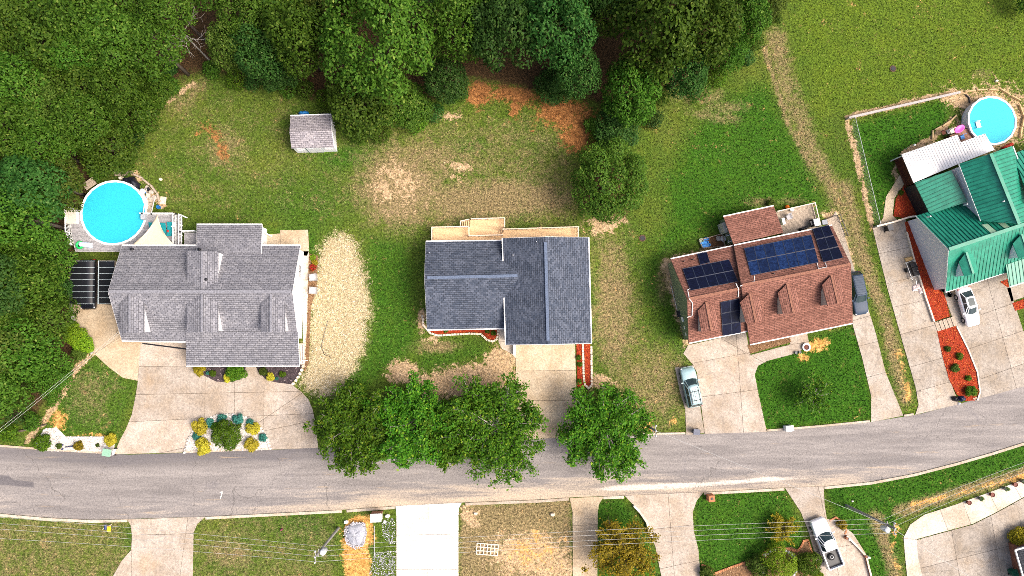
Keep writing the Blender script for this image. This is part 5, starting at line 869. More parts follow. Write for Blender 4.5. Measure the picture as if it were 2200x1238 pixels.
def vehicle(name, label, cat, front, rear, kind, pm, rack=False, cover=None, z=.85, length=None, ribs=False):
    S = SPEC[kind]; L, W, H = S['L'], S['W'], S['H']; f, r = P(*front, z), P(*rear, z); d = f - r; c = (f + r) / 2; L = length or L
    t = thing(name, label, cat, (c.x, c.y, .06), math.atan2(d.y, d.x)); hw = W / 2; zb = .30; rings = []
    for x, w, zt in S['st']:
        w = w * hw; half = [(w * .88, zb), (w * .99, zb + .10), (w, zb + (zt - zb) * .45), (w * .985, zt - .14), (w * .93, zt - .03), (w * .80, zt), (w * .4, zt + .025)]; rings.append([(x * L, y, q) for y, q in half] + [(x * L, -y, q) for y, q in reversed(half)])
    body = loft(rings).build('body', pm, t, True, True); x0, x1, y0, y1, wb, wt, belt = S['g']
    def loop(xa, xb, w, zz, nose):
        w *= hw; return [(xa * L, -w * .86, zz), (xa * L + .10, -w, zz), (xb * L - .28, -w, zz), (xb * L - .06, -w * .78, zz), (xb * L + nose, -w * .35, zz), (xb * L + nose, w * .35, zz), (xb * L - .06, w * .78, zz), (xb * L - .28, w, zz), (xa * L + .10, w, zz), (xa * L, w * .86, zz)]
    lo, hi = loop(x0, x1, wb, belt - .05, .06), loop(y0, y1, wt, H - .05, .04); cab = loft([lo, hi]).build('windows', car_glass, t, True)
    top = [[(x, y, H - .05) for x, y, _ in hi], [(x * .985 + (y0 + y1) / 2 * L * .015, y * .94, H - .01) for x, y, _ in hi], [((x - (y0 + y1) / 2 * L) * .75 + (y0 + y1) / 2 * L, y * .6, H + .02) for x, y, _ in hi]]; rf = loft(top).build('roof', pm, t, True, True)
    pl = MB()
    for i in (0, 2, 3, 6, 7, 9): pl.beam(Vector(lo[i]) * 1.0 + Vector((0, .012 if lo[i][1] > 0 else -.012, 0)), Vector(hi[i]) + Vector((0, .012 if lo[i][1] > 0 else -.012, 0)), .07, .05)
    mid = (x0 + x1) / 2 * L
    for s in (-1, 1): pl.beam((mid, s * (wb * hw + .01), belt - .05), ((y0 + y1) / 2 * L, s * (wt * hw + .01), H - .06), .08, .04)
    pl.build('pillars', pm, t, True)
    for sx in (-.30, .315):
        for s in (-1, 1):
            w = MB(); w.tube([(sx * L, s * (hw - .20), .33), (sx * L, s * (hw + .015), .33)], .34, 18); wo = w.build('wheel', tyre, t, True); MB().tube([(sx * L, s * (hw - .02), .33), (sx * L, s * (hw + .03), .33)], .21, 12).build('rim', rim_m, wo, True)
    for s in (-1, 1):
        MB().box((x1 * L - .35, s * (hw + .10), belt + .02), (.14, .22, .14)).build('mirror', pm, t, True); MB().box((.462 * L, s * hw * .66, S['st'][-2][2] - .02), (.20, .36, .13), s * -.25).build('headlight', lamp_m, t, True); MB().box((-.488 * L, s * hw * .78, .82), (.12, .22, .22)).build('tail_light', tail_m, t, True)
    MB().box((.498 * L, 0, .48), (.10, W * .72, .2)).build('bumper', pm if kind != 'pickup' else galv, t, True); MB().box((-.498 * L, 0, .48), (.12, W * .82, .18)).build('bumper', pm if kind != 'pickup' else galv, t, True)
    if kind == 'sedan': MB().prism([Vector((a * L, b * hw, 0)) for a, b in ((-.22, -.42), (-.02, -.42), (-.02, .42), (-.22, .42))], H + .005, H + .028).build('sunroof', car_glass, t, True)
    if rack:
        for s in (-1, 1): MB().beam((-.40 * L, s * hw * .55, H + .06), (.0, s * hw * .55, H + .06), .05, .05).build('roof_rail', black, t, True)
        for k in range(5): MB().beam((-.38 * L, (k - 2) * hw * .22, H + .04), (-.05 * L, (k - 2) * hw * .22, H + .04), .03, .02).build('roof_slat', black, t, True)
        for x in (-.32, -.1): MB().beam((x * L, -hw * .58, H + .1), (x * L, hw * .58, H + .1), .05, .03).build('cross_bar', black, t, True)
    if ribs:
        for k in range(9): MB().box((y0 * L + .2 + (y1 - y0) * L * .88 * k / 8, 0, H + .035), (.10, W * .62, .05)).build('roof_rib', pm, t, True)
    if kind == 'pickup':
        xb0, xb1 = -.495 * L, -.13 * L; xm = (xb0 + xb1) / 2; ln = xb1 - xb0
        MB().box((xm, 0, .58), (ln, W * .94, .5)).build('bed_floor', black if cover is None else pm, t, True)
        for s in (-1, 1): MB().box((xm, s * (hw - .07), .78), (ln, .13, .86)).build('bed_side', pm, t, True)
        MB().box((xb0 + .04, 0, .80), (.08, W * .86, .80)).build('tailgate', pm, t, True); MB().box((xb1 - .05, 0, .98), (.08, W * .86, .4)).build('bed_front', pm, t, True)
        if cover is not None:
            for k in range(9): MB().box((xb0 + .15 + (ln - .25) * (k + .5) / 9, 0, 1.2), ((ln - .25) / 9 - .03, W * .86, .04)).build('cover_slat', cover, t, True)
    return t
vehicle('white_car', 'white saloon car parked below the green roofed house', 'car', (2093, 695), (2071, 623), 'sedan', paint('white_paint', (.82, .82, .82)))
vehicle('teal_car', 'pale teal estate car with a roof rack on the narrow strip', 'car', (1476, 791), (1494, 873), 'suv', paint('teal_paint', (.30, .44, .45), .3), True)
navy = M('slate_blue_paint', (.030, .050, .085), .5, .06, 2, 0, spec=.3); vehicle('blue_van', 'slate blue van with a ribbed roof beside the brown roofed house', 'van', (1854, 678), (1833, 582), 'suv', navy, ribs=True, z=1.0, length=5.2)
vehicle('white_pickup', 'white pickup with an open dark bed on the bottom drive', 'pickup truck', (1755, 1113), (1796, 1221), 'pickup', paint('white_truck_paint', (.84, .84, .85)))
vehicle('black_car', 'black car parked under the dark carport', 'car', (187, 664), (188, 558), 'suv', paint('black_paint', (.008, .009, .014)), z=1.0, length=5.8)
q = P(1785, 1196, .9); sp = thing('spare_wheel', 'spare wheel with a white rim lying in the pickup bed', 'wheel', (q.x, q.y, .90)); MB().lathe((0, 0, 0), [(.2, 0), (.36, .02), (.40, .12), (.36, .23), (.2, .24)], 20).build('tyre', tyre, sp, True, True); MB().lathe((0, 0, .05), [(.2, .02), (.2, .2), (.05, .16), (0, .16)], 16).build('rim', white, sp, True, True)

# ================================================================== POOLS AND THEIR DECKS
def mat_pool():
    m, nt, bs, mk = nodes_of('pool_water'); pos = geo_pos(nt); c = mixc(nt, ramp(nt, noise(nt, 3.2, 5, .7, pos), .3, .75), (.60, .84, .85), (.78, .93, .93)); nt.links.new(c, bs.inputs['Base Color']); bs.inputs['Roughness'].default_value = .15
    bump(nt, bs, noise(nt, 5, 4, .65, pos), .25, .05); tr = mk('ShaderNodeBsdfTransparent'); tr.inputs[0].default_value = (.80, .97, 1, 1); mx = mk('ShaderNodeMixShader'); mx.inputs[0].default_value = .12
    nt.links.new(bs.outputs[0], mx.inputs[1]); nt.links.new(tr.outputs[0], mx.inputs[2]); nt.links.new(mx.outputs[0], nt.nodes['Material Output'].inputs[0]); return m
water = mat_pool(); liner = M('pool_liner', (.55, .83, .90), .6, .12, 2, 0); liner_w = M('pool_liner_wall', (.02, .42, .55), .6, .1)
def pool(label, px, py, rpx, zr, n=18, rot=0):
    q = P(px, py, zr); r = rpx * (CAM_H - zr) / FOC; t = thing('round_pool', label, 'pool', (q.x, q.y, 0))
    MB().lathe((0, 0, 0), [(r, 0), (r, zr - .05)], n, rz=rot).build('pool_wall', white, t, True); MB().lathe((0, 0, zr - .05), [(r - .16, 0), (r + .08, 0), (r + .1, .03), (r + .08, .06), (r - .14, .06), (r - .16, .03), (r - .16, 0)], n, rz=rot).build('rim', white, t, True)
    MB().lathe((0, 0, 0), [(r - .15, zr - .04), (r - .15, .10)], n, rz=rot).build('liner_wall', liner_w, t, True); MB().lathe((0, 0, .10), [(r - .15, -.05), (r - .15, 0), (0, .01)], n, rz=rot).build('liner_floor', liner, t, True); w = MB(); w.v = [((r - .155) * math.cos(2 * math.pi * j / n + rot), (r - .155) * math.sin(2 * math.pi * j / n + rot), zr - .22) for j in range(n)]; w.f = [tuple(range(n))]; w.build('water', water, t, True)
    excl([(px + rpx * math.cos(a / 3), py + rpx * math.sin(a / 3)) for a in range(19)]); return t
pA = pool('round blue pool in the grey deck at the left', 244, 457, 69, 1.3, 24); pD = pool('round blue pool beside the white patio roof', 2132, 259, 55, 1.3, 16, .1)
dk = thing('pool_deck', 'grey plank deck round the left pool with white rails', 'deck', P(270, 510)); zk = 1.2
DA = [(150, 452), (174, 452)] + [(244 + 71 * math.cos(R(a)), 457 + 71 * math.sin(R(a))) for a in range(176, 0, -8)] + [(316, 461), (378, 461), (378, 534), (262, 534), (258, 541), (164, 541), (154, 500)]
boards(dk, DA, zk, greywood, ((150, 500), (250, 500)), .15); b = MB()
for i in range(len(DA)): p, r_ = P(*DA[i], zk - .16), P(*DA[(i + 1) % len(DA)], zk - .16); b.beam(p, r_, .05, .24)
b.build('fascia', white, dk); excl([(160, 452), (378, 461), (378, 545), (160, 545)])
railing(dk, [(160, 450), (149, 450), (150, 500), (158, 520)], zk, white, .85, 1.2); railing(dk, [(308, 461), (378, 461), (379, 527)], zk, white, .85, 1.3, pmat=white); railing(dk, [(391, 463), (391, 527)], zk, white, .85, 1.3)
for x, y in ((305, 459), (325, 460), (378, 460), (387, 498), (380, 526), (386, 526)): MB().box(P(x, y, zk + .98), (.16, .16, .1)).build('post_cap', black, dk)
MB().prism(pp([(379, 461), (391, 463), (391, 530), (379, 530)], .6), .5, .62).build('ramp', greywood, dk); MB().beam(P(391, 463, 2.0), P(402, 468, 1.0), .12, .1).build('handrail', white, dk)
boards(dk, [(396, 500), (425, 500), (425, 532), (396, 532)], 1.0, greywood, ((396, 510), (425, 510))); railing(dk, [(394, 499), (424, 498)], 1.0, white, .85, 1.2); excl([(394, 498), (428, 498), (428, 532), (394, 532)])
for k in range(4): p = P(321 - k * 1, 432 + k * 7, .3 + k * .25); MB().box(p, (.95, .34, .05), R(-10)).build('tread', oldwood, dk)
for s in (-1, 1): MB().beam(P(318 + s * 10 + 4, 428, .6), P(316 + s * 9, 459, 2.0), .07, .06).build('handrail', white, dk)
MB().box(P(309, 466, 1.5), (.5, .7, .5)).build('pool_ladder', M('grey_plastic', (.35, .37, .4), .5), dk)
# sail
sl = MB(); A_, B_, C_ = P(338, 461, 3.1), P(284, 526, 2.9), P(374, 527, 2.9); n = 14; idx = {}
for i in range(n + 1):
    for j in range(n + 1 - i):
        u, v = i / n, j / n; w = 1 - u - v; p = A_ * u + B_ * v + C_ * w; cen = (A_ + B_ + C_) / 3; pull = 1 - .55 * (u * w + u * v) * 1.7 * (1 - min(1, 27 * u * v * w)) - .06 * v * w * 4 * (1 - min(1, 27 * u * v * w)); k = min(u, v, w) < 1e-6
        p = cen + (p - cen) * (1 - .42 * (4 * u * w * (v < 1e-6) + 4 * u * v * (w < 1e-6)) * .62) if k else cen + (p - cen) * .93; p.z -= 4 * u * v * w * 3 * .18; idx[i, j] = len(sl.v); sl.v.append(tuple(p))
for i in range(n):
    for j in range(n - i):
        sl.f.append((idx[i, j], idx[i + 1, j], idx[i, j + 1]))
        if i + j < n - 1: sl.f.append((idx[i + 1, j], idx[i + 1, j + 1], idx[i, j + 1]))
so = sl.build('shade_sail', M('sail_cloth', (.58, .48, .345), .8, .05, 4, .1), smooth=True, label='cream triangular shade sail above the pool deck', category='shade sail'); so.modifiers.new('thick', 'SOLIDIFY').thickness = .015
teal = M('teal_cloth', (.008, .24, .27), .7, .15)
def lounger(px, py, label, rz):
    q = P(px, py, zk + .3); t = thing('lounge_chair', label, 'lounge chair', (q.x, q.y, zk), rz, 'teal loungers on the pool deck'); MB().box((0, -.25, .32), (.6, 1.1, .04)).build('seat', teal, t, True); MB().box((0, .55, .5), (.6, .62, .04), 0, Matrix.Rotation(R(32), 4, 'X')).build('backrest', teal, t, True)
    for x in (-.28, .28):
        MB().beam((x, -.8, .3), (x, .3, .3), .04, .04).build('side_rail', dark_metal, t, True)
        for y in (-.7, .25): MB().box((x, y, .15), (.04, .04, .3)).build('leg', dark_metal, t, True)
lounger(326, 494, 'teal lounge chair left of the shade sail', R(-4)); lounger(351, 495, 'teal lounge chair peeping out right of the shade sail', R(-4)); lounger(365, 493, 'rightmost teal lounge chair by the white rail', R(-6))
MB().prism(pp([(342, 479), (373, 478), (374, 514), (344, 512)], zk), zk + .006, zk + .014).build('rug', M('pink_rug', (.50, .26, .22), .9, .5, 9, .1), label='faded pink patterned rug under the loungers', category='rug')
t = thing('side_table', 'small white table at the end of the rug', 'table', P(376, 484, zk)); MB().box((0, 0, .42), (.5, .5, .04)).build('table_top', white, t, True)
for x, y in ((-.2, -.2), (.2, -.2), (.2, .2), (-.2, .2)): MB().box((x, y, .2), (.04, .04, .4)).build('leg', white, t, True)
heap('bag', 'red bag on the deck by the rightmost lounger', 'bag', [(371, 497), (377, 497), (377, 505), (371, 505)], M('red_cloth', (.5, .02, .02), .7, .2), .4).location = (0, 0, zk)
t = thing('deck_box', 'cream storage box at the left end of the pool deck', 'box', P(160, 468, zk)); MB().box((0, 0, .3), (1.05, 1.5, .6)).build('box_body', white, t, True); MB().box((0, 0, .63), (1.15, 1.6, .07)).build('lid', M('cream_plastic', (.62, .57, .48), .6, .08), t, True)
def ring_float(px, py, z, r, tr, label, mat, name='pool_float'):
    q = P(px, py, z); b = MB(); b.lathe((q.x, q.y, z + tr), [(r + tr * math.cos(a), tr * math.sin(a)) for a in [k * math.pi / 4 for k in range(9)]], 18); return b.build(name, mat, smooth=True, label=label, category='pool float')
ring_float(173, 527, zk, .36, .14, 'green ring float on the deck corner', M('green_vinyl', (.02, .50, .12), .35, .1)); heap('pool_float', 'white folded float beside the green ring', 'pool float', [(160, 519), (168, 518), (170, 530), (161, 530)], white, .4).location = (0, 0, zk); heap('pool_float', 'pale blue striped float on the lower deck edge', 'pool float', [(183, 522), (211, 525), (211, 536), (184, 534)], M('pale_blue_vinyl', (.45, .55, .68), .4, .4, 1.6), .35).location = (0, 0, zk)
heap('tarp_heap', 'glossy black tarp bundled behind the left pool', 'tarp', [(268, 384), (290, 381), (302, 396), (300, 408), (282, 400), (265, 394)], M('black_tarp', (.012, .012, .02), .3, .3, 4, .6), .9)
t = thing('pool_pump', 'pool pump and filter among the stones', 'pump', P(310, 412)); MB().lathe((0, 0, 0), [(.25, 0), (.27, .1), (.27, .6), (.12, .75), (0, .78)], 12).build('filter_tank', white, t, True, True); MB().box((.45, .2, .16), (.6, .35, .3), .5).build('motor', black, t, True); MB().tube([(.2, 0, .3), (.5, -.5, .25), (.3, -1.0, .3)], .05, 6).build('hose', M('blue_hose', (.02, .12, .35), .5), t, True)
stone_m = M('field_stone', (.42, .37, .31), .9, .3, 5, .5, per_obj=.25); pale_st = M('pale_stone', (.66, .56, .44), .9, .2, 6, .4, per_obj=.2); grey_st = M('grey_block', (.36, .34, .31), .9, .25, 6, .4, per_obj=.2); brick_o = M('orange_brick', (.46, .19, .085), .85, .25, 7, .4, per_obj=.25); white_st = M('white_rock', (.74, .72, .70), .85, .15, 6, .4, per_obj=.1)
def stone_mesh(seed, m):
    g = random.Random(seed); b = MB(); n = 8; rr = [g.uniform(.42, .56) for _ in range(n)]
    for s, z in ((.9, 0), (1, .5), (.72, 1)):
        for j in range(n): a = 2 * math.pi * j / n; b.v.append((rr[j] * s * math.cos(a), rr[j] * s * math.sin(a), z * g.uniform(.85, 1.1)))
    for i in range(2):
        for j in range(n): b.f.append((i * n + j, i * n + (j + 1) % n, (i + 1) * n + (j + 1) % n, (i + 1) * n + j))
    b.f.append(tuple(range(2 * n, 3 * n))); return b.mesh('stone', m)
def block_mesh(m):
    b = MB(); b.box((0, 0, .5), (.94, .94, 1)); me = b.mesh('stone', m); bm = bmesh.new(); bm.from_mesh(me); bmesh.ops.bevel(bm, geom=bm.edges[:], offset=.08, segments=1, affect='EDGES'); bm.to_mesh(me); bm.free(); return me
def edging(name, label, cat, path, mat, size=(.32, .25, .2), blocks=True, gap=1.04, closed=False, part='stone', z=0):
    w = pp(path); w = w + [w[0]] if closed else w; t = thing(name, label, cat, tuple(w[0])); ms = [block_mesh(mat)] if blocks else [stone_mesh(k, mat) for k in range(4)]; T = Matrix.Translation(-w[0]); left = 0
    for a, b in zip(w, w[1:]):
        L = (b - a).length; d = (b - a) / L; x = left
        while x < L:
            p = a + d * x; o = put(part, random.choice(ms), t, True); s = random.uniform(.88, 1.08); o.location = (p.x - w[0].x + random.uniform(-.015, .015), p.y - w[0].y + random.uniform(-.015, .015), z); o.rotation_euler = (0, 0, math.atan2(d.y, d.x) + random.uniform(-.09, .09) * (1 if blocks else 9)); o.scale = (size[0] * s, size[1], size[2] * random.uniform(.9, 1.1)); x += size[0] * gap
        left = x - L
    return t
edging('stone_edging', 'pale block edging round the red front bed', 'edging', [(908, 680), (910, 700), (925, 716), (940, 721), (1010, 717), (1033, 718), (1047, 731), (1060, 734), (1068, 728), (1070, 712)], pale_st); edging('stone_edging', 'long looped pale block border right of the cream drive', 'edging', [(1252, 742), (1253, 800), (1256, 826), (1264, 834), (1271, 828), (1270, 742)], pale_st)
edging('stone_edging', 'curved grey block edging beside the sandy pad', 'edging', [(154, 658), (160, 690), (171, 718), (186, 744), (202, 762)], grey_st, (.42, .34, .25)); edging('stone_edging', 'grey white rocks round the gravel island', 'edging', ISLAND, M('island_rock', (.52, .49, .45), .9, .25, 6, .4, per_obj=.25), (.36, .3, .22), False); edging('stone_edging', 'pale rocks at the right end of the dark mulch', 'edging', [(655, 770), (650, 792), (640, 812), (628, 828)], pale_st, (.45, .4, .25), False)
edging('brick_edging', 'wavy orange brick edging of the bottom garden', 'edging', [(1508, 1214), (1520, 1218), (1532, 1233), (1560, 1222), (1600, 1208), (1632, 1196), (1650, 1180), (1672, 1175), (1695, 1180), (1712, 1184), (1720, 1175), (1726, 1162), (1735, 1160)], brick_o, (.24, .26, .16), part='brick'); edging('brick_edging', 'orange brick line along the pickup drive', 'edging', [(1737, 1165), (1745, 1190), (1753, 1215), (1760, 1245)], brick_o, (.24, .2, .14), part='brick'); edging('brick_edging', 'small orange brick ring by the pickup', 'edging', [(1783, 1118), (1795, 1111), (1808, 1120), (1818, 1138), (1814, 1150)], brick_o, (.24, .2, .14), part='brick')
edging('stone_ring', 'ring of white stones round the bright shrub', 'edging', [(1672 + 40 * math.cos(k * .3), 1214 + 34 * math.sin(k * .3)) for k in range(-4, 16)], white_st, (.42, .4, .3), False)
edging('stone_edging', 'scattered stones on the bank behind the left pool', 'stones', [(318, 404), (330, 418), (335, 430), (322, 428), (310, 398)], stone_m, (.7, .6, .3), False); edging('timber_edging', 'curved timber edging behind the left pool', 'edging', [(255, 372), (278, 372), (300, 380), (322, 396), (338, 414), (344, 432)], oldwood, (1.2, .22, .35), True, 1.02, part='timber'); edging('timber_edging', 'timber edging round the right pool', 'edging', [(2082, 197), (2120, 193), (2154, 197), (2181, 213), (2198, 250), (2189, 298)], M('tan_timber', (.48, .35, .18), .85, .25, 5, .3), (1.5, .16, .3), True, 1.02, part='timber'); edging('timber_edging', 'low timber line stepping round the patio lawn', 'edging', [(1940, 330), (2000, 308), (2003, 282), (2040, 262), (2060, 240)], M('tan_timber2', (.42, .30, .16), .85, .25, 5, .3), (1.2, .2, .25), True, 1.02, part='timber')
def plank_set(name, label, cat, px, py, n, w, L, rz, mat, z=.06, part='plank'):
    t = thing(name, label, cat, P(px, py), rz)
    for k in range(n): MB().box((0, (k - (n - 1) / 2) * w * 1.08, z + random.uniform(0, .02)), (L, w, .04), random.uniform(-.02, .02)).build(part, mat, t, True)
    MB().box((-L * .35, 0, z - .04), (.08, n * w, .05)).build('crosspiece', mat, t, True); return t
plank_set('wooden_step', 'small pale wooden platform at the timber edging', 'platform', 351, 431, 4, .17, .9, R(83), M('pale_plank', (.6, .52, .4), .85, .2)); plank_set('plank_bench', 'weathered board lying at the top of the left pool', 'board', 203, 399, 3, .3, 1.4, R(35), oldwood, 1.0); plank_set('plank_stack', 'weathered boards on the bank above the pool', 'boards', 262, 373, 3, .2, 1.6, 0, oldwood)
for x, y, h, lb in ((186, 398, .5, 'blue bucket at the top left of the left pool'), (343, 446, .4, 'blue crate by the pool steps')): MB().lathe(P(x, y), [(.2, 0), (.24, h), (.2, h), (.18, .1), (0, .1)], 10).build('bucket', M('blue_plastic', (.015, .16, .42), .45, .1), label=lb, category='bucket')
def rock(px, py, s, label, mat=stone_m): o = put('rock', stone_mesh(int(px), mat), label=label, category='rock'); o.location = P(px, py); o.scale = (s, s * .75, s * .5)
rock(346, 386, .45, 'single pale rock on the lawn near the left pool', pale_st); rock(262, 384, .7, 'flat rock left of the black tarp', pale_st); rock(744, 1121, .65, 'white boulder left of the gravel heap', white_st); rock(833, 1108, .65, 'white boulder by the new drive corner', white_st); rock(826, 1122, .4, 'smaller white rock below the corner boulder', white_st); rock(1022, 1103, .5, 'pale rock on the dry verge near the new drive', pale_st); rock(1187, 1105, .6, 'pale rock on the dry verge near the sandy drive', pale_st); rock(2140, 175, .45, 'tan stone on the lawn above the right pool', pale_st); rock(1831, 1077, .3, 'small pale stone on the corner lawn', pale_st)
heap('gravel_heap', 'grey gravel heap on orange soil', 'gravel heap', [(745, 1130), (760, 1120), (784, 1122), (788, 1140), (782, 1168), (765, 1176), (748, 1165), (742, 1148)], M('gravel_fill', (.33, .34, .38), .95, .3, 12, 1.0), .7)
loose('gravel', 'loose grey gravel on the orange soil heap', [(743, 1130), (760, 1119), (786, 1121), (790, 1142), (784, 1170), (765, 1178), (746, 1167), (740, 1148)], grv_m, 160, .07, .45, .8, .4); loose('rubble', 'white rubble along the new drive edge', [(820, 1118), (848, 1112), (850, 1170), (835, 1170), (822, 1150)], grv_m, 60, .055, .04, .8, .4); loose('rubble', 'grey rubble at the bottom left of the new drive', [(805, 1190), (850, 1180), (850, 1245), (790, 1245)], grv_m, 60, .055, .04, .8, .4)
# carport
cp = thing('carport', 'dark tinted carport with pale ribs against the grey house', 'carport', P(195, 610)); tint = mat_glass('tinted_panel', (.012, .013, .016), .12); ribm = M('rib_aluminium', (.42, .50, .52), .4, .08); zc1 = 2.6; ys = [561, 575, 588, 601, 614, 627, 640, 653]
for i in range(7):
    for xs, nm in (((152, 168, 182, 195, 203), 'roof_panel'), ((213, 246), 'side_panel')):
        b = MB(); zz = {152: 2.45, 168: 2.75, 182: 2.85, 195: 2.75, 203: 2.45, 213: 2.5, 246: 2.6}
        for x in xs: b.v += [tuple(P(x, ys[i] + .6, zz[x])), tuple(P(x, ys[i + 1] - .6, zz[x]))]
        b.f += [(2 * k, 2 * k + 1, 2 * k + 3, 2 * k + 2) for k in range(len(xs) - 1)]; b.build(nm, tint, cp, smooth=True)
for y in ys:
    MB().tube([P(x, y, z + .02) for x, z in ((152, 2.45), (168, 2.75), (182, 2.85), (195, 2.75), (203, 2.45))], .024, 5).build('rib', ribm, cp); MB().tube([P(213, y, 2.52), P(247, y, 2.62)], .024, 5).build('rib', ribm, cp)
MB().beam(P(212, 560, 2.5), P(211, 654, 2.5), .07, .1).build('beam', ribm, cp); MB().beam(P(152, 560, 2.4), P(152, 654, 2.4), .07, .1).build('beam', dark_metal, cp)
for y in (562, 607, 652): MB().beam(P(152, y, 2.4), Vector((*P(152, y, 2.4).xy, 0)), .09, .09).build('post', dark_metal, cp); MB().beam(P(212, y, 2.45), Vector((*P(212, y, 2.45).xy, 0)), .09, .09).build('post', dark_metal, cp)
excl([(150, 545), (262, 545), (262, 660), (150, 660)])
def ac(px, py, label, r):
    q = P(px, py); t = thing('air_conditioner', label, 'air conditioner', q, r); MB().box((0, 0, .42), (.82, .82, .8)).build('casing', M('ac_beige', (.30, .30, .30), .5, .06), t, True); MB().lathe((0, 0, .83), [(.34, 0), (.34, .03), (.3, .03)], 18).build('fan_ring', white, t, True); MB().lathe((0, 0, .826), [(.3, 0), (0, .005)], 16).build('fan_well', black, t, True); bl = MB()
    for k in range(4): bl.box((.13 * math.cos(k * 1.57), .13 * math.sin(k * 1.57), .84), (.2, .08, .01), k * 1.57)
    bl.build('fan_blades', galv, t, True); MB().lathe((0, 0, .85), [(.07, 0), (.07, .02), (0, .02)], 10).build('hub', galv, t, True)
ac(675, 597, 'upper air conditioner beside the grey house', .1); ac(675, 625, 'lower air conditioner beside the grey house', -.05)

# ================================================================== STREET THINGS
def cart(px, py, label, mat, lid, rz, name='rubbish_cart', s=1.0):
    q = P(px, py); t = thing(name, label, 'bin', q, rz); b = MB(); b.add([(-.24, -.26, .08), (.24, -.26, .08), (.24, .26, .08), (-.24, .26, .08), (-.30, -.33, .98), (.30, -.33, .98), (.30, .33, .98), (-.30, .33, .98)], [(3, 2, 1, 0), (4, 5, 6, 7), (0, 1, 5, 4), (1, 2, 6, 5), (2, 3, 7, 6), (3, 0, 4, 7)]); b.build('bin_body', mat, t, True)
    MB().box((0, .03, 1.02), (.66, .76, .07)).build('lid', lid, t, True); MB().tube([(-.28, -.4, .95), (.28, -.4, .95)], .025, 6).build('handle', black, t, True)
    for x in (-.3, .3): MB().tube([(x - .03, -.3, .12), (x + .03, -.3, .12)], .12, 10).build('wheel', tyre, t, True)
    t.scale = (s, s, s); return t
cart(243, 969, 'green lidded white bin at the kerb by the gravel strip', white, M('sage_plastic', (.22, .40, .28), .5, .1), R(80), s=1.25); cart(1492, 926, 'dark blue grey bin at the foot of the stained drive', M('slate_plastic', (.06, .07, .10), .5, .15), M('slate_lid', (.10, .11, .15), .5, .15), R(85)); cart(1903, 492, 'black bin on the old drive near the lawn gate', black, M('charcoal_lid', (.05, .05, .055), .45, .1), R(15)); cart(2168, 1226, 'dark green bin at the lower right house corner', M('bottle_green', (.01, .09, .05), .45, .15), M('bottle_green2', (.012, .11, .06), .4, .15), R(20)); cart(1765, 480, 'grey bin behind the brown roofed house', M('grey_bin', (.16, .18, .20), .5), M('grey_bin_lid', (.22, .24, .27), .5), R(100), s=.85)
t = thing('utility_cabinet', 'white utility cabinet on the lawn edge by the street', 'cabinet', P(1690, 919), R(8)); MB().box((0, 0, .45), (.85, .6, .9)).build('cabinet_body', white, t, True); MB().box((0, 0, .92), (.92, .68, .06)).build('lid', white, t, True)
t = thing('meter_cabinet', 'white meter cabinet on a brown board by the gravel heap', 'cabinet', P(812, 1103), R(2)); MB().box((0, .25, .7), (1.25, .12, 1.4)).build('backboard', M('brown_board', (.26, .13, .08), .8, .2), t, True); MB().box((0, -.15, 1.0), (1.2, .7, 1.0)).build('cabinet_body', white, t, True); MB().box((0, -.15, 1.52), (1.25, .95, .05)).build('lid', white, t, True)
for x in (-.5, .5): MB().box((x, .25, .3), (.1, .1, .6)).build('post', oldwood, t, True)
MB().tube([P(804, 1130, .08), P(804, 1195, .08)], .05, 6).build('pipe', galv, label='thin grey pipe lying below the meter cabinet', category='pipe')
t = thing('brick_mailbox', 'square brick mailbox pillar on the bottom lawn', 'mailbox', P(1523, 1067), R(5)); zc = 0
for r_ in range(8):
    for k in range(4):
        for s in (-1, 1):
            a = (k - 1.5) * .17 + (.085 if r_ % 2 else 0) - .04; o = MB().box(((a, s * .30, .07 + r_ * .135) if k % 2 == r_ % 2 or True else (0, 0, 0)), (.16, .1, .12)).build('brick', brick_o, t, True); o2 = MB().box((s * .30, a, .07 + r_ * .135), (.1, .16, .12)).build('brick', brick_o, t, True)
MB().box((0, 0, .55), (.54, .54, 1.1)).build('core', M('mortar', (.5, .45, .38), .9), t, True); MB().box((0, 0, 1.12), (.72, .72, .08)).build('cap', brick_o, t, True); MB().lathe((0, 0, 1.16), [(.16, 0), (.14, .03), (0, .035)], 12).build('lamp_socket', black, t, True)
t = thing('mailbox', 'dark blue mailbox on a pale post by the lower left kerb', 'mailbox', P(240, 1127), 0); MB().box((0, 0, .5), (.09, .09, 1.0)).build('post', pale_st, t, True); b = MB(); b.tube([(-.1, -.28, 1.12), (-.1, .28, 1.12)], .13, 10); b.build('box', M('navy_metal', (.015, .03, .12), .35), t, True); MB().beam((-.1, 0, .95), (-.75, -.4, .5), .06, .06).build('brace', pale_st, t, True); MB().beam((0, -.1, .95), (.05, -.65, .4), .08, .06).build('brace', pale_st, t, True)
t = thing('newspaper_box', 'yellow newspaper box beside the blue mailbox', 'newspaper box', P(247, 1130)); MB().box((-.15, -.1, .95), (.28, .6, .24)).build('box', M('yellow_plastic', (.75, .52, .02), .45, .08), t, True); MB().box((-.15, -.1, .42), (.06, .06, .85)).build('post', galv, t, True)
MB().lathe(P(606, 1137), [(.12, 0), (.12, .4), (.05, .5), (0, .5)], 8).build('marker_post', M('maroon', (.2, .05, .08), .6), label='small maroon marker post on the lower left lawn', category='post')
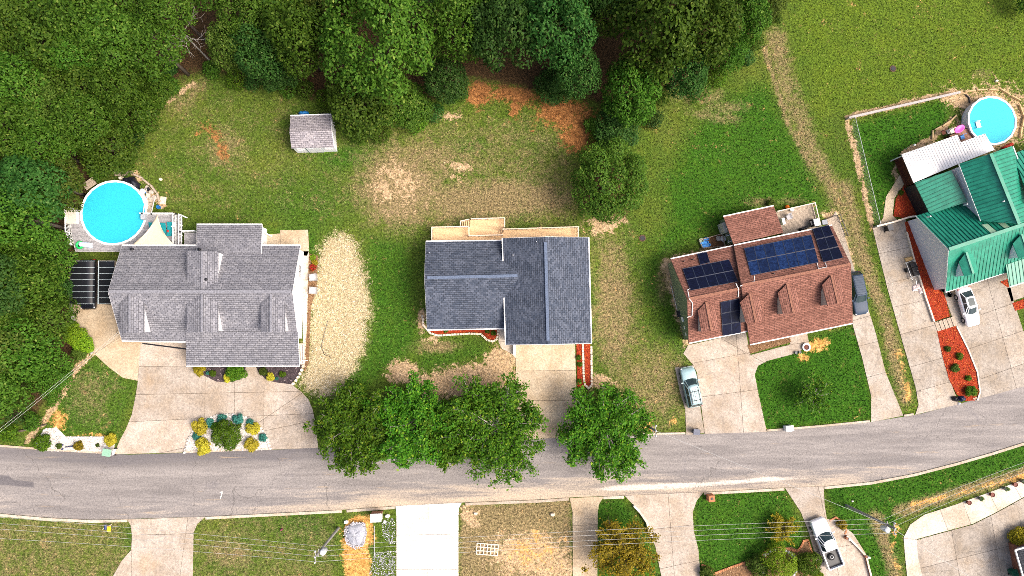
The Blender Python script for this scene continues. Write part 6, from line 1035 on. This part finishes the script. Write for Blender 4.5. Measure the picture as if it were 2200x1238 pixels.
for x, y, lb in ((1380, 512, 'round brown iron cover on the lawn by the middle house'), (1918, 148, 'round black cover on the big upper right lawn')):
    t = thing('inspection_cover', lb, 'manhole', P(x, y)); MB().lathe((0, 0, 0), [(.42, .02), (.42, .08), (.36, .10), (.30, .08), (0, .08)], 18).build('rim', M('rusty_iron', (.09, .05, .03), .8, .3), t, True); MB().lathe((0, 0, .085), [(.3, 0), (.28, .03), (0, .03)], 16).build('lid', black, t, True)
rm = M('road_paint', (.70, .68, .64), .8, .2)
b = MB().beam(P(472, 1058, .017), P(478, 1057, .017), .10, .004); b.beam(P(477.5, 1058.5, .017), P(473.5, 1071, .017), .10, .004); b.build('road_marking', rm, kind='structure', label='small white painted seven on the street')
# fire ring and pots
t = thing('stone_planter', 'white ring planter with brown soil by the porch path', 'planter', P(1730, 746)); MB().lathe((0, 0, 0), [(.42, 0), (.48, .35), (.5, .38), (.34, .38), (.3, .25)], 20).build('ring', white, t, True); MB().lathe((0, 0, .27), [(.33, 0), (0, .04)], 16).build('soil', M('soil', (.12, .045, .03), .95, .3), t, True)
def pot(px, py, label, mat, r=.2, h=.35, plant=None, z=0, group=None):
    t = thing('plant_pot', label, 'plant pot', P(px, py, z), 0, group); MB().lathe((0, 0, 0), [(r * .7, 0), (r, h), (r * 1.1, h), (r * .85, h), (r * .8, h - .05), (0, h - .05)], 14).build('pot', mat, t, True)
    if plant: 
        p_, n_, s_, g_, c_, r__ = lobes_crown(int(px), r * 1.3, r * 1.2, 10, 350, .04); V, F = leaf_faces(p_, n_, s_, g_); o = put('foliage', fast_mesh('foliage', V, F, LEAF[plant], tint=np.repeat(g_.random(len(p_)), 4)), t, True); o.location = (0, 0, h + r * .5)
    return t
pot(1709, 758, 'grey pot on the porch path, left of two', M('grey_pot', (.12, .13, .12), .6), .2, .3); pot(1717, 757, 'grey pot on the porch path, right of two', M('grey_pot', (.12, .13, .12), .6), .16, .3)
terr = M('dark_terracotta', (.15, .045, .03), .7, .2)
for i, (x, y) in enumerate([(2078, 1079), (2103, 1070), (2128, 1062), (2157, 1049), (2177, 1040), (2194, 1033)]): pot(x, y, ['brown pot nearest the curve of the pale apron', 'green planted pot second along the pale apron', 'brown pot third along the pale apron', 'green planted pot fourth along the pale apron', 'brown pot fifth along the pale apron', 'green planted pot nearest the right edge of the apron'][i], terr if i % 2 == 0 else M('grey_pot', (.12, .13, .12), .6), .26, .4, 'hedge' if i % 2 else None, .06)
# lattice frame
t = thing('lattice_frame', 'pale wooden lattice frame lying on the dry verge', 'lattice', P(1047, 1180), R(-5)); zz = .06
for k in range(7): MB().box((-1.25 + k * 2.5 / 6, 0, zz), (.11, 1.35, .06)).build('slat', pine_l, t, True)
for k in range(4): MB().box((0, -.62 + k * 1.24 / 3, zz + .045), (2.6, .10, .04)).build('slat', pine_l, t, True)
# low walls and rails
def wall_line(name, label, cat, path, h, w, mat, caps=None):
    wp = pp(path); t = thing(name, label, cat, wp[0])
    for a, b in zip(wp, wp[1:]): MB().beam(a + Vector((0, 0, h / 2)), b + Vector((0, 0, h / 2)), w, h).build('wall_section', mat, t); MB().beam(a + Vector((0, 0, h + .03)), b + Vector((0, 0, h + .03)), w + .04, .05).build('coping', pale_st, t)
    return t
wall_line('low_wall', 'curved low white wall by the golden tree drive', 'wall', [(1360, 1085), (1373, 1098), (1388, 1120), (1393, 1140), (1398, 1152)], .5, .2, M('grey_block2', (.4, .38, .36), .9, .15)); wall_line('low_wall', 'low wall along the right side of the pickup drive', 'wall', [(1816, 1150), (1838, 1172), (1858, 1194), (1864, 1220), (1872, 1250)], .35, .16, bk); wall_line('low_wall', 'low grey wall across the top of the old drive', 'wall', [(1875, 489), (1910, 480), (1945, 469), (1962, 467), (1996, 458)], .9, .16, M('grey_block2', (.4, .38, .36), .9, .15)); wall_line('low_wall', 'low pale wall between the old drive and the red mulch', 'wall', [(1945, 500), (1965, 573), (1985, 636), (2004, 692)], .3, .14, pale_st); wall_line('low_wall', 'kerb like border along the right of the red mulch', 'wall', [(2054, 702), (2078, 750), (2098, 800), (2104, 842), (2098, 860)], .14, .12, pale_st)
for x, y, lb in ((1820, 1156, 'white lamp box at the upper end of the low wall'), (1861, 1195, 'white lamp box at the bend of the low wall')): t = thing('wall_lamp', lb, 'lamp', P(x, y)); MB().box((0, 0, .35), (.24, .24, .7)).build('pier', white, t, True); MB().box((-.3, .1, .3), (.22, .22, .6)).build('brick_pier', bk, t, True)
# chain link fence
t = thing('wire_fence', 'thin wire fence along the left of the fenced lawn', 'fence', P(1827, 259)); f0, f1 = P(1826, 258), P(1880, 485); n = 9; wire = M('wire_green', (.32, .42, .38), .5, .1, metal=.4)
for k in range(n + 1): p = f0.lerp(f1, k / n); MB().tube([p, p + Vector((0, 0, 1.25))], .03, 6).build('post', galv, t)
MB().tube([f0 + Vector((0, 0, 1.25)), f1 + Vector((0, 0, 1.25))], .028, 6).build('top_rail', galv, t); b = MB(); L = (f1 - f0).length
for k in range(int(L / .25)):
    for s in (1, -1): p = f0.lerp(f1, k * .25 / L); q = f0.lerp(f1, min(1, (k + 3) * .25 / L)); b.tube([p + Vector((0, 0, .05 if s > 0 else 1.2)), q + Vector((0, 0, 1.2 if s > 0 else .05))], .006, 3)
b.build('wire_mesh', wire, t, kind='stuff')
t = thing('rail_fence', 'grey capped fence along the top of the fenced lawn', 'fence', P(1816, 257)); g0, g1 = P(1818, 257), P(2054, 203); n = 7; gw_ = M('grey_fence', (.36, .33, .31), .8, .2)
for k in range(n): a, b_ = g0.lerp(g1, k / n), g0.lerp(g1, (k + 1) / n); MB().beam(a + Vector((0, 0, .8)), b_ + Vector((0, 0, .8)), .28, .06).build('cap_board', gw_, t); MB().beam(a + Vector((0, 0, .4)), b_ + Vector((0, 0, .4)), .04, .7).build('panel', gw_, t); MB().box((a.x, a.y, .42), (.12, .12, .84)).build('post', gw_, t)

# ---- things round the brown roofed house
t = thing('patio_chair', 'grey patio chair on the weathered deck', 'chair', P(1692, 468, .7), R(20)); gp = M('grey_resin', (.36, .35, .36), .5, .08); MB().box((0, 0, .42), (.6, .58, .05)).build('seat', gp, t, True); MB().box((0, .3, .7), (.6, .06, .6), 0, Matrix.Rotation(R(-14), 4, 'X')).build('backrest', gp, t, True)
for s in (-1, 1): MB().box((s * .32, 0, .62), (.07, .56, .05)).build('armrest', gp, t, True)
for x in (-.26, .26):
    for y in (-.25, .25): MB().box((x, y, .2), (.05, .05, .42)).build('leg', gp, t, True)
t = thing('grill', 'grill with a white lid by the rail of the weathered deck', 'grill', P(1746, 480, .7), R(12)); MB().box((0, 0, .5), (.75, .9, .8)).build('cabinet', black, t, True); MB().box((0, -.05, .95), (.62, .85, .14)).build('lid', white, t, True); MB().box((-.5, 0, .75), (.25, .5, .05)).build('side_shelf', dark_metal, t, True)
heap('cushion_pile', 'dark cushions by the wall on the weathered deck', 'cushions', [(1708, 494), (1728, 487), (1730, 493), (1712, 499)], black, .5).location = (0, 0, .7); pot(1700, 451, 'white pot at the top rail of the weathered deck', white, .26, .3, None, .7); MB().lathe(P(1689, 446), [(.02, 0), (.22, .1), (.28, .28), (.22, .46), (0, .55)], 12).build('ball', M('orange_ball', (.75, .16, .01), .5, .1), smooth=True, label='orange ball on the grass behind the deck', category='ball')
MB().box(P(1682, 476, .95), (.35, .8, .5), R(12)).build('side_box', white, label='white box against the sunroom on the deck', category='box')
t = thing('ramp', 'weathered wooden ramp behind the brown roofed house', 'ramp', P(1792, 490)); RP = [(1772, 473), (1798, 463), (1812, 508), (1800, 518)]; boards(t, RP, .35, oldwood, ((1772, 473), (1800, 518)), .15); frame_under(t, RP, .35, oldwood); railing(t, [(1798, 463), (1815, 508)], .35, dark_metal, .8, .9, .3, .06, .06); excl(RP)
t = thing('raised_bed', 'wooden raised bed holding blue toys beside the sunroom', 'raised bed', P(1530, 520)); RB = [(1501, 517), (1550, 503), (1556, 530), (1508, 534)]; w = pp(RB)
for i in range(4): MB().beam(w[i] + Vector((0, 0, .2)), w[(i + 1) % 4] + Vector((0, 0, .2)), .08, .4).build('side_board', oldwood, t)
MB().prism(w, .02, .12).build('soil', M('bed_soil', (.13, .065, .03), .95, .4, 6, .5), t); excl(RB)
bl_p = M('bright_blue_plastic', (.03, .30, .70), .4, .25, 3)
for x, y, sx, sy, lb, m_ in ((1517, 514, .7, .4, 'dark blue toy crate in the raised bed', blue_t), (1513, 522, 1.1, .35, 'long bright blue toy boat in the raised bed', bl_p), (1517, 528, 1.2, .4, 'lowest bright blue toy boat in the raised bed', bl_p), (1506, 517, .5, .5, 'pale green tray in the raised bed corner', M('pale_green', (.4, .5, .36), .6)), (1543, 513, .5, .65, 'grey slab in the raised bed', grey_st), (1553, 513, .6, .7, 'white tray against the sunroom wall', white)):
    b = MB(); q = P(x, y, .25); n_ = 12; rr = [(sx / 2 * math.copysign(abs(math.cos(a)) ** .6, math.cos(a)), sy / 2 * math.copysign(abs(math.sin(a)) ** .6, math.sin(a))) for a in [2 * math.pi * k / n_ for k in range(n_)]]; c_, s_ = math.cos(R(12)), math.sin(R(12)); mk_ = lambda k, z: [(q.x + (u * c_ - v * s_) * k, q.y + (u * s_ + v * c_) * k, z) for u, v in rr]
    loft([mk_(.8, .12), mk_(1, .38), mk_(.85, .38), mk_(.7, .22)]).build('toy_tray', m_, label=lb, category='toy')
t = thing('ladder', 'pale ladder lying along the sage wall', 'ladder', P(1447, 610)); a, b_ = P(1444, 612, .1), P(1459, 670, .1)
for s in (-.18, .18): MB().beam(a + Vector((s, 0, .0)), b_ + Vector((s, 0, 0)), .05, .07).build('rail', M('pale_alu', (.55, .56, .52), .5), t)
for k in range(9): p = a.lerp(b_, (k + .5) / 9); MB().beam(p + Vector((-.18, 0, 0)), p + Vector((.18, 0, 0)), .04, .03).build('rung', galv, t)
t = thing('meter_boxes', 'row of white solar meter boxes on the sage wall', 'meter boxes', P(1466, 700))
for k, (x, y, s) in enumerate([(1463, 686, .55), (1466, 697, .35), (1467, 704, .35), (1469, 711, .35), (1470, 718, .35), (1472, 726, .3)]): MB().box(P(x + 5, y, 1.3), (s * .55, s, s), R(12)).build('meter_box', white, t)
t = thing('metal_rack', 'dark metal rack at the foot of the sage wall', 'rack', P(1459, 674), R(12))
for x in (-.3, .3):
    for y in (-.35, .35): MB().box((x, y, .4), (.05, .05, .8)).build('leg', dark_metal, t, True)
for z in (.2, .78): MB().box((0, 0, z), (.65, .75, .04)).build('shelf', dark_metal, t, True)

# ---- things round the green roofed house
t = thing('wooden_steps', 'wooden steps crossing between the two red mulch beds', 'steps', P(2030, 696), R(18))
for k in range(5): MB().box((-1.0 + k * .5, 0, .08 + .05 * k), (.46, 1.15, .08)).build('tread', oldwood, t, True)
excl([(2004, 694), (2046, 682), (2054, 700), (2010, 712)])
t = thing('trailer', 'small metal trailer frame with black bins on the old drive', 'trailer', P(1955, 580), R(-72)); 
for y in (-.45, .45): MB().beam((-1.1, y, .45), (1.2, y, .45), .06, .08).build('frame_rail', galv, t, True)
for x in (-1.0, .9): MB().beam((x, -.65, .45), (x, .65, .45), .06, .08).build('crossbar', galv, t, True)
for x in (-.55, .05, .6): MB().box((x, .2, .55), (.5, .7, .35)).build('bin', black, t, True)
for y in (-.65, .65): MB().tube([(-.1, y - .08, .3), (-.1, y + .08, .3)], .28, 14).build('wheel', tyre, t, True)
MB().beam((1.2, 0, .45), (2.0, -.1, .4), .06, .06).build('tow_bar', galv, t, True)
heap('cushion', 'tan cushion at the head of the trailer', 'cushion', [(1942, 555), (1958, 551), (1961, 561), (1945, 564)], M('tan_cloth', (.62, .40, .17), .8, .15), .35)
for x, y, lb in ((1963, 620, 'red and white sack on the drive, leftmost of three'), (1970, 616, 'red and white sack on the drive, topmost of three'), (1977, 625, 'red and white sack on the drive, lowest of three')): heap('sack', lb, 'sack', [(x - 5, y - 6), (x + 4, y - 8), (x + 7, y + 5), (x - 3, y + 7)], M('sack_print', (.72, .58, .54), .6, .35, 4), .25)
bag_m = M('bag_black', (.008, .008, .012), .22, .3, 5, .7); heap('rubbish_bag', 'black rubbish bag on the drive beside the red mulch', 'rubbish bag', [(2042, 853), (2052, 850), (2058, 858), (2055, 864), (2044, 861)], bag_m, .55); heap('rubbish_bag', 'dark navy rubbish bag lying on the mulch corner', 'rubbish bag', [(2057, 851), (2066, 850), (2073, 858), (2064, 863), (2058, 861)], M('bag_navy', (.012, .02, .06), .22, .3, 5, .7), .5); heap('paper_bag', 'small white bag by the kerb next to the rubbish bags', 'bag', [(2057, 865), (2061, 864), (2062, 869), (2058, 870)], white, .25)
t = thing('pool_float', 'oval pink rimmed float leaning beside the right pool', 'pool float', P(2060, 278, 1.1), R(32)); MB().lathe((0, 0, 0), [(.62, 0), (.72, .1), (.62, .2), (.5, .1)], 20, 1.1, .62).build('tube', M('pink_vinyl', (.75, .10, .42), .4, .1), t, True, True); MB().lathe((0, 0, .06), [(.56, 0), (0, .02)], 18, 1.1, .62).build('centre', M('mint_vinyl', (.55, .66, .55), .5, .15, 5), t, True)
t = thing('pool_deck', 'small reddish deck between the patio roof and the right pool', 'deck', P(2070, 295)); PD = [(2040, 292), (2078, 276), (2095, 298), (2064, 312)]; boards(t, PD, .9, M('red_brown_wood', (.28, .15, .10), .8, .25, 5, .3), ((2040, 292), (2078, 276))); frame_under(t, PD, .9, brown_p); excl(PD)
t = thing('pool_steps', 'white pool steps standing in the right pool', 'pool steps', P(2090, 272, .8), R(12))
for k in range(3): MB().box((.2 + .3 * k, 0, .55 - .12 * k), (.32, .75, .08)).build('tread', white, t, True)
for s in (-.4, .4): MB().tube([(-.1, s, 0), (-.1, s, 1.0), (.5, s, .8), (.8, s, .3)], .03, 6).build('handrail', white, t, True)
for x, y, h, lb, m_ in ((2023, 287, .9, 'brown chair frame by the patio roof', brown_p), (2034, 285, .8, 'white chair at the patio roof edge', white), (2041, 284, .7, 'cream stool by the pink float', pale_st), (2063, 297, 1.0, 'blue white chair at the notch of the patio roof', blue_t)):
    t = thing('garden_chair', lb, 'chair', P(x, y, .9 if x > 2040 else .5), R(20)); MB().box((0, 0, .4), (.5, .5, .05)).build('seat', m_, t, True); MB().box((0, .24, .68), (.5, .05, .55)).build('backrest', m_, t, True)
    for a in (-.2, .2):
        for c_ in (-.2, .2): MB().box((a, c_, .2), (.05, .05, .4)).build('leg', m_, t, True)
heap('pool_toys', 'red and yellow pool things under the right pool rim', 'pool toys', [(2150, 318), (2172, 306), (2176, 312), (2156, 323)], M('red_toys', (.5, .03, .01), .5, .6, 2), .5)
MB().tube([P(2074, 203, .1), P(2082, 210, .1), P(2084, 222, .1)], .09, 7).build('hose', black, label='short black hose above the right pool', category='hose'); MB().tube([P(2110, 284, 1.2), P(2114, 296, 1.2)], .06, 6).build('pool_brush', black, label='dark pool brush floating in the right pool', category='brush')
for i, (x, y, lb) in enumerate(((1944, 321, 'white lamp post at the patio roof corner'), (1946, 375, 'white lamp on the brown fence'))): t = thing('garden_lamp', lb, 'lamp', P(x, y)); MB().tube([(0, 0, 0), (0, 0, 1.8)], .03, 6).build('post', white, t, True); MB().lathe((0, 0, 1.8), [(.1, 0), (.13, .2), (.05, .3), (0, .3)], 10).build('lantern', white, t, True)
t = thing('bicycle', 'dark bicycle leaning by the white car and house', 'bicycle', P(2030, 628, 0), R(-40))
for x in (-.5, .5): MB().lathe((x, 0, .34), [(.31, -.02), (.34, -.02), (.34, .02), (.31, .02), (.31, -.02)], 16).build('wheel', tyre, t, True)
MB().tube([(-.5, 0, .36), (-.1, 0, .38), (.4, 0, .7), (-.2, 0, .75), (-.1, 0, .38)], .025, 5).build('frame', dark_metal, t, True); MB().box((-.22, 0, .85), (.25, .12, .06)).build('saddle', black, t, True); MB().tube([(.4, -.28, .95), (.42, 0, .92), (.4, .28, .95)], .02, 5).build('handlebar', black, t, True)

# ================================================================== POLES AND WIRES
pole_m = M('pole_wood', (.26, .25, .23), .9, .25, 6, .3); wire_m = M('wire', (.42, .42, .40), .5, .1); ins_m = M('insulator', (.55, .55, .58), .3, .1)
def pole(px, py, top, label, tf=None, arm=0):
    h = top; q = P(px, py); t = thing('utility_pole', label, 'utility pole', q); MB().tube([(0, 0, 0), (0, 0, h)], .17, 10, .11).build('pole', pole_m, t, True)
    a = R(arm)
    for z, L in ((h - .25, 1.3), (h - 1.5, .8)): MB().box((0, 0, z), (.1, L, .1), a).build('cross_arm', pole_m, t, True)
    for s in (-.55, 0, .55): p = Vector((0, s, 0)); p.rotate(Matrix.Rotation(a, 3, 'Z')); MB().lathe((p.x, p.y, h - .2), [(.05, 0), (.08, .08), (.05, .16), (.08, .22), (0, .28)], 8).build('insulator', ins_m, t, True)
    if tf: p = Vector(tf); MB().lathe((p.x, p.y, h - 2.3), [(.05, -.05), (.30, 0), (.32, .9), (.28, .98), (0, 1.02)], 16).build('transformer', M('transformer_grey', (.62, .65, .68), .4, .08), t, True, True); MB().beam((0, 0, h - 1.8), (p.x, p.y, h - 1.8), .1, .12).build('bracket', dark_metal, t, True)
    return Vector((q.x, q.y, h))
p1 = pole(727, 1135, 10.6, 'grey utility pole with transformer on the bottom left lawn', (.45, .05)); p2 = pole(1818, 1086, 10.0, 'utility pole with a large grey transformer on the corner lawn', (-.05, -.5)); p3 = pole(1383, 911, 6.2, 'short utility pole by the roadside tree')
def wire(label, a, b, sag=.5, r=.014):
    pts = [a.lerp(b, k / 14) - Vector((0, 0, sag * 4 * (k / 14) * (1 - k / 14))) for k in range(15)]; MB().tube(pts, r, 5).build('power_line', wire_m, label=label, category='wire')
names = ['topmost', 'second', 'third', 'lowest']
for i, (z, dy, yl) in enumerate(((8.6, .5, 1108), (9.4, .25, 1122), (9.7, -.2, 1134), (10.4, -.5, 1156))):
    o = Vector((0, dy, 0)); wire(names[i] + ' wire running left from the bottom left pole', Vector((p1.x, p1.y + dy, z)), P(-120, yl - 5, z), .6); wire(names[i] + ' wire crossing the bottom drives between the two poles', Vector((p1.x, p1.y + dy, z)), Vector((p2.x, p2.y + dy, z - .6)), .9)
    if i < 3: wire(names[i] + ' wire from the corner pole to the right edge', Vector((p2.x, p2.y + dy, z - .6)), P(2300, (958, 966, 978)[i], z - .6), .5)
wire('wire slanting across the street to the short pole', Vector((p3.x, p3.y, 6.0)), Vector((p2.x, p2.y, 8.6)), .5, .017); wire('service wire from the left edge to the grey house corner', P(-60, 975, 7.5), P(262, 712, 3.4), .4); wire('second service wire left of the grey house', P(-60, 968, 7.3), P(264, 705, 3.5), .4); wire('thin service wire to the lower right house', Vector((p2.x, p2.y, 8.2)), P(2230, 1330, 3.5), .4, .02)
t = thing('weatherhead', 'electric mast with looped cable at the grey house corner', 'electric mast', P(262, 712, 3.0)); MB().tube([(0, 0, -.2), (0, 0, .6)], .04, 6).build('mast', galv, t, True); MB().tube([(0, 0, .6), (-.3, .1, .5), (-.4, -.2, .4), (-.1, -.3, .5)], .025, 5).build('cable_loop', black, t, True)
t = thing('fallen_trunk', 'fallen dark trunk on the bank at the left edge', 'log', P(50, 925)); MB().tube([P(-10, 937, .15), P(50, 925, .2), P(100, 912, .15)], .16, 7, .08).build('log', bark, t)
t = thing('garden_hose', 'thin dark hose curled on the straw', 'hose', P(700, 700)); MB().tube([P(704, 690, .06), P(697, 715, .06), P(690, 745, .06), P(697, 762, .06), P(712, 768, .06)], .03, 5).build('hose', black, t)
t = thing('garden_ornament', 'small dark iron garden ornament in the gravel strip', 'ornament', P(146, 959)); MB().tube([P(140, 961, .15), P(150, 960, .3), P(158, 958, .15)], .06, 6).build('body', M('navy_iron', (.02, .03, .10), .4), t); MB().lathe(P(159, 958, .05), [(.02, 0), (.13, .1), (.1, .25), (0, .3)], 8).build('head', M('navy_iron', (.02, .03, .10), .4), t)
for x, y in ((136, 956), (136, 965)): MB().lathe(P(x, y), [(.1, 0), (.12, .2), (0, .26)], 8).build('solar_light', M('navy_iron', (.02, .03, .10), .4), label='small dark ground light in the gravel strip, ' + ('upper' if y < 960 else 'lower') + ' of two', category='light')
build_grass()
